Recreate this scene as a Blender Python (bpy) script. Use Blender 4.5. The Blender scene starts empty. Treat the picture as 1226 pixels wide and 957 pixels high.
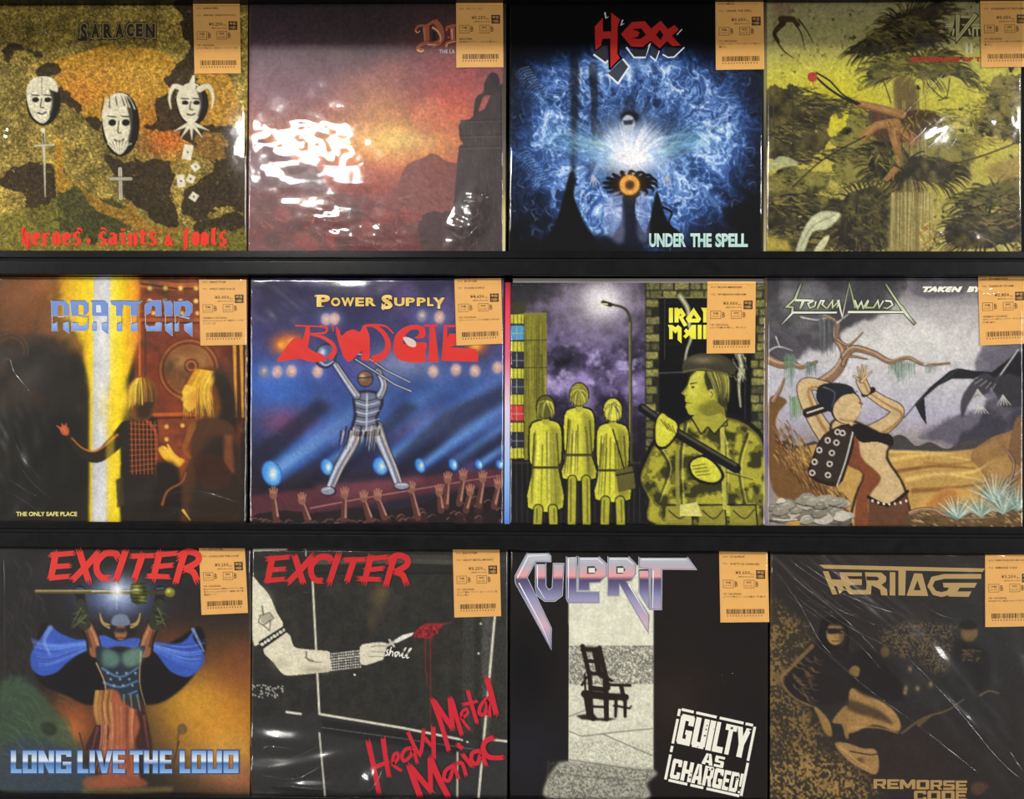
# Wall of twelve records in clear plastic sleeves on black display ledges.
import bpy, math, random
import numpy as np
from mathutils import Matrix, Vector
from mathutils.geometry import tessellate_polygon

SC = bpy.context.scene
COL = SC.collection
W, H = 1226.0, 957.0
ZO = 1.75                                   # height of the upper ledge line above the shop floor

# ------------------------------------------------------------------ camera
CAM = np.array([0.65728, -1.04827, -0.17834 + ZO])
A_, B_, C_ = 0.01491, 0.00804, -0.00352
FPX = W / 2 / math.tan(math.radians(31))
RM = (Matrix.Rotation(A_, 3, 'Z') @ Matrix.Rotation(B_, 3, 'X') @ Matrix.Rotation(C_, 3, 'Y'))
cam_d = bpy.data.cameras.new('camera')
cam = bpy.data.objects.new('camera', cam_d)
COL.objects.link(cam)
cam_d.sensor_fit = 'HORIZONTAL'
cam_d.angle = math.radians(62)
cam_d.clip_start = 0.01
cam.matrix_world = Matrix.Translation(CAM.tolist()) @ (RM @ Matrix.Rotation(math.pi / 2, 3, 'X')).to_4x4()
SC.camera = cam

# ------------------------------------------------------------------ world, lamps, exposure
wd = bpy.data.worlds.new('shop_room')
SC.world = wd
wd.use_nodes = True
wd.node_tree.nodes['Background'].inputs[0].default_value = (1.0, 0.97, 0.93, 1)
wd.node_tree.nodes['Background'].inputs[1].default_value = 0.13

def area(name, loc, aim, sx, sy, watts, col=(1, 0.96, 0.9)):
    l = bpy.data.lights.new(name, 'AREA')
    l.shape = 'RECTANGLE'; l.size = sx; l.size_y = sy; l.energy = watts; l.color = col
    o = bpy.data.objects.new(name, l)
    COL.objects.link(o)
    o.location = loc
    o.rotation_euler = (Vector(aim) - Vector(loc)).to_track_quat('-Z', 'Y').to_euler()
    return o

area('ceiling_tube', (0.75, -1.35, 2.95), (0.65, 0, 1.40), 2.6, 0.07, 5)
area('ceiling_panel', (-0.42, -3.0, 2.80), (0.5, 0, 1.2), 0.44, 0.15, 34)
area('ceiling_panel', (3.9, -3.0, 2.93), (0.8, 0, 1.0), 0.6, 0.50, 62)
area('ceiling_panel', (-2.8, -3.0, 2.93), (0.5, 0, 1.0), 0.6, 0.50, 55)  # extra panel, added out of view to strengthen the light from the left
area('side_fill', (6.8, -4.4, 1.15), (0.6, 0, 1.0), 2.4, 2.3, 190, (1, 0.98, 0.95))  # fill light added on the right to lift all rows; no actual window
area('side_fill', (-6.0, -4.4, 1.15), (0.6, 0, 1.0), 2.4, 2.3, 200, (1, 0.98, 0.95))  # matching fill light added on the left, likewise no actual window

vs = SC.view_settings
vs.view_transform = 'Standard'
vs.look = 'None'
vs.gamma = 1
vs.use_curve_mapping = False
vs.exposure = 0.2

# ------------------------------------------------------------------ picture position -> wall position
_R = np.array(RM)
def wall(px, py, y=0.0):
    px = np.asarray(px, float); py = np.asarray(py, float)
    d = np.stack([(px - W / 2) / FPX, np.ones_like(px), -(py - H / 2) / FPX], -1) @ _R.T
    t = (y - CAM[1]) / d[..., 1]
    return CAM[0] + t * d[..., 0], CAM[2] + t * d[..., 2]

PITCH = 0.33396
LINE = {-1: ZO + PITCH + 0.0045, 0: ZO, 1: ZO - PITCH, 2: ZO - 2 * PITCH}   # tops of the four boards

# ------------------------------------------------------------------ materials
def lin(c):
    c = np.asarray(c, float) / 255.0
    return np.where(c <= 0.04045, c / 12.92, ((c + 0.055) / 1.055) ** 2.4)

def mat(name):
    m = bpy.data.materials.new(name)
    m.use_nodes = True
    return m, m.node_tree, m.node_tree.nodes['Principled BSDF']

def plain(name, rgb, rough=0.5, spec=0.5, noise=0.0, nscale=300, bump=0.0):
    m, nt, b = mat(name)
    c = lin(rgb)
    b.inputs['Base Color'].default_value = (*c, 1)
    b.inputs['Roughness'].default_value = rough
    b.inputs['Specular IOR Level'].default_value = spec
    tc = nt.nodes.new('ShaderNodeTexCoord'); n = nt.nodes.new('ShaderNodeTexNoise')
    n.inputs['Scale'].default_value = nscale; n.inputs['Detail'].default_value = 4
    nt.links.new(tc.outputs['Object'], n.inputs['Vector'])
    if noise:
        r = nt.nodes.new('ShaderNodeValToRGB')
        r.color_ramp.elements[0].position = 0.3; r.color_ramp.elements[1].position = 0.75
        r.color_ramp.elements[0].color = (*(c * (1 - noise)), 1); r.color_ramp.elements[1].color = (*np.minimum(c * (1 + noise), 1), 1)
        nt.links.new(n.outputs['Fac'], r.inputs[0]); nt.links.new(r.outputs[0], b.inputs['Base Color'])
    if bump:
        bp = nt.nodes.new('ShaderNodeBump'); bp.inputs['Strength'].default_value = bump; bp.inputs['Distance'].default_value = 0.0004
        nt.links.new(n.outputs['Fac'], bp.inputs['Height']); nt.links.new(bp.outputs[0], b.inputs['Normal'])
    return m

def printed(name, rough, spec):
    m, nt, b = mat(name)
    a = nt.nodes.new('ShaderNodeAttribute'); a.attribute_name = 'ink'
    nt.links.new(a.outputs['Color'], b.inputs['Base Color'])
    b.inputs['Roughness'].default_value = rough
    b.inputs['Specular IOR Level'].default_value = spec
    return m

def film_mat(name, rough, mottle, mscale, refl=2.0, haze=0.0):
    """clear plastic film: see-through, with a fresnel reflection of the shop lamps"""
    m = bpy.data.materials.new(name)
    m.use_nodes = True
    nt = m.node_tree
    nt.nodes.clear()
    out = nt.nodes.new('ShaderNodeOutputMaterial')
    tr = nt.nodes.new('ShaderNodeBsdfTransparent'); tr.inputs[0].default_value = (0.97, 0.97, 0.965, 1)
    gl = nt.nodes.new('ShaderNodeBsdfGlossy'); gl.inputs['Roughness'].default_value = rough
    g2 = nt.nodes.new('ShaderNodeBsdfGlossy'); g2.inputs['Roughness'].default_value = 0.42
    gm = nt.nodes.new('ShaderNodeMixShader'); gm.inputs[0].default_value = haze
    fr = nt.nodes.new('ShaderNodeFresnel')
    ge = nt.nodes.new('ShaderNodeNewGeometry'); io = nt.nodes.new('ShaderNodeMapRange')      # same reflection from either side of the thin film
    io.inputs['To Min'].default_value = 1.48; io.inputs['To Max'].default_value = 1 / 1.48
    mu = nt.nodes.new('ShaderNodeMath'); mu.operation = 'MULTIPLY'; mu.inputs[1].default_value = refl; mu.use_clamp = True
    mx = nt.nodes.new('ShaderNodeMixShader')
    tc = nt.nodes.new('ShaderNodeTexCoord'); n = nt.nodes.new('ShaderNodeTexNoise')
    n.inputs['Scale'].default_value = mscale; n.inputs['Detail'].default_value = 3
    bp = nt.nodes.new('ShaderNodeBump'); bp.inputs['Strength'].default_value = mottle; bp.inputs['Distance'].default_value = 0.002
    L = nt.links.new
    L(tc.outputs['Object'], n.inputs['Vector']); L(n.outputs['Fac'], bp.inputs['Height'])
    L(bp.outputs[0], gl.inputs['Normal']); L(bp.outputs[0], g2.inputs['Normal'])
    L(ge.outputs['Backfacing'], io.inputs['Value']); L(io.outputs[0], fr.inputs[0])
    L(fr.outputs[0], mu.inputs[0]); L(mu.outputs[0], mx.inputs[0])
    L(gl.outputs[0], gm.inputs[1]); L(g2.outputs[0], gm.inputs[2])
    L(tr.outputs[0], mx.inputs[1]); L(gm.outputs[0], mx.inputs[2]); L(mx.outputs[0], out.inputs[0])
    return m

M_PRINT = printed('printed_card', 0.6, 0.06)
M_INK = printed('printed_ink', 0.6, 0.06)
M_BLACK = plain('black_lacquer', (21, 22, 24), 0.20, 0.26, 0.25, 60)
M_BACK = plain('black_board', (14, 14, 16), 0.8, 0.2, 0.2, 40)
M_LIP = plain('black_lip', (17, 17, 19), 0.20, 0.28, 0.25, 80)
M_TAG = plain('orange_tag_paper', (228, 174, 100), 0.6, 0.08, 0.03, 90)
M_TAGINK = plain('tag_ink', (58, 38, 22), 0.7, 0.1)
M_TAGDARK = plain('tag_badge_ink', (52, 42, 34), 0.7, 0.1)
M_PAPER = plain('white_paper', (128, 124, 122), 0.7, 0.2, 0.06, 60)

# ------------------------------------------------------------------ mesh helpers
def link(name, me, material, parent=None):
    o = bpy.data.objects.new(name, me)
    COL.objects.link(o)
    if material is not None and not me.materials:
        me.materials.append(material)
    if parent is not None:
        o.parent = parent
        o.matrix_parent_inverse = Matrix.Identity(4)
    return o

def mesh(name, verts, faces, colors=None, smooth=False):
    me = bpy.data.meshes.new(name)
    me.from_pydata([tuple(map(float, v)) for v in verts], [], faces)
    if colors is not None:
        at = me.attributes.new('ink', 'FLOAT_COLOR', 'POINT')
        c4 = np.ones((len(verts), 4), np.float32); c4[:, :3] = colors
        at.data.foreach_set('color', c4.ravel())
    if smooth:
        me.polygons.foreach_set('use_smooth', [True] * len(me.polygons))
    me.update()
    return me

def box_data(x0, x1, y0, y1, z0, z1, bev=0.0):
    """box with chamfered front edges (front = smaller y)"""
    b = bev
    v = [(x0, y1, z0), (x1, y1, z0), (x1, y1, z1), (x0, y1, z1),
         (x0, y0 + b, z0), (x1, y0 + b, z0), (x1, y0 + b, z1), (x0, y0 + b, z1)]
    f = [(0, 3, 2, 1), (0, 1, 5, 4), (1, 2, 6, 5), (2, 3, 7, 6), (3, 0, 4, 7)]
    f = [tuple(reversed(q)) for q in f]
    if b > 0:
        v += [(x0 + b, y0, z0 + b), (x1 - b, y0, z0 + b), (x1 - b, y0, z1 - b), (x0 + b, y0, z1 - b)]
        f += [(4, 5, 9, 8), (5, 6, 10, 9), (6, 7, 11, 10), (7, 4, 8, 11), (8, 9, 10, 11)]
    else:
        f += [(4, 5, 6, 7)]
    return v, f

def strip_data(x0, x1, y0, y1, z0, z1, r):
    """long strip with rounded front edges (front = smaller y)"""
    prof = [(y1, z0)]
    for cz, a0 in ((z0 + r, 1.5 * math.pi), (z1 - r, math.pi)):
        prof += [(y0 + r + r * math.cos(a0 - k * math.pi / 12), cz + r * math.sin(a0 - k * math.pi / 12)) for k in range(7)]
    prof.append((y1, z1))
    n = len(prof)
    v = [(x, y, z) for x in (x0, x1) for y, z in prof]
    f = [(i, (i + 1) % n, n + (i + 1) % n, n + i) for i in range(n)] + [tuple(range(n - 1, -1, -1)), tuple(range(n, 2 * n))]
    return v, f

# ------------------------------------------------------------------ painting with numpy: flat print for the covers
S = 957 / 320.0
def vnoise(n, cell, seed, octaves=3):
    """smooth value noise 0..1 on an n x n field; cell = size of the largest feature in samples"""
    r = np.random.RandomState(seed)
    out = np.zeros((n, n), np.float32); amp = 1.0; tot = 0.0
    for o in range(octaves):
        k = int(n / cell) + 3
        g = r.rand(k, k).astype(np.float32)
        t = np.arange(n) / cell
        i = t.astype(int); f = t - i; f = (f * f * (3 - 2 * f)).astype(np.float32)
        a = g[i][:, i] * (1 - f) + g[i][:, i + 1] * f
        b = g[i + 1][:, i] * (1 - f) + g[i + 1][:, i + 1] * f
        out += amp * (a * (1 - f[:, None]) + b * f[:, None])
        tot += amp; amp *= 0.55; cell = max(cell / 2.1, 1.01)
    out /= tot
    return np.clip((out - 0.5) * 1.6 + 0.5, 0, 1)

def spline(pts, k=6, closed=True):
    p = np.array(pts, float); n = len(p); out = []
    rng = range(n) if closed else range(n - 1)
    for i in rng:
        if closed:
            a, b, c, d = p[i - 1], p[i], p[(i + 1) % n], p[(i + 2) % n]
        else:
            a, b, c, d = p[max(i - 1, 0)], p[i], p[i + 1], p[min(i + 2, n - 1)]
        for j in range(k):
            t = j / k
            out.append(0.5 * ((2 * b) + (c - a) * t + (2 * a - 5 * b + 4 * c - d) * t * t + (3 * b - a - 3 * c + d) * t ** 3))
    if not closed:
        out.append(p[-1])
    return np.array(out)

def boxblur(m, r):
    r = int(max(1, round(r)))
    for ax in (0, 1):
        for _ in range(2):
            p = np.pad(m, [(r + 1, r) if a == ax else (0, 0) for a in (0, 1)], mode='edge')
            cs = np.cumsum(p, axis=ax, dtype=np.float64)
            n = m.shape[ax]
            if ax == 0:
                m = ((cs[2 * r + 1:2 * r + 1 + n] - cs[:n]) / (2 * r + 1)).astype(np.float32)
            else:
                m = ((cs[:, 2 * r + 1:2 * r + 1 + n] - cs[:, :n]) / (2 * r + 1)).astype(np.float32)
    return m

GRID = 288
CN = GRID * 2
class Canvas:
    def __init__(s, rect):
        s.x0, s.x1, s.zb, s.zt = rect
        s.a = np.zeros((CN, CN, 3), np.float32)
        s.f = (0, 0, S)
        s.r = random.Random(7)
    def F(s, x0, y0, sc): s.f = (x0, y0, sc)
    def T(s, pts):
        p = np.asarray(pts, float).reshape(-1, 2)
        X, Z = wall(s.f[0] + p[:, 0] / s.f[2], s.f[1] + p[:, 1] / s.f[2])
        return np.stack([(X - s.x0) / (s.x1 - s.x0) * CN, (s.zt - Z) / (s.zt - s.zb) * CN], -1)
    def k(s):   # canvas samples per frame unit
        q = s.T([(0, 0), (100, 0)]); return (q[1, 0] - q[0, 0]) / 100
    def mix(s, m, col, x0=0, y0=0, mode='mix'):
        h, w = m.shape
        if h <= 0 or w <= 0: return
        t = s.a[y0:y0 + h, x0:x0 + w]
        c = np.asarray(col, np.float32) / 255.0
        m = m[..., None]
        if mode == 'mix': t += (c - t) * m
        elif mode == 'add': t += c * m
        elif mode == 'mul': t *= 1 + (c - 1) * m
        elif mode == 'screen': t += (1 - np.clip(t, 0, 1)) * c * m
    def fill(s, col): s.a[:] = np.asarray(col, np.float32) / 255
    def grad(s, stops, axis='y', m=None):
        p = s.T([(q, 0) if axis == 'x' else (0, q) for q, _ in stops])[:, 0 if axis == 'x' else 1]
        t = np.arange(CN)
        g = np.stack([np.interp(t, p, [c[i] for _, c in stops]) for i in range(3)], -1).astype(np.float32) / 255
        g = g[None, :, :] if axis == 'x' else g[:, None, :]
        if m is None: s.a[:] = g
        else: s.a += (g - s.a) * m[..., None]
    def raster(s, p, pad=2):
        x0 = max(int(p[:, 0].min()) - pad, 0); x1 = min(int(p[:, 0].max()) + pad + 1, CN)
        y0 = max(int(p[:, 1].min()) - pad, 0); y1 = min(int(p[:, 1].max()) + pad + 1, CN)
        if x1 <= x0 or y1 <= y0: return None, 0, 0
        X = np.arange(x0, x1) + 0.5; Y = np.arange(y0, y1) + 0.5
        ins = np.zeros((y1 - y0, x1 - x0), bool)
        for i in range(len(p)):
            (ax, ay), (bx, by) = p[i - 1], p[i]
            if ay == by: continue
            lo, hi = min(ay, by), max(ay, by)
            j0 = int(np.searchsorted(Y, lo)); j1 = int(np.searchsorted(Y, hi))
            if j1 <= j0: continue
            xc = ax + (Y[j0:j1] - ay) * (bx - ax) / (by - ay)
            ins[j0:j1] ^= X[None, :] > xc[:, None]
        return ins.astype(np.float32), x0, y0
    def poly(s, pts, col, a=1.0, soft=0, sm=0, mode='mix'):
        p = s.T(spline(pts, sm) if sm else pts)
        r = soft * s.k()
        m, x0, y0 = s.raster(p, 2 + int(r * 2.5))
        if m is None: return
        if r >= 1: m = boxblur(m, r * 0.7)
        s.mix(m * a, col, x0, y0, mode)
    def mask(s, pts, soft=0, sm=0):
        p = s.T(spline(pts, sm) if sm else pts)
        full = np.zeros((CN, CN), np.float32)
        m, x0, y0 = s.raster(p)
        if m is None: return full
        full[y0:y0 + m.shape[0], x0:x0 + m.shape[1]] = m
        return boxblur(full, soft * s.k() * 0.7) if soft * s.k() >= 1 else full
    def rag(s, pts, col, amp=0.8, cell=30, seed=1, soft=14, a=1.0, sm=4, edge=0.06):
        """patch with a ragged, torn outline"""
        m = s.mask(pts, soft, sm) + (vnoise(CN, cell * s.k(), seed, 4) - 0.5) * amp
        m[:] = np.clip((m - 0.5) / edge + 0.5, 0, 1)
        s.mix(m * a, col)
        return m
    def ell(s, x, y, rx, ry, col, rot=0, a=1.0, soft=0, mode='mix'):
        t = np.linspace(0, 2 * math.pi, 28, endpoint=False); c_, s_ = math.cos(rot), math.sin(rot)
        s.poly([(x + rx * math.cos(u) * c_ - ry * math.sin(u) * s_, y + rx * math.cos(u) * s_ + ry * math.sin(u) * c_) for u in t], col, a, soft, 0, mode)
    def glow(s, x, y, rx, ry, col, a=1.0, rot=0, p=1.0, mode='mix'):
        (cx, cy), = s.T([(x, y)]); k = s.k(); R = max(rx, ry) * k * 2.6
        x0, x1 = max(int(cx - R), 0), min(int(cx + R), CN); y0, y1 = max(int(cy - R), 0), min(int(cy + R), CN)
        if x1 <= x0 or y1 <= y0: return
        X = np.arange(x0, x1)[None, :] - cx; Y = np.arange(y0, y1)[:, None] - cy
        c_, s_ = math.cos(rot), math.sin(rot)
        u = (X * c_ + Y * s_) / (rx * k); v = (-X * s_ + Y * c_) / (ry * k)
        s.mix((np.exp(-(u * u + v * v) ** p) * a).astype(np.float32), col, x0, y0, mode)
    def line(s, pts, w, col, a=1.0, w2=None, soft=0.0, sm=0, mode='mix'):
        p = s.T(spline(pts, sm, False) if sm else pts); k = s.k()
        w2 = w if w2 is None else w2
        n = len(p) - 1
        sf = max(soft * k, 1.0); W_ = max(w, w2) * k / 2 + sf + 1
        x0 = max(int(p[:, 0].min() - W_), 0); x1 = min(int(p[:, 0].max() + W_) + 1, CN)
        y0 = max(int(p[:, 1].min() - W_), 0); y1 = min(int(p[:, 1].max() + W_) + 1, CN)
        if x1 <= x0 or y1 <= y0: return
        M = np.zeros((y1 - y0, x1 - x0), np.float32)
        for i in range(n):
            ax, ay = p[i]; bx, by = p[i + 1]
            u0 = max(int(min(ax, bx) - W_), x0); u1 = min(int(max(ax, bx) + W_) + 1, x1)
            v0 = max(int(min(ay, by) - W_), y0); v1 = min(int(max(ay, by) + W_) + 1, y1)
            if u1 <= u0 or v1 <= v0: continue
            X = np.arange(u0, u1)[None, :] + 0.5 - ax; Y = np.arange(v0, v1)[:, None] + 0.5 - ay
            dx, dy = bx - ax, by - ay; q = dx * dx + dy * dy + 1e-9
            t = np.clip((X * dx + Y * dy) / q, 0, 1)
            d = np.hypot(X - t * dx, Y - t * dy)
            wa = w + (w2 - w) * i / n; wb = w + (w2 - w) * (i + 1) / n
            m = np.clip(((wa + (wb - wa) * t) * k / 2 - d) / sf + 0.5, 0, 1)
            t_ = M[v0 - y0:v1 - y0, u0 - x0:u1 - x0]
            np.maximum(t_, m, out=t_)
        s.mix(M * a, col, x0, y0, mode)
    def noise(s, cell, seed, o=3): return vnoise(CN, cell * s.k(), seed, o)
    def grain(s, cell, seed, amt, m=None, o=2):
        n = (vnoise(CN, max(cell * s.k(), 1.05), seed, o) - 0.5) * 2 * amt
        if m is not None: n = n * m
        s.a *= (1 + n)[..., None]
    def tuft(s, x, y, rx, ry, n, cols, ln, w, ang=0.0, spread=3.14, a=1.0, curl=0.3):
        r = s.r
        for i in range(n):
            u = r.random() * 6.283; q = math.sqrt(r.random())
            px, py = x + rx * q * math.cos(u), y + ry * q * math.sin(u)
            t = ang + (r.random() - 0.5) * spread; l = ln * (0.5 + r.random())
            t2 = t + (r.random() - 0.5) * 2 * curl
            mx, my = px + l * 0.5 * math.cos(t), py + l * 0.5 * math.sin(t)
            s.line([(px, py), (mx, my), (mx + l * 0.5 * math.cos(t2), my + l * 0.5 * math.sin(t2))], w, r.choice(cols), a, w * 0.2)

# ------------------------------------------------------------------ ink: lettering and marks as crisp flat shapes
class Ink:
    def __init__(s, y=-0.00015):
        s.v = []; s.fc = []; s.c = []; s.f = (0, 0, S); s.y = y; s.n = 0
    def F(s, x0, y0, sc): s.f = (x0, y0, sc)
    def put(s, p2, faces, col):
        """p2 in frame units; col = rgb, or stops [(v, rgb)...] down the shape"""
        p2 = np.asarray(p2, float)
        y = s.y - 0.000012 * s.n; s.n += 1
        X, Z = wall(s.f[0] + p2[:, 0] / s.f[2], s.f[1] + p2[:, 1] / s.f[2], y)
        b = len(s.v)
        s.v += [(x, y, z) for x, z in zip(X, Z)]
        s.fc += [tuple(int(i) + b for i in q) for q in faces]
        if isinstance(col, list):
            t = [q for q, _ in col]
            cc = np.stack([np.interp(p2[:, 1], t, [lin(c)[i] for _, c in col]) for i in range(3)], -1)
        else:
            cc = np.tile(lin(col), (len(p2), 1))
        s.c += cc.tolist()
    def poly(s, pts, col, sm=0):
        p = spline(pts, sm) if sm else np.array(pts, float)
        if isinstance(col, list) and not sm:      # add points so the gradient has somewhere to sit
            q = []
            for i in range(len(p)):
                a, b = p[i], p[(i + 1) % len(p)]
                n = max(1, int(abs(b[1] - a[1]) / 12))
                q += [a + (b - a) * j / n for j in range(n)]
            p = np.array(q)
        tri = tessellate_polygon([[Vector((x, y, 0)) for x, y in p]])
        s.put(p, tri, col)
    def line(s, pts, w, col, w2=None, sm=0):
        p = spline(pts, sm, False) if sm else np.array(pts, float)
        w2 = w if w2 is None else w2
        n = len(p); L = []; R = []
        for i in range(n):
            d0 = p[i] - p[i - 1] if i > 0 else p[1] - p[0]
            d1 = p[i + 1] - p[i] if i < n - 1 else d0
            d0 = d0 / (np.hypot(*d0) + 1e-9); d1 = d1 / (np.hypot(*d1) + 1e-9)
            t = d0 + d1; t = t / (np.hypot(*t) + 1e-9)
            nn = np.array([-t[1], t[0]]); ms = 1 / max(abs(nn @ np.array([-d1[1], d1[0]])), 0.45)
            h = (w + (w2 - w) * i / (n - 1)) / 2 * ms
            L.append(p[i] + nn * h); R.append(p[i] - nn * h)
        pts2 = L + R
        s.put(pts2, [(i, i + 1, n + i + 1, n + i) for i in range(n - 1)], col)
    def brush(s, pts, w, col, seed=0, sm=4):
        """ragged brush stroke with split ends"""
        r = random.Random(seed)
        s.line(pts, w, col, w * 0.92, sm)
        a, b = np.array(pts[0], float), np.array(pts[-1], float)
        for e, nx in ((a, np.array(pts[1], float)), (b, np.array(pts[-2], float))):
            d = e - nx; d = d / (np.hypot(*d) + 1e-9); nn = np.array([-d[1], d[0]])
            for q in (-0.34, 0.0, 0.34):
                l = w * (0.25 + 0.55 * r.random())
                s.line([e + nn * w * q - d * w * 0.2, e + nn * w * (q + 0.1 * (r.random() - 0.5)) + d * l], w * 0.33, col, w * 0.06)
    def text(s, body, x0, y0, x1, y1, col, bold=0.0, shear=0.0, rot=0.0, sp=1.0, res=3, org=None):
        v, f = glyphs(body, bold, shear, sp, res)
        if len(v) == 0: return
        mn, mx = v.min(0), v.max(0)
        u = (v - mn) / np.maximum(mx - mn, 1e-6)
        p = np.stack([x0 + u[:, 0] * (x1 - x0), y1 - u[:, 1] * (y1 - y0)], -1)
        if rot:
            o = np.array(org if org else ((x0 + x1) / 2, (y0 + y1) / 2)); c_, s_ = math.cos(rot), math.sin(rot)
            q = p - o; p = np.stack([q[:, 0] * c_ - q[:, 1] * s_, q[:, 0] * s_ + q[:, 1] * c_], -1) + o
        s.put(p, f, col)
    def build(s, name, parent, material=None):
        if not s.v: return None
        me = mesh(name, s.v, s.fc, np.array(s.c))
        return link(name, me, material or M_INK, parent)

def block(ch, sw=.34, sh=.2):
    """heavy block capital in a unit box, y down: a list of polygons"""
    R = lambda x0, y0, x1, y1: [(x0, y0), (x1, y0), (x1, y1), (x0, y1)]
    Lf, Rt, Tp, Bt, Md = R(0, 0, sw, 1), R(1 - sw, 0, 1, 1), R(0, 0, 1, sh), R(0, 1 - sh, 1, 1), R(0, .5 - sh * .45, .9, .5 + sh * .45)
    return {'G': [R(0, .06, sw, .94), R(.08, 0, .94, sh), R(.08, 1 - sh, .96, 1), R(1 - sw, 0.05, 1, .34), R(1 - sw, .5, 1, 1), R(.52, .5, 1, .5 + sh * .8)], 'U': [R(0, 0, sw, .93), R(1 - sw, 0, 1, .93), R(.07, 1 - sh, .93, 1)], 'I': [R(0, 0, 1, 1)], 'L': [Lf, Bt],
            'T': [Tp, R(.5 - sw / 2, 0, .5 + sw / 2, 1)], 'Y': [[(0, 0), (.36, 0), (.5, .3), (.64, 0), (1, 0), (.5 + sw / 2, .58), (.5 + sw / 2, 1), (.5 - sw / 2, 1), (.5 - sw / 2, .58)]],
            'A': [[(0, 1), (.28, 0), (.5, 0), (sw, 1)], [(.5, 0), (.72, 0), (1, 1), (1 - sw, 1)], [(.3, .6), (.7, .6), (.76, .6 + sh), (.24, .6 + sh)]],
            'S': [R(.05, 0, 1, sh), R(0, .05, sw, .5), R(.05, .5 - sh * .45, .95, .5 + sh * .45), R(1 - sw, .5, 1, .95), R(0, 1 - sh, .95, 1)], 'C': [R(0, .06, sw, .94), R(.08, 0, .94, sh), R(.08, 1 - sh, .94, 1), R(1 - sw, .05, 1, .36), R(1 - sw, .64, 1, .95)],
            'H': [Lf, Rt, R(0, .5 - sh * .5, 1, .5 + sh * .5)], 'R': [Lf, R(0, 0, .92, sh), R(0, .48, .9, .48 + sh * .8), R(1 - sw, .06, 1, .56), [(.42, .52), (.42 + sw, .52), (1, 1), (1 - sw, 1)]], 'E': [Lf, Tp, Bt, Md],
            'D': [Lf, R(0, 0, .9, sh), R(0, 1 - sh, .9, 1), R(1 - sw, .08, 1, .92)], 'O': [R(0, .06, sw, .94), R(1 - sw, .06, 1, .94), R(.06, 0, .94, sh), R(.06, 1 - sh, .94, 1)], '!': [[(.05, 0), (.95, 0), (.8, .66), (.2, .66)], R(.15, .78, .85, 1)],
            'M': [[(0, 0), (sw * .9, 0), (.5, .52), (1 - sw * .9, 0), (1, 0), (1, 1), (1 - sw * .8, 1), (1 - sw * .8, .45), (.58, .9), (.42, .9), (sw * .8, .45), (sw * .8, 1), (0, 1)]]}[ch]

_GC = {}
def glyphs(body, bold=0.0, shear=0.0, sp=1.0, res=3):
    key = (body, bold, shear, sp, res)
    if key in _GC: return _GC[key]
    cu = bpy.data.curves.new('lettering', 'FONT')
    cu.body = body; cu.offset = bold; cu.shear = shear; cu.space_character = sp; cu.resolution_u = res; cu.fill_mode = 'FRONT'
    o = bpy.data.objects.new('lettering', cu); COL.objects.link(o)
    dg = bpy.context.evaluated_depsgraph_get()
    ev = o.evaluated_get(dg); me = ev.to_mesh()
    v = np.zeros(len(me.vertices) * 3, np.float32); me.vertices.foreach_get('co', v); v = v.reshape(-1, 3)[:, :2].astype(float)
    f = [tuple(p.vertices) for p in me.polygons]
    ev.to_mesh_clear()
    bpy.data.objects.remove(o); bpy.data.curves.remove(cu)
    _GC[key] = (v, f)
    return v, f

# ================================================================== the twelve covers (plain pictures of the same colours, same lettering)
CX = [0, 295, 600, 906]; CY = [0, 320, 637]
def K(): return Ink()

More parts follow.
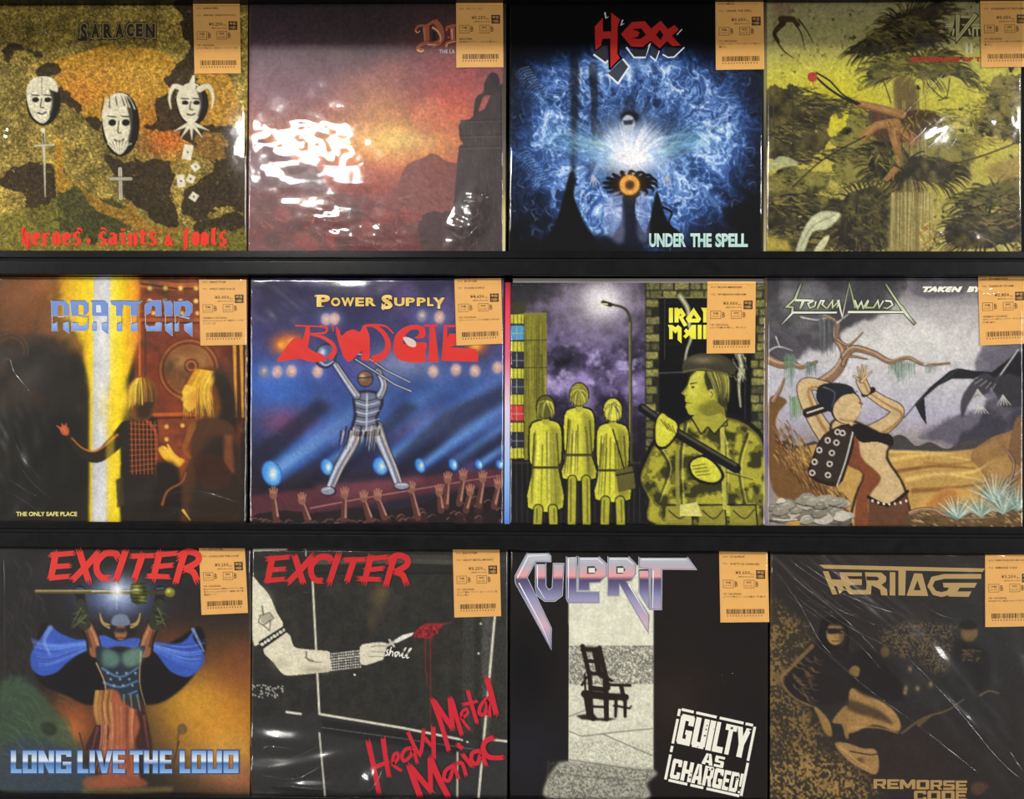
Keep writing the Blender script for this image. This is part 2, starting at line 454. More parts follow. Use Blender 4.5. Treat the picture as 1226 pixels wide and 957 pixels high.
def cover_masks(c):
    c.F(0, 0, S)
    c.fill((132, 114, 56))
    n = c.noise(170, 3, 4); c.mix(n * 0.75, (165, 140, 66)); c.mix((1 - n) * 0.35, (96, 88, 42))
    c.grain(5, 11, 0.30); c.grain(40, 12, 0.18)
    c.rag([(200, 220), (420, 170), (600, 200), (700, 250), (820, 270), (820, 450), (600, 470), (480, 470), (330, 430), (250, 390), (215, 310)], (186, 138, 48), 0.7, 60, 5, 20, 0.9)
    c.glow(600, 500, 90, 60, (205, 105, 42), 0.85); c.glow(330, 290, 130, 60, (198, 132, 48), 0.6); c.glow(500, 260, 130, 50, (190, 150, 62), 0.6)
    c.glow(280, 340, 60, 40, (200, 108, 40), 0.4); c.glow(560, 420, 90, 50, (190, 112, 42), 0.4)
    for pts, sd in (([(600, 0), (700, 0), (700, 290), (640, 320), (590, 290), (640, 220), (690, 180), (650, 130), (660, 60)], 21),
                    ([(20, 160), (90, 165), (150, 190), (140, 220), (80, 180), (40, 200), (30, 240)], 22),
                    ([(130, 240), (210, 225), (210, 260), (180, 290), (210, 320), (240, 330), (300, 400), (240, 380), (190, 330), (150, 300)], 23),
                    ([(300, 410), (360, 430), (350, 470), (310, 440)], 24),
                    ([(490, 440), (550, 440), (560, 350), (640, 340), (680, 450), (600, 460), (560, 470), (500, 455)], 25),
                    ([(340, 470), (390, 560), (470, 580), (560, 570), (620, 600), (610, 700), (640, 800), (560, 800), (500, 740), (440, 700), (400, 620)], 26),
                    ([(70, 590), (170, 580), (250, 640), (200, 690), (190, 800), (100, 790), (90, 700), (0, 660), (0, 640)], 27),
                    ([(640, 470), (800, 450), (880, 520), (890, 760), (800, 730), (700, 790), (640, 700), (760, 610), (700, 540)], 28),
                    ([(700, 800), (890, 760), (890, 900), (760, 900)], 29)):
        c.rag(pts, (52, 42, 30), 0.85, 34, sd, 15, 0.9)
    c.rag([(200, 690), (300, 660), (330, 700), (440, 730), (480, 790), (420, 850), (230, 880), (120, 850)], (60, 62, 34), 0.9, 16, 31, 16, 0.85)
    c.rag([(270, 630), (320, 690), (430, 750), (470, 730), (530, 800), (660, 820), (560, 850), (430, 790), (330, 740)], (150, 112, 42), 0.6, 18, 33, 8, 0.9)
    c.rag([(200, 500), (225, 510), (230, 620), (260, 660), (210, 690), (195, 600)], (170, 128, 44), 0.6, 14, 34, 6, 0.9)
    c.rag([(70, 760), (210, 720), (210, 810), (400, 860), (880, 820), (890, 900), (0, 900), (0, 780)], (120, 112, 44), 1.1, 12, 35, 26, 0.8)
    c.rag([(700, 480), (800, 480), (800, 570), (720, 560)], (150, 110, 48), 0.9, 14, 36, 14, 0.8)
    c.grain(3.2, 13, 0.28); c.grain(9, 14, 0.15)
    pale, ink_ = (226, 218, 190), (34, 30, 24)
    def oval(x, y, w, h, half):
        c.ell(x + 4, y, w + 6, h + 4, ink_)
        c.poly([(x - w, y - h * .35), (x - w * .6, y - h * .85), (x, y - h), (x + w * .55, y - h * .85), (x + w * .75, y - h * .2), (x + w * .6, y + h * .5), (x + w * .1, y + h * .95), (x - w * .5, y + h * .75), (x - w * .85, y + h * .3)], pale, sm=5)
        for e in (-.42, .36):
            c.ell(x + w * e, y - h * .05, w * .23, h * .11, ink_)
            c.line([(x + w * (e - .25), y - h * .26), (x + w * (e + .22), y - h * .23)], 4, ink_)
        c.line([(x - w * .03, y - h * .1), (x - w * .1, y + h * .25), (x + w * .1, y + h * .28)], 3.5, ink_, sm=4)
        c.line([(x - w * .28, y + h * .5), (x, y + h * .55), (x + w * .25, y + h * .48)], 5, ink_, sm=4)
        c.poly([(x + w * .3, y - h * .9), (x + w, y - h * .3), (x + w * .7, y + h * .5), (x + w * .45, y + h * .6), (x + w * .62, y)], ink_, 0.8, 3, 4)
        c.grain(4, 40, 0.06)
    oval(152, 362, 56, 84, 1)
    c.poly([(95, 330), (110, 290), (150, 274), (195, 285), (208, 330), (170, 318), (150, 340), (128, 318)], pale, sm=4)
    c.line([(150, 280), (152, 340)], 4, (150, 142, 118))
    oval(428, 445, 62, 112, 1)
    for i in range(16):
        c.line([(380 + i * 6, 500 + abs(8 - i) * 2), (400 + i * 3.4, 560 - abs(8 - i) * 5)], 4, pale if i % 2 else (120, 112, 92), 0.9, 1)
    for i in range(14):
        c.line([(365 + i * 9, 372 + abs(7 - i) * 3), (372 + i * 7, 345)], 5, pale if i % 3 else ink_, 0.9, 2)
    oval(684, 372, 52, 74, 1)
    for sx in (-1, 1):
        c.line([(684 + sx * 30, 320), (684 + sx * 62, 310), (684 + sx * 78, 350), (684 + sx * 72, 390)], 22, pale, 1, 4, sm=6)
    c.line([(684, 310), (692, 275)], 26, pale, 1, 10)
    for t in (0.5, 1.0, 1.55, 2.1, 2.6):
        c.line([(684, 440), (684 + 72 * math.cos(t), 436 + 66 * math.sin(t))], 17, pale, 1, 2)
    c.line([(157, 470), (163, 705)], 11, (206, 198, 172), 1, 3); c.line([(126, 522), (194, 518)], 7, (206, 198, 172)); c.ell(154, 466, 7, 7, pale); c.line([(156, 480), (158, 515)], 4, ink_)
    for a, b, w in (((430, 605), (432, 710), 17), ((396, 640), (468, 640), 15)):
        c.line([a, b], w, ink_, 0.7); c.line([a, b], w - 4, (206, 198, 172)); c.line([a, b], 5, (130, 122, 100), 0.7)
    for x, y, r in ((671, 545, .2), (699, 597, .95), (647, 648, -.15), (682, 640, -1.1), (693, 704, .6)):
        q = [(-17, -27), (17, -27), (17, 27), (-17, 27)]; sc = 1.0 if y < 560 else .82; ys = .62 if abs(r) > .5 else 1
        c.poly([(x + (u * math.cos(r) - v * ys * math.sin(r)) * sc, y + (u * math.sin(r) + v * ys * math.cos(r)) * sc) for u, v in q], pale)
        c.ell(x, y, 3, 4, ink_)
    b = K(); b.F(80, 15, 1226 / 120)
    x = [(160, 255, 128, 345), (290, 408, 128, 318), (440, 565, 128, 320), (585, 705, 128, 318), (725, 825, 128, 305), (838, 935, 128, 305), (955, 1085, 128, 318)]
    for col, bo, g in (((28, 22, 14), .09, 16), ((150, 134, 96), .07, 6), ((56, 46, 34), .03, -8)):
        for ch, (a0, a1, c0, c1) in zip('SARACEN', x):
            b.text(ch, a0 - g, c0 - g, a1 + g, c1 + g, col, bo + .02)
        b.poly([(118 - g / 2, 308 - g / 2), (200, 308 - g / 2), (250, 300), (250 + g / 2, 345), (225, 352 + g / 2), (130 - g / 2, 352 + g / 2)], col)
    t = K(); t.F(15, 260, 1226 / 270); red = (222, 62, 44)
    BLK = {'h': ([[(.2, -.35), (.2, 1)], [(.75, .1), (.75, 1), (.62, 1.25)]], [[(.2, .2), (.75, .05)]]), 'e': ([[(.25, .12), (.25, .9)], [(.75, .1), (.72, .42)]], [[(.25, .08), (.75, .04)], [(.3, .5), (.8, .36)], [(.25, .95), (.85, .85)]]),
           'r': ([[(.25, .05), (.25, .95)]], [[(.25, .2), (.6, .05)], [(.6, .05), (.85, .2)], [(.05, .98), (.5, .98)]]), 'o': ([[(.25, .12), (.25, .88)], [(.75, .12), (.75, .88)]], [[(.2, .15), (.5, -.02)], [(.5, -.02), (.8, .15)], [(.2, .85), (.5, 1.02)], [(.5, 1.02), (.8, .85)]]),
           's': ([[(.25, .1), (.3, .42)], [(.72, .52), (.72, .9)]], [[(.25, .1), (.6, -.05), (.85, .1)], [(.2, .36), (.8, .62)], [(.1, .85), (.45, 1.0), (.75, .88)]]), 'a': ([[(.75, .12), (.75, .95)], [(.25, .5), (.25, .9)]], [[(.2, .12), (.75, .06)], [(.25, .5), (.75, .4)], [(.25, .95), (.6, .9)], [(.75, .95), (.95, .88)]]),
           'i': ([[(.5, .1), (.5, .95)], [(.5, -.32), (.5, -.14)]], [[(.25, .14), (.5, .05)], [(.5, .98), (.8, .88)]]), 'n': ([[(.22, .08), (.22, .95)], [(.76, .12), (.76, .95)]], [[(.22, .2), (.76, .06)], [(.05, .98), (.4, .98)], [(.6, .98), (.95, .9)]]),
           't': ([[(.45, -.25), (.45, .9)]], [[(.1, .1), (.9, .08)], [(.45, .95), (.85, .85)]]), 'f': ([[(.4, -.2), (.4, 1.0), (.36, 1.3)]], [[(.4, -.25), (.8, -.34)], [(.1, .15), (.8, .1)]]), 'l': ([[(.45, -.35), (.45, .92)]], [[(.45, .98), (.85, .86)], [(.45, -.2), (.75, -.38)]])}
    for w_, a0, a1 in (('heroes', 48, 378), ('saints', 462, 792), ('fools', 922, 1168)):
        cw = (a1 - a0) / len(w_)
        for i, ch in enumerate(w_):
            thick, thin = BLK[ch]; g_ = lambda p: [(a0 + cw * (i + .04 + .92 * x), 84 + 68 * y) for x, y in p]
            for p in thick: t.line(g_(p), 24, red, 22)
            for p in thin: t.line(g_(p), 14, red, 11)
    t.text('&', 825, 98, 878, 158, red, .05)
    t.poly([(400, 128), (416, 112), (428, 128), (414, 150)], red)
    for pts in ([(58, 55), (52, 90), (62, 120)], [(80, 120), (84, 150), (80, 180)], [(930, 120), (938, 150), (935, 185)], [(350, 62), (372, 66), (380, 82)], [(480, 62), (500, 62), (512, 76)], [(1130, 150), (1150, 162), (1166, 170)]):
        t.line(pts, 16, red, 3, 4)
    return [('band_lettering', b), ('title_lettering', t)]

def cover_dusk(c):
    c.F(295, 0, S)
    c.grad([(0, (44, 38, 40)), (120, (62, 50, 54)), (200, (96, 70, 80)), (330, (136, 80, 90)), (430, (176, 104, 84)), (520, (206, 130, 76)), (600, (176, 84, 66)), (700, (130, 60, 56)), (900, (82, 42, 42))])
    c.glow(760, 260, 170, 170, (176, 72, 72), 0.7); c.glow(720, 420, 130, 130, (206, 88, 64), 0.75)
    c.glow(520, 500, 240, 90, (236, 170, 84), 0.9); c.glow(470, 390, 120, 90, (222, 160, 92), 0.6); c.glow(540, 500, 110, 45, (252, 214, 120), 0.9)
    c.glow(120, 300, 170, 180, (110, 74, 98), 0.5)
    n = c.noise(120, 51, 4); c.mix(n * 0.22, (90, 54, 60))
    for cx, y, w in ((420, 300, 90), (520, 250, 70), (360, 380, 90)):        # soft haze in the sky
        c.glow(cx, y, w, 40, (196, 122, 92), 0.35)
    c.ell(655, 415, 66, 70, (210, 120, 92), 0, 0.5, 4); c.glow(640, 400, 30, 30, (228, 138, 98), 0.5); c.grain(14, 53, 0.05)
    # far ridges
    c.rag([(560, 610), (640, 560), (670, 550), (720, 580), (780, 600), (780, 780), (540, 780)], (120, 66, 62), 0.35, 20, 54, 6, 0.95)
    c.rag([(0, 520), (60, 500), (150, 560), (250, 600), (290, 680), (300, 720), (0, 760)], (84, 62, 74), 0.4, 22, 55, 8, 0.8)
    for i in range(70):
        x = 560 + c.r.random() * 200; y = 610 + c.r.random() * 160
        c.line([(x, y), (x + 12 + c.r.random() * 20, y + 16 + c.r.random() * 16)], 4, c.r.choice([(150, 84, 74), (84, 46, 46)]), 0.5, 1)
    # red broken rocks along the foot
    c.rag([(0, 700), (200, 670), (300, 690), (420, 700), (520, 740), (640, 770), (760, 780), (960, 790), (960, 960), (0, 960)], (98, 40, 40), 0.6, 40, 56, 14, 0.95)
    for i in range(260):
        x = c.r.random() * 620; y = 700 + c.r.random() * 220; t = c.r.random() * 6.28; l = 12 + c.r.random() * 40
        c.line([(x, y), (x + l * math.cos(t), y + l * .7 * math.sin(t))], 2 + 5 * c.r.random(), c.r.choice([(168, 74, 64), (60, 26, 30), (132, 52, 50), (196, 112, 92)]), 0.5, 1, 2)
    for i in range(16):
        x = 40 + i * 38 + c.r.random() * 20; y = 760 + c.r.random() * 120
        c.poly([(x - 30, y), (x - 12, y - 30), (x + 16, y - 24), (x + 32, y + 4), (x + 8, y + 30)], c.r.choice([(150, 62, 56), (112, 44, 44), (66, 30, 34)]), 0.55, 5, 4)
    # stone tower at the right
    c.rag([(762, 440), (800, 425), (822, 400), (850, 390), (880, 330), (930, 290), (960, 280), (960, 960), (750, 960), (756, 560), (775, 520), (762, 490)], (52, 40, 42), 0.28, 14, 57, 4)
    for i in range(240):
        x = 765 + c.r.random() * 180; y = 440 + c.r.random() * 470
        c.line([(x, y), (x + (c.r.random() - .5) * 10, y + 10 + c.r.random() * 40)], 2.5, c.r.choice([(86, 66, 66), (30, 24, 26), (104, 80, 76), (66, 50, 52)]), 0.55, 1)
    for y in (432, 486, 526):
        c.line([(765, y), (930, y - 4)], 4, (30, 22, 24), 0.8); c.line([(765, y + 6), (930, y + 2)], 3, (98, 74, 70), 0.6)
    c.poly([(850, 300), (872, 262), (900, 270), (905, 320), (880, 340), (850, 345), (838, 370), (824, 410), (812, 412), (820, 350), (846, 332)], (42, 30, 34), 1, 1, 3)
    c.rag([(620, 780), (700, 760), (760, 770), (760, 930), (640, 930)], (58, 36, 38), 0.7, 18, 58, 10, 0.9)
    c.grain(3, 59, 0.10); c.grain(7, 60, 0.08)
    b = K(); b.F(490, 15, 1226 / 80)
    edge, mid, hi = (92, 44, 48), (172, 98, 72), (232, 172, 122)
    D = [([(110, 330), (170, 250), (300, 240), (330, 250)], 60), ([(310, 230), (320, 520)], 130), ([(460, 150), (560, 270), (600, 420), (560, 540), (420, 600)], 120),
         ([(420, 590), (300, 560), (180, 620), (160, 690), (260, 690)], 90), ([(300, 260), (460, 150)], 70)]
    for w_, col in ((36, edge), (0, mid)):
        for p, w in D: b.line(p, w + w_ - 20, col, None, 5)
        b.line([(690, 340), (700, 270), (860, 230)], 60 + w_ - 10, col, None, 4); b.line([(790, 270), (800, 540)], 90 + w_, col); b.line([(680, 640), (690, 560), (860, 520)], 60 + w_, col, None, 4); b.line([(700, 440), (740, 470)], 30 + w_, col)
    for p, w in (([(420, 270), (520, 340), (580, 470), (560, 540)], 42), ([(270, 280), (290, 520)], 50), ([(150, 680), (210, 720), (270, 690)], 34), ([(330, 590), (500, 590)], 26), ([(110, 330), (150, 370), (200, 330)], 26), ([(680, 620), (720, 560), (850, 530)], 26), ([(780, 300), (790, 500)], 40)):
        b.line(p, w, hi if w < 43 else (196, 124, 90), w * .5, 4)
    b.poly([(420, 330), (490, 360), (500, 500), (420, 520)], (52, 44, 46))
    t = K(); t.F(490, 15, 1226 / 80); t.text('THE LA', 545, 680, 838, 750, (176, 196, 206), .01)
    return [('band_lettering', b), ('title_lettering', t)]

def cover_cavern(c):
    c.F(600, 0, S)
    yy, xx = np.mgrid[0:CN, 0:CN].astype(np.float32) / CN
    cx, cy = 0.49, 0.52
    dx, dy = xx - cx, yy - cy
    rr = np.hypot(dx, dy * 1.05); th = np.arctan2(dy, dx)
    def samp(n, u, v):
        return n[(np.mod(v, 1) * (CN - 1)).astype(int), (np.mod(u, 1) * (CN - 1)).astype(int)]
    n1 = vnoise(CN, 60, 70, 4); n2 = vnoise(CN, 34, 71, 3); n3 = vnoise(CN, 90, 72, 3)
    u = th / 6.2832 * 2 + n3 * 0.10; v = rr * 1.6 + n1 * 0.35
    f = samp(n1, u, v * 0.7); g = samp(n2, u * 1.5, v)
    rid = (1 - np.abs(2 * f - 1)) ** 5; rid2 = (1 - np.abs(2 * g - 1)) ** 7
    rid3 = (1 - np.abs(2 * vnoise(CN, 22, 74, 2) - 1)) ** 10
    ring = np.exp(-((rr - 0.30) / 0.13) ** 2)
    base = 0.16 + 0.55 * ring + 0.30 * n3 * (rr < 0.6)
    base *= np.clip((0.66 - rr) / 0.25, 0.18, 1)
    topd = np.clip((yy - 0.13) / 0.12, 0, 1); base *= topd
    lum = base * (0.55 + 0.5 * f) + (rid * 0.35 + rid2 * 0.45 + rid3 * 0.4) * base * 1.6
    lum = np.clip(lum * 0.68 - 0.03, 0, 1) ** 1.08
    t = [0, .12, .3, .5, .72, 1]; cols = np.array([(6, 7, 10), (16, 24, 44), (36, 62, 112), (70, 108, 176), (140, 178, 232), (226, 240, 255)]) / 255.0
    for i in range(3): c.a[..., i] = np.interp(lum, t, cols[:, i])
    for k in range(26):       # ribbed curls at the sides
        x = 60 + (k % 13) * 6; y = 250 + (k % 13) * 9 + (k // 13) * 300
        c.line([(x + 40, y - 10), (x + 10, y), (x - 8, y + 22)], 4, (120, 156, 205), 0.6, 1, sm=4)
    for k in range(15):
        c.line([(800 + k * 3, 330 + k * 12), (830 + k * 2, 325 + k * 12), (846 + k, 340 + k * 12)], 4, (110, 146, 200), 0.6, 1, sm=4)
        c.line([(690 + k * 5, 640 + k * 7), (715 + k * 5, 660 + k * 6), (720 + k * 5, 690 + k * 6)], 4, (90, 130, 190), 0.6, 1, sm=4)
    for k in range(110):
        x = 50 + c.r.random() * 860; y = 250 + c.r.random() * 630; l = 10 + c.r.random() * 22; a = c.r.random() * 6.28
        c.line([(x, y), (x + l * math.cos(a), y + l * math.sin(a)), (x + l * 1.4 * math.cos(a + .9), y + l * 1.4 * math.sin(a + .9))], 3, (150, 190, 240), 0.55, .6, sm=3)
    # dark columns and roots
    c.line([(265, 170), (262, 420), (258, 640)], 40, (9, 12, 20), 0.75, 16, 16); c.line([(330, 240), (335, 380), (330, 520)], 34, (10, 12, 18), 0.7, 12, 8)
    c.poly([(245, 620), (268, 640), (262, 700), (300, 800), (350, 900), (140, 900), (200, 790)], (8, 9, 12), 1, 4, 4)
    c.poly([(553, 690), (566, 700), (576, 740), (600, 800), (640, 830), (630, 850), (520, 860), (534, 780)], (8, 9, 12), 1, 2, 3)
    c.line([(575, 740), (610, 760), (600, 800), (632, 830)], 9, (8, 9, 12), 1, 5, sm=4)
    c.poly([(30, 850), (160, 860), (300, 840), (480, 850), (520, 900), (540, 960), (30, 960)], (9, 10, 14), 0.85, 14, 4)
    # white light in the middle with two pale streams
    c.glow(460, 540, 150, 90, (110, 160, 220), 0.75); c.glow(460, 520, 105, 90, (226, 234, 250), 0.75); c.glow(470, 570, 100, 46, (246, 248, 255), 0.9)
    for i in range(90):
        sx = -1 if i % 2 else 1; r0 = c.r.random(); y0 = 500 + (c.r.random() - .5) * 70
        x1 = 460 + sx * (120 + 200 * r0); y1 = 480 + (c.r.random() - .5) * 150
        c.line([(460 + sx * 60, y0 + 40), ((460 + sx * 60 + x1) / 2, y0 + 30 + (c.r.random() - .5) * 40), (x1, y1)], 9, c.r.choice([(150, 206, 220), (120, 178, 224), (196, 226, 230)]), 0.22, 1, 2, 5)
    c.glow(680, 500, 90, 40, (120, 180, 200), 0.35, -.25); c.glow(250, 510, 90, 34, (120, 180, 210), 0.35, .2)
    c.poly([(380, 480), (420, 455), (455, 480), (500, 455), (560, 480), (585, 520), (540, 560), (500, 590), (440, 590), (390, 560), (370, 520)], (196, 208, 240), .55, 16, 4)
    for i in range(80):
        a = math.pi * (1.04 + .92 * c.r.random()); l = 70 + 75 * c.r.random()
        c.line([(466, 585), (466 + l * .6 * math.cos(a), 585 + l * .75 * math.sin(a)), (466 + l * 1.1 * math.cos(a * 1.02), 585 + l * 1.25 * math.sin(a))], 12, (246, 246, 255), 0.35, 1.5, 1.5, 4)
    c.ell(460, 420, 36, 24, (14, 16, 26), 0, .95, 6); c.ell(455, 442, 24, 30, (196, 204, 222), 0, .95, 2); c.poly([(436, 432), (476, 428), (470, 446), (440, 448)], (26, 30, 44), .85, 3)
    for sx in (-1, 1):
        x = 462 + sx * 128
        c.line([(462 + sx * 80, 540), (462 + sx * 112, 590), (x + sx * 10, 640)], 26, (150, 180, 224), .6, 10, 4, 4)
        for j in range(4): c.line([(x + sx * 4, 630), (x + sx * (16 - j * 12), 668 - abs(j - 1) * 5)], 8, (176, 178, 196), .9, 3)
    # amber disc on a dark root stand
    for i in range(16):
        a = i / 16 * 6.28; c.line([(462, 660), (462 + 80 * math.cos(a), 655 + 40 * math.sin(a)), (462 + 100 * math.cos(a + .2), 662 + 46 * math.sin(a + .2))], 22, (10, 11, 16), 1, 4, sm=4)
    c.poly([(440, 690), (485, 690), (480, 760), (510, 830), (540, 870), (400, 870), (430, 790)], (16, 20, 36), .95, 3, 4)
    c.poly([(390, 700), (430, 700), (440, 860), (390, 850), (370, 780)], (150, 160, 200), .5, 10, 4); c.poly([(490, 700), (520, 700), (530, 850), (490, 850)], (140, 150, 196), .45, 10, 4)
    c.glow(460, 660, 40, 40, (240, 150, 40), .5); c.ell(460, 662, 36, 36, (232, 160, 70), 0, 1, 2); c.ell(461, 662, 18, 17, (70, 44, 30), 0, .95, 6)
    for i in range(20):
        a = i * .314; c.line([(460 + 20 * math.cos(a), 662 + 20 * math.sin(a)), (460 + 36 * math.cos(a), 662 + 36 * math.sin(a))], 3, (255, 200, 110), .7, 1)
    c.grain(3, 76, 0.10)
    c.glow(430, 235, 110, 26, (150, 190, 245), .5)
    b = K(); b.F(700, 10, 1226 / 130)
    blk, red, wh = (14, 12, 14), (192, 44, 40), (222, 230, 246)
    b.line([(100, 520), (235, 620), (262, 590)], 22, wh); b.line([(260, 740), (375, 850), (505, 660), (430, 570)], 22, wh); b.line([(470, 440), (560, 555), (680, 555), (740, 390)], 20, wh)
    b.line([(740, 540), (800, 590), (840, 480)], 18, wh); b.line([(880, 520), (940, 555), (1010, 550), (1125, 440)], 16, wh); b.line([(228, 45), (240, 110), (270, 95)], 18, wh, 4); b.line([(430, 130), (410, 190), (450, 170)], 16, wh, 4)
    b.line([(1040, 300), (1100, 235)], 10, wh)
    b.poly([(95, 200), (205, 90), (225, 250), (285, 250), (290, 25), (330, 30), (420, 120), (390, 200), (400, 270), (520, 130), (690, 125), (760, 205), (860, 110), (955, 210), (1020, 165), (1080, 225), (1005, 310), (1120, 440), (960, 450), (930, 400), (850, 480), (745, 390), (660, 460), (520, 455), (400, 320), (395, 520), (430, 560), (290, 700), (270, 690), (260, 360), (215, 370), (105, 500)], blk)
    b.poly([(262, 735), (375, 828), (490, 660), (425, 580)], (60, 66, 80)); b.poly([(110, 505), (235, 605), (262, 575), (258, 420), (205, 425)], (52, 54, 62))
    b.poly([(560, 470), (680, 470), (720, 430), (690, 545), (560, 545), (510, 480)], (44, 46, 54)); b.poly([(745, 410), (835, 490), (800, 575), (745, 530)], (54, 58, 70)); b.poly([(890, 490), (950, 440), (1080, 450), (1005, 540), (940, 540)], (44, 46, 54))
    b.poly([(115, 205), (205, 108), (205, 262), (300, 262), (300, 48), (400, 125), (372, 205), (368, 515), (395, 560), (292, 672), (290, 340), (200, 345), (185, 420), (122, 470)], red)
    b.poly([(410, 290), (535, 155), (680, 145), (750, 230), (860, 140), (940, 235), (1015, 190), (1062, 240), (985, 310), (1085, 420), (990, 425), (930, 370), (848, 450), (745, 365), (655, 435), (525, 430)], red)
    b.poly([(530, 235), (640, 225), (692, 300), (630, 345), (530, 340), (600, 318), (620, 270), (600, 262)], blk); b.poly([(848, 240), (890, 300), (855, 360), (805, 300)], blk)
    t = K(); t.F(770, 270, 1226 / 135); g = [(85, (206, 232, 226)), (160, (150, 196, 192)), (240, (196, 226, 220))]
    for w_, a0, a1 in (('UNDER', 65, 465), ('THE', 515, 745), ('SPELL', 785, 1138)):
        t.text(w_, a0 + 6, 92, a1 + 8, 242, (10, 14, 20), .07); t.text(w_, a0, 86, a1, 236, g, .045)
    return [('band_lettering', b), ('title_lettering', t)]

def cover_jungle(c):
    c.F(906, 0, S)
    c.grad([(0, (150, 144, 100)), (150, (176, 168, 108)), (240, (196, 190, 84)), (420, (200, 190, 62)), (560, (188, 176, 76)), (720, (172, 162, 76)), (900, (190, 178, 98))])
    c.glow(300, 370, 120, 110, (214, 204, 30), .7); c.glow(100, 300, 120, 40, (206, 198, 60), .5); c.glow(830, 450, 150, 60, (170, 160, 96), .6)
    c.grain(6, 80, .04)
    dk = [(44, 40, 26), (62, 56, 32), (34, 30, 22), (80, 72, 38), (98, 90, 46)]; md = [(96, 92, 42), (120, 112, 50), (76, 72, 34), (140, 132, 62)]
    def bush(pts, base, seed, n, cols, ln=26, w=5):
        m = c.rag(pts, base, 1.1, 30, seed, 22, .95)
        t = vnoise(CN, 26, seed + 200, 4); c.mix(m * np.clip(t - .45, 0, 1) * 1.3, (150, 140, 70)); c.mix(m * np.clip(.48 - t, 0, 1) * 2.2, (26, 24, 16))
        p = np.array(pts, float); x0, y0 = p.min(0); x1, y1 = p.max(0)
        for k_ in range(9):
            c.tuft(x0 + (x1 - x0) * c.r.random(), y0 + (y1 - y0) * (.1 + .8 * c.r.random()), (x1 - x0) * .26, (y1 - y0) * .10, n // 4, cols + [(132, 122, 62)], ln, w * .7, .15, .9)
    def frond(pts, n, ln, cols, w=7, up=0.0):
        """a canopy layer: dark mass with leaf blades hanging off its rim"""
        p = np.array(pts, float)
        m = c.rag(pts, cols[0], .6, 20, n, 12, .97)
        t = vnoise(CN, 18, n + 7, 4); c.mix(m * np.clip(t - .5, 0, 1) * 1.6, (128, 116, 60)); c.mix(m * np.clip(.45 - t, 0, 1) * 2, (22, 20, 16))
        q = spline(p, 8)
        for i in range(n):
            x, y = q[c.r.randrange(len(q))]; cx, cy = p.mean(0)
            a = math.atan2(y - cy + 30 * (1 - up), x - cx) + (c.r.random() - .5) * .5
            c.line([(x - 8 * math.cos(a), y - 8 * math.sin(a)), (x + ln * .5 * math.cos(a), y + ln * .5 * math.sin(a)), (x + ln * math.cos(a), y + ln * (math.sin(a) + .25))], w, c.r.choice(cols), 1, 1, sm=3)
    # pale mass far behind
    bush([(300, 450), (420, 380), (500, 420), (600, 440), (760, 480), (760, 620), (500, 640), (280, 640)], (128, 122, 56), 81, 150, md, 30, 7)
    
    bush([(820, 320), (900, 270), (960, 280), (960, 480), (900, 500), (780, 480)], (128, 118, 66), 82, 120, [(100, 92, 52), (150, 138, 82), (84, 76, 44)], 26, 6)
    # left trees
    bush([(30, 330), (90, 310), (170, 330), (250, 360), (310, 390), (250, 450), (270, 500), (220, 560), (150, 590), (60, 570), (30, 520)], (70, 62, 34), 83, 230, dk, 34, 7)
    bush([(30, 640), (110, 600), (230, 620), (290, 640), (220, 690), (80, 710), (30, 700)], (124, 118, 56), 84, 70, md, 26, 6)
    c.line([(130, 320), (135, 580)], 5, (50, 44, 30), .7); c.line([(60, 360), (70, 600)], 6, (70, 62, 40), .8)
    bush([(30, 710), (130, 690), (240, 700), (330, 760), (330, 880), (200, 900), (30, 900)], (48, 46, 28), 85, 260, dk, 40, 9)
    # main tree: trunk, platforms of leaves
    c.poly([(490, 290), (560, 280), (580, 420), (560, 560), (600, 680), (620, 900), (470, 900), (500, 760), (470, 600), (500, 460)], (112, 96, 52), 1, 4, 3)
    for i in range(60):
        x = 480 + c.r.random() * 130; c.line([(x, 300 + c.r.random() * 300), (x + 8, 640 + c.r.random() * 250)], 4, c.r.choice([(156, 140, 84), (84, 72, 40), (190, 176, 116)]), .5, 1, sm=0)
    frond([(330, 180), (420, 130), (480, 60), (560, 30), (650, 20), (690, 40), (640, 70), (650, 130), (600, 180), (480, 190), (400, 200)], 120, 46, dk)
    c.tuft(530, 120, 140, 60, 140, dk + md[:2], 40, 7, .2, 1.2); c.glow(610, 150, 40, 24, (58, 54, 62), .8)
    c.line([(560, 50), (640, 30), (745, 35)], 16, (58, 46, 30), 1, 3)
    frond([(390, 250), (450, 210), (560, 200), (680, 190), (740, 240), (760, 290), (700, 270), (620, 290), (520, 270), (430, 290)], 130, 44, md + dk[:2])
    c.tuft(560, 235, 140, 30, 90, md + dk[3:], 36, 7, .2, 1.0)
    frond([(400, 540), (480, 520), (560, 560), (680, 580), (720, 620), (660, 660), (560, 640), (480, 660), (410, 620)], 130, 52, dk)
    frond([(320, 700), (430, 670), (500, 720), (540, 800), (480, 890), (320, 890), (280, 800)], 150, 46, dk)
    c.tuft(410, 790, 100, 90, 160, dk + md[2:3], 40, 8, .6, 2.5)
    c.poly([(480, 690), (640, 690), (620, 900), (470, 900)], (170, 156, 92), .75, 8)
    for i in range(36):
        x = 485 + i * 3.8; c.line([(x, 690), (x - 10 + c.r.random() * 14, 900)], 3.5, c.r.choice([(204, 190, 126), (110, 96, 54)]), .6, 2)
    # lower right tree
    frond([(700, 720), (790, 670), (930, 640), (960, 660), (960, 760), (860, 740), (760, 760)], 90, 40, md[:2] + dk[:3]); frond([(680, 800), (780, 760), (920, 770), (960, 800), (930, 860), (800, 890), (690, 880)], 110, 40, dk[1:] + [(110, 92, 60)])
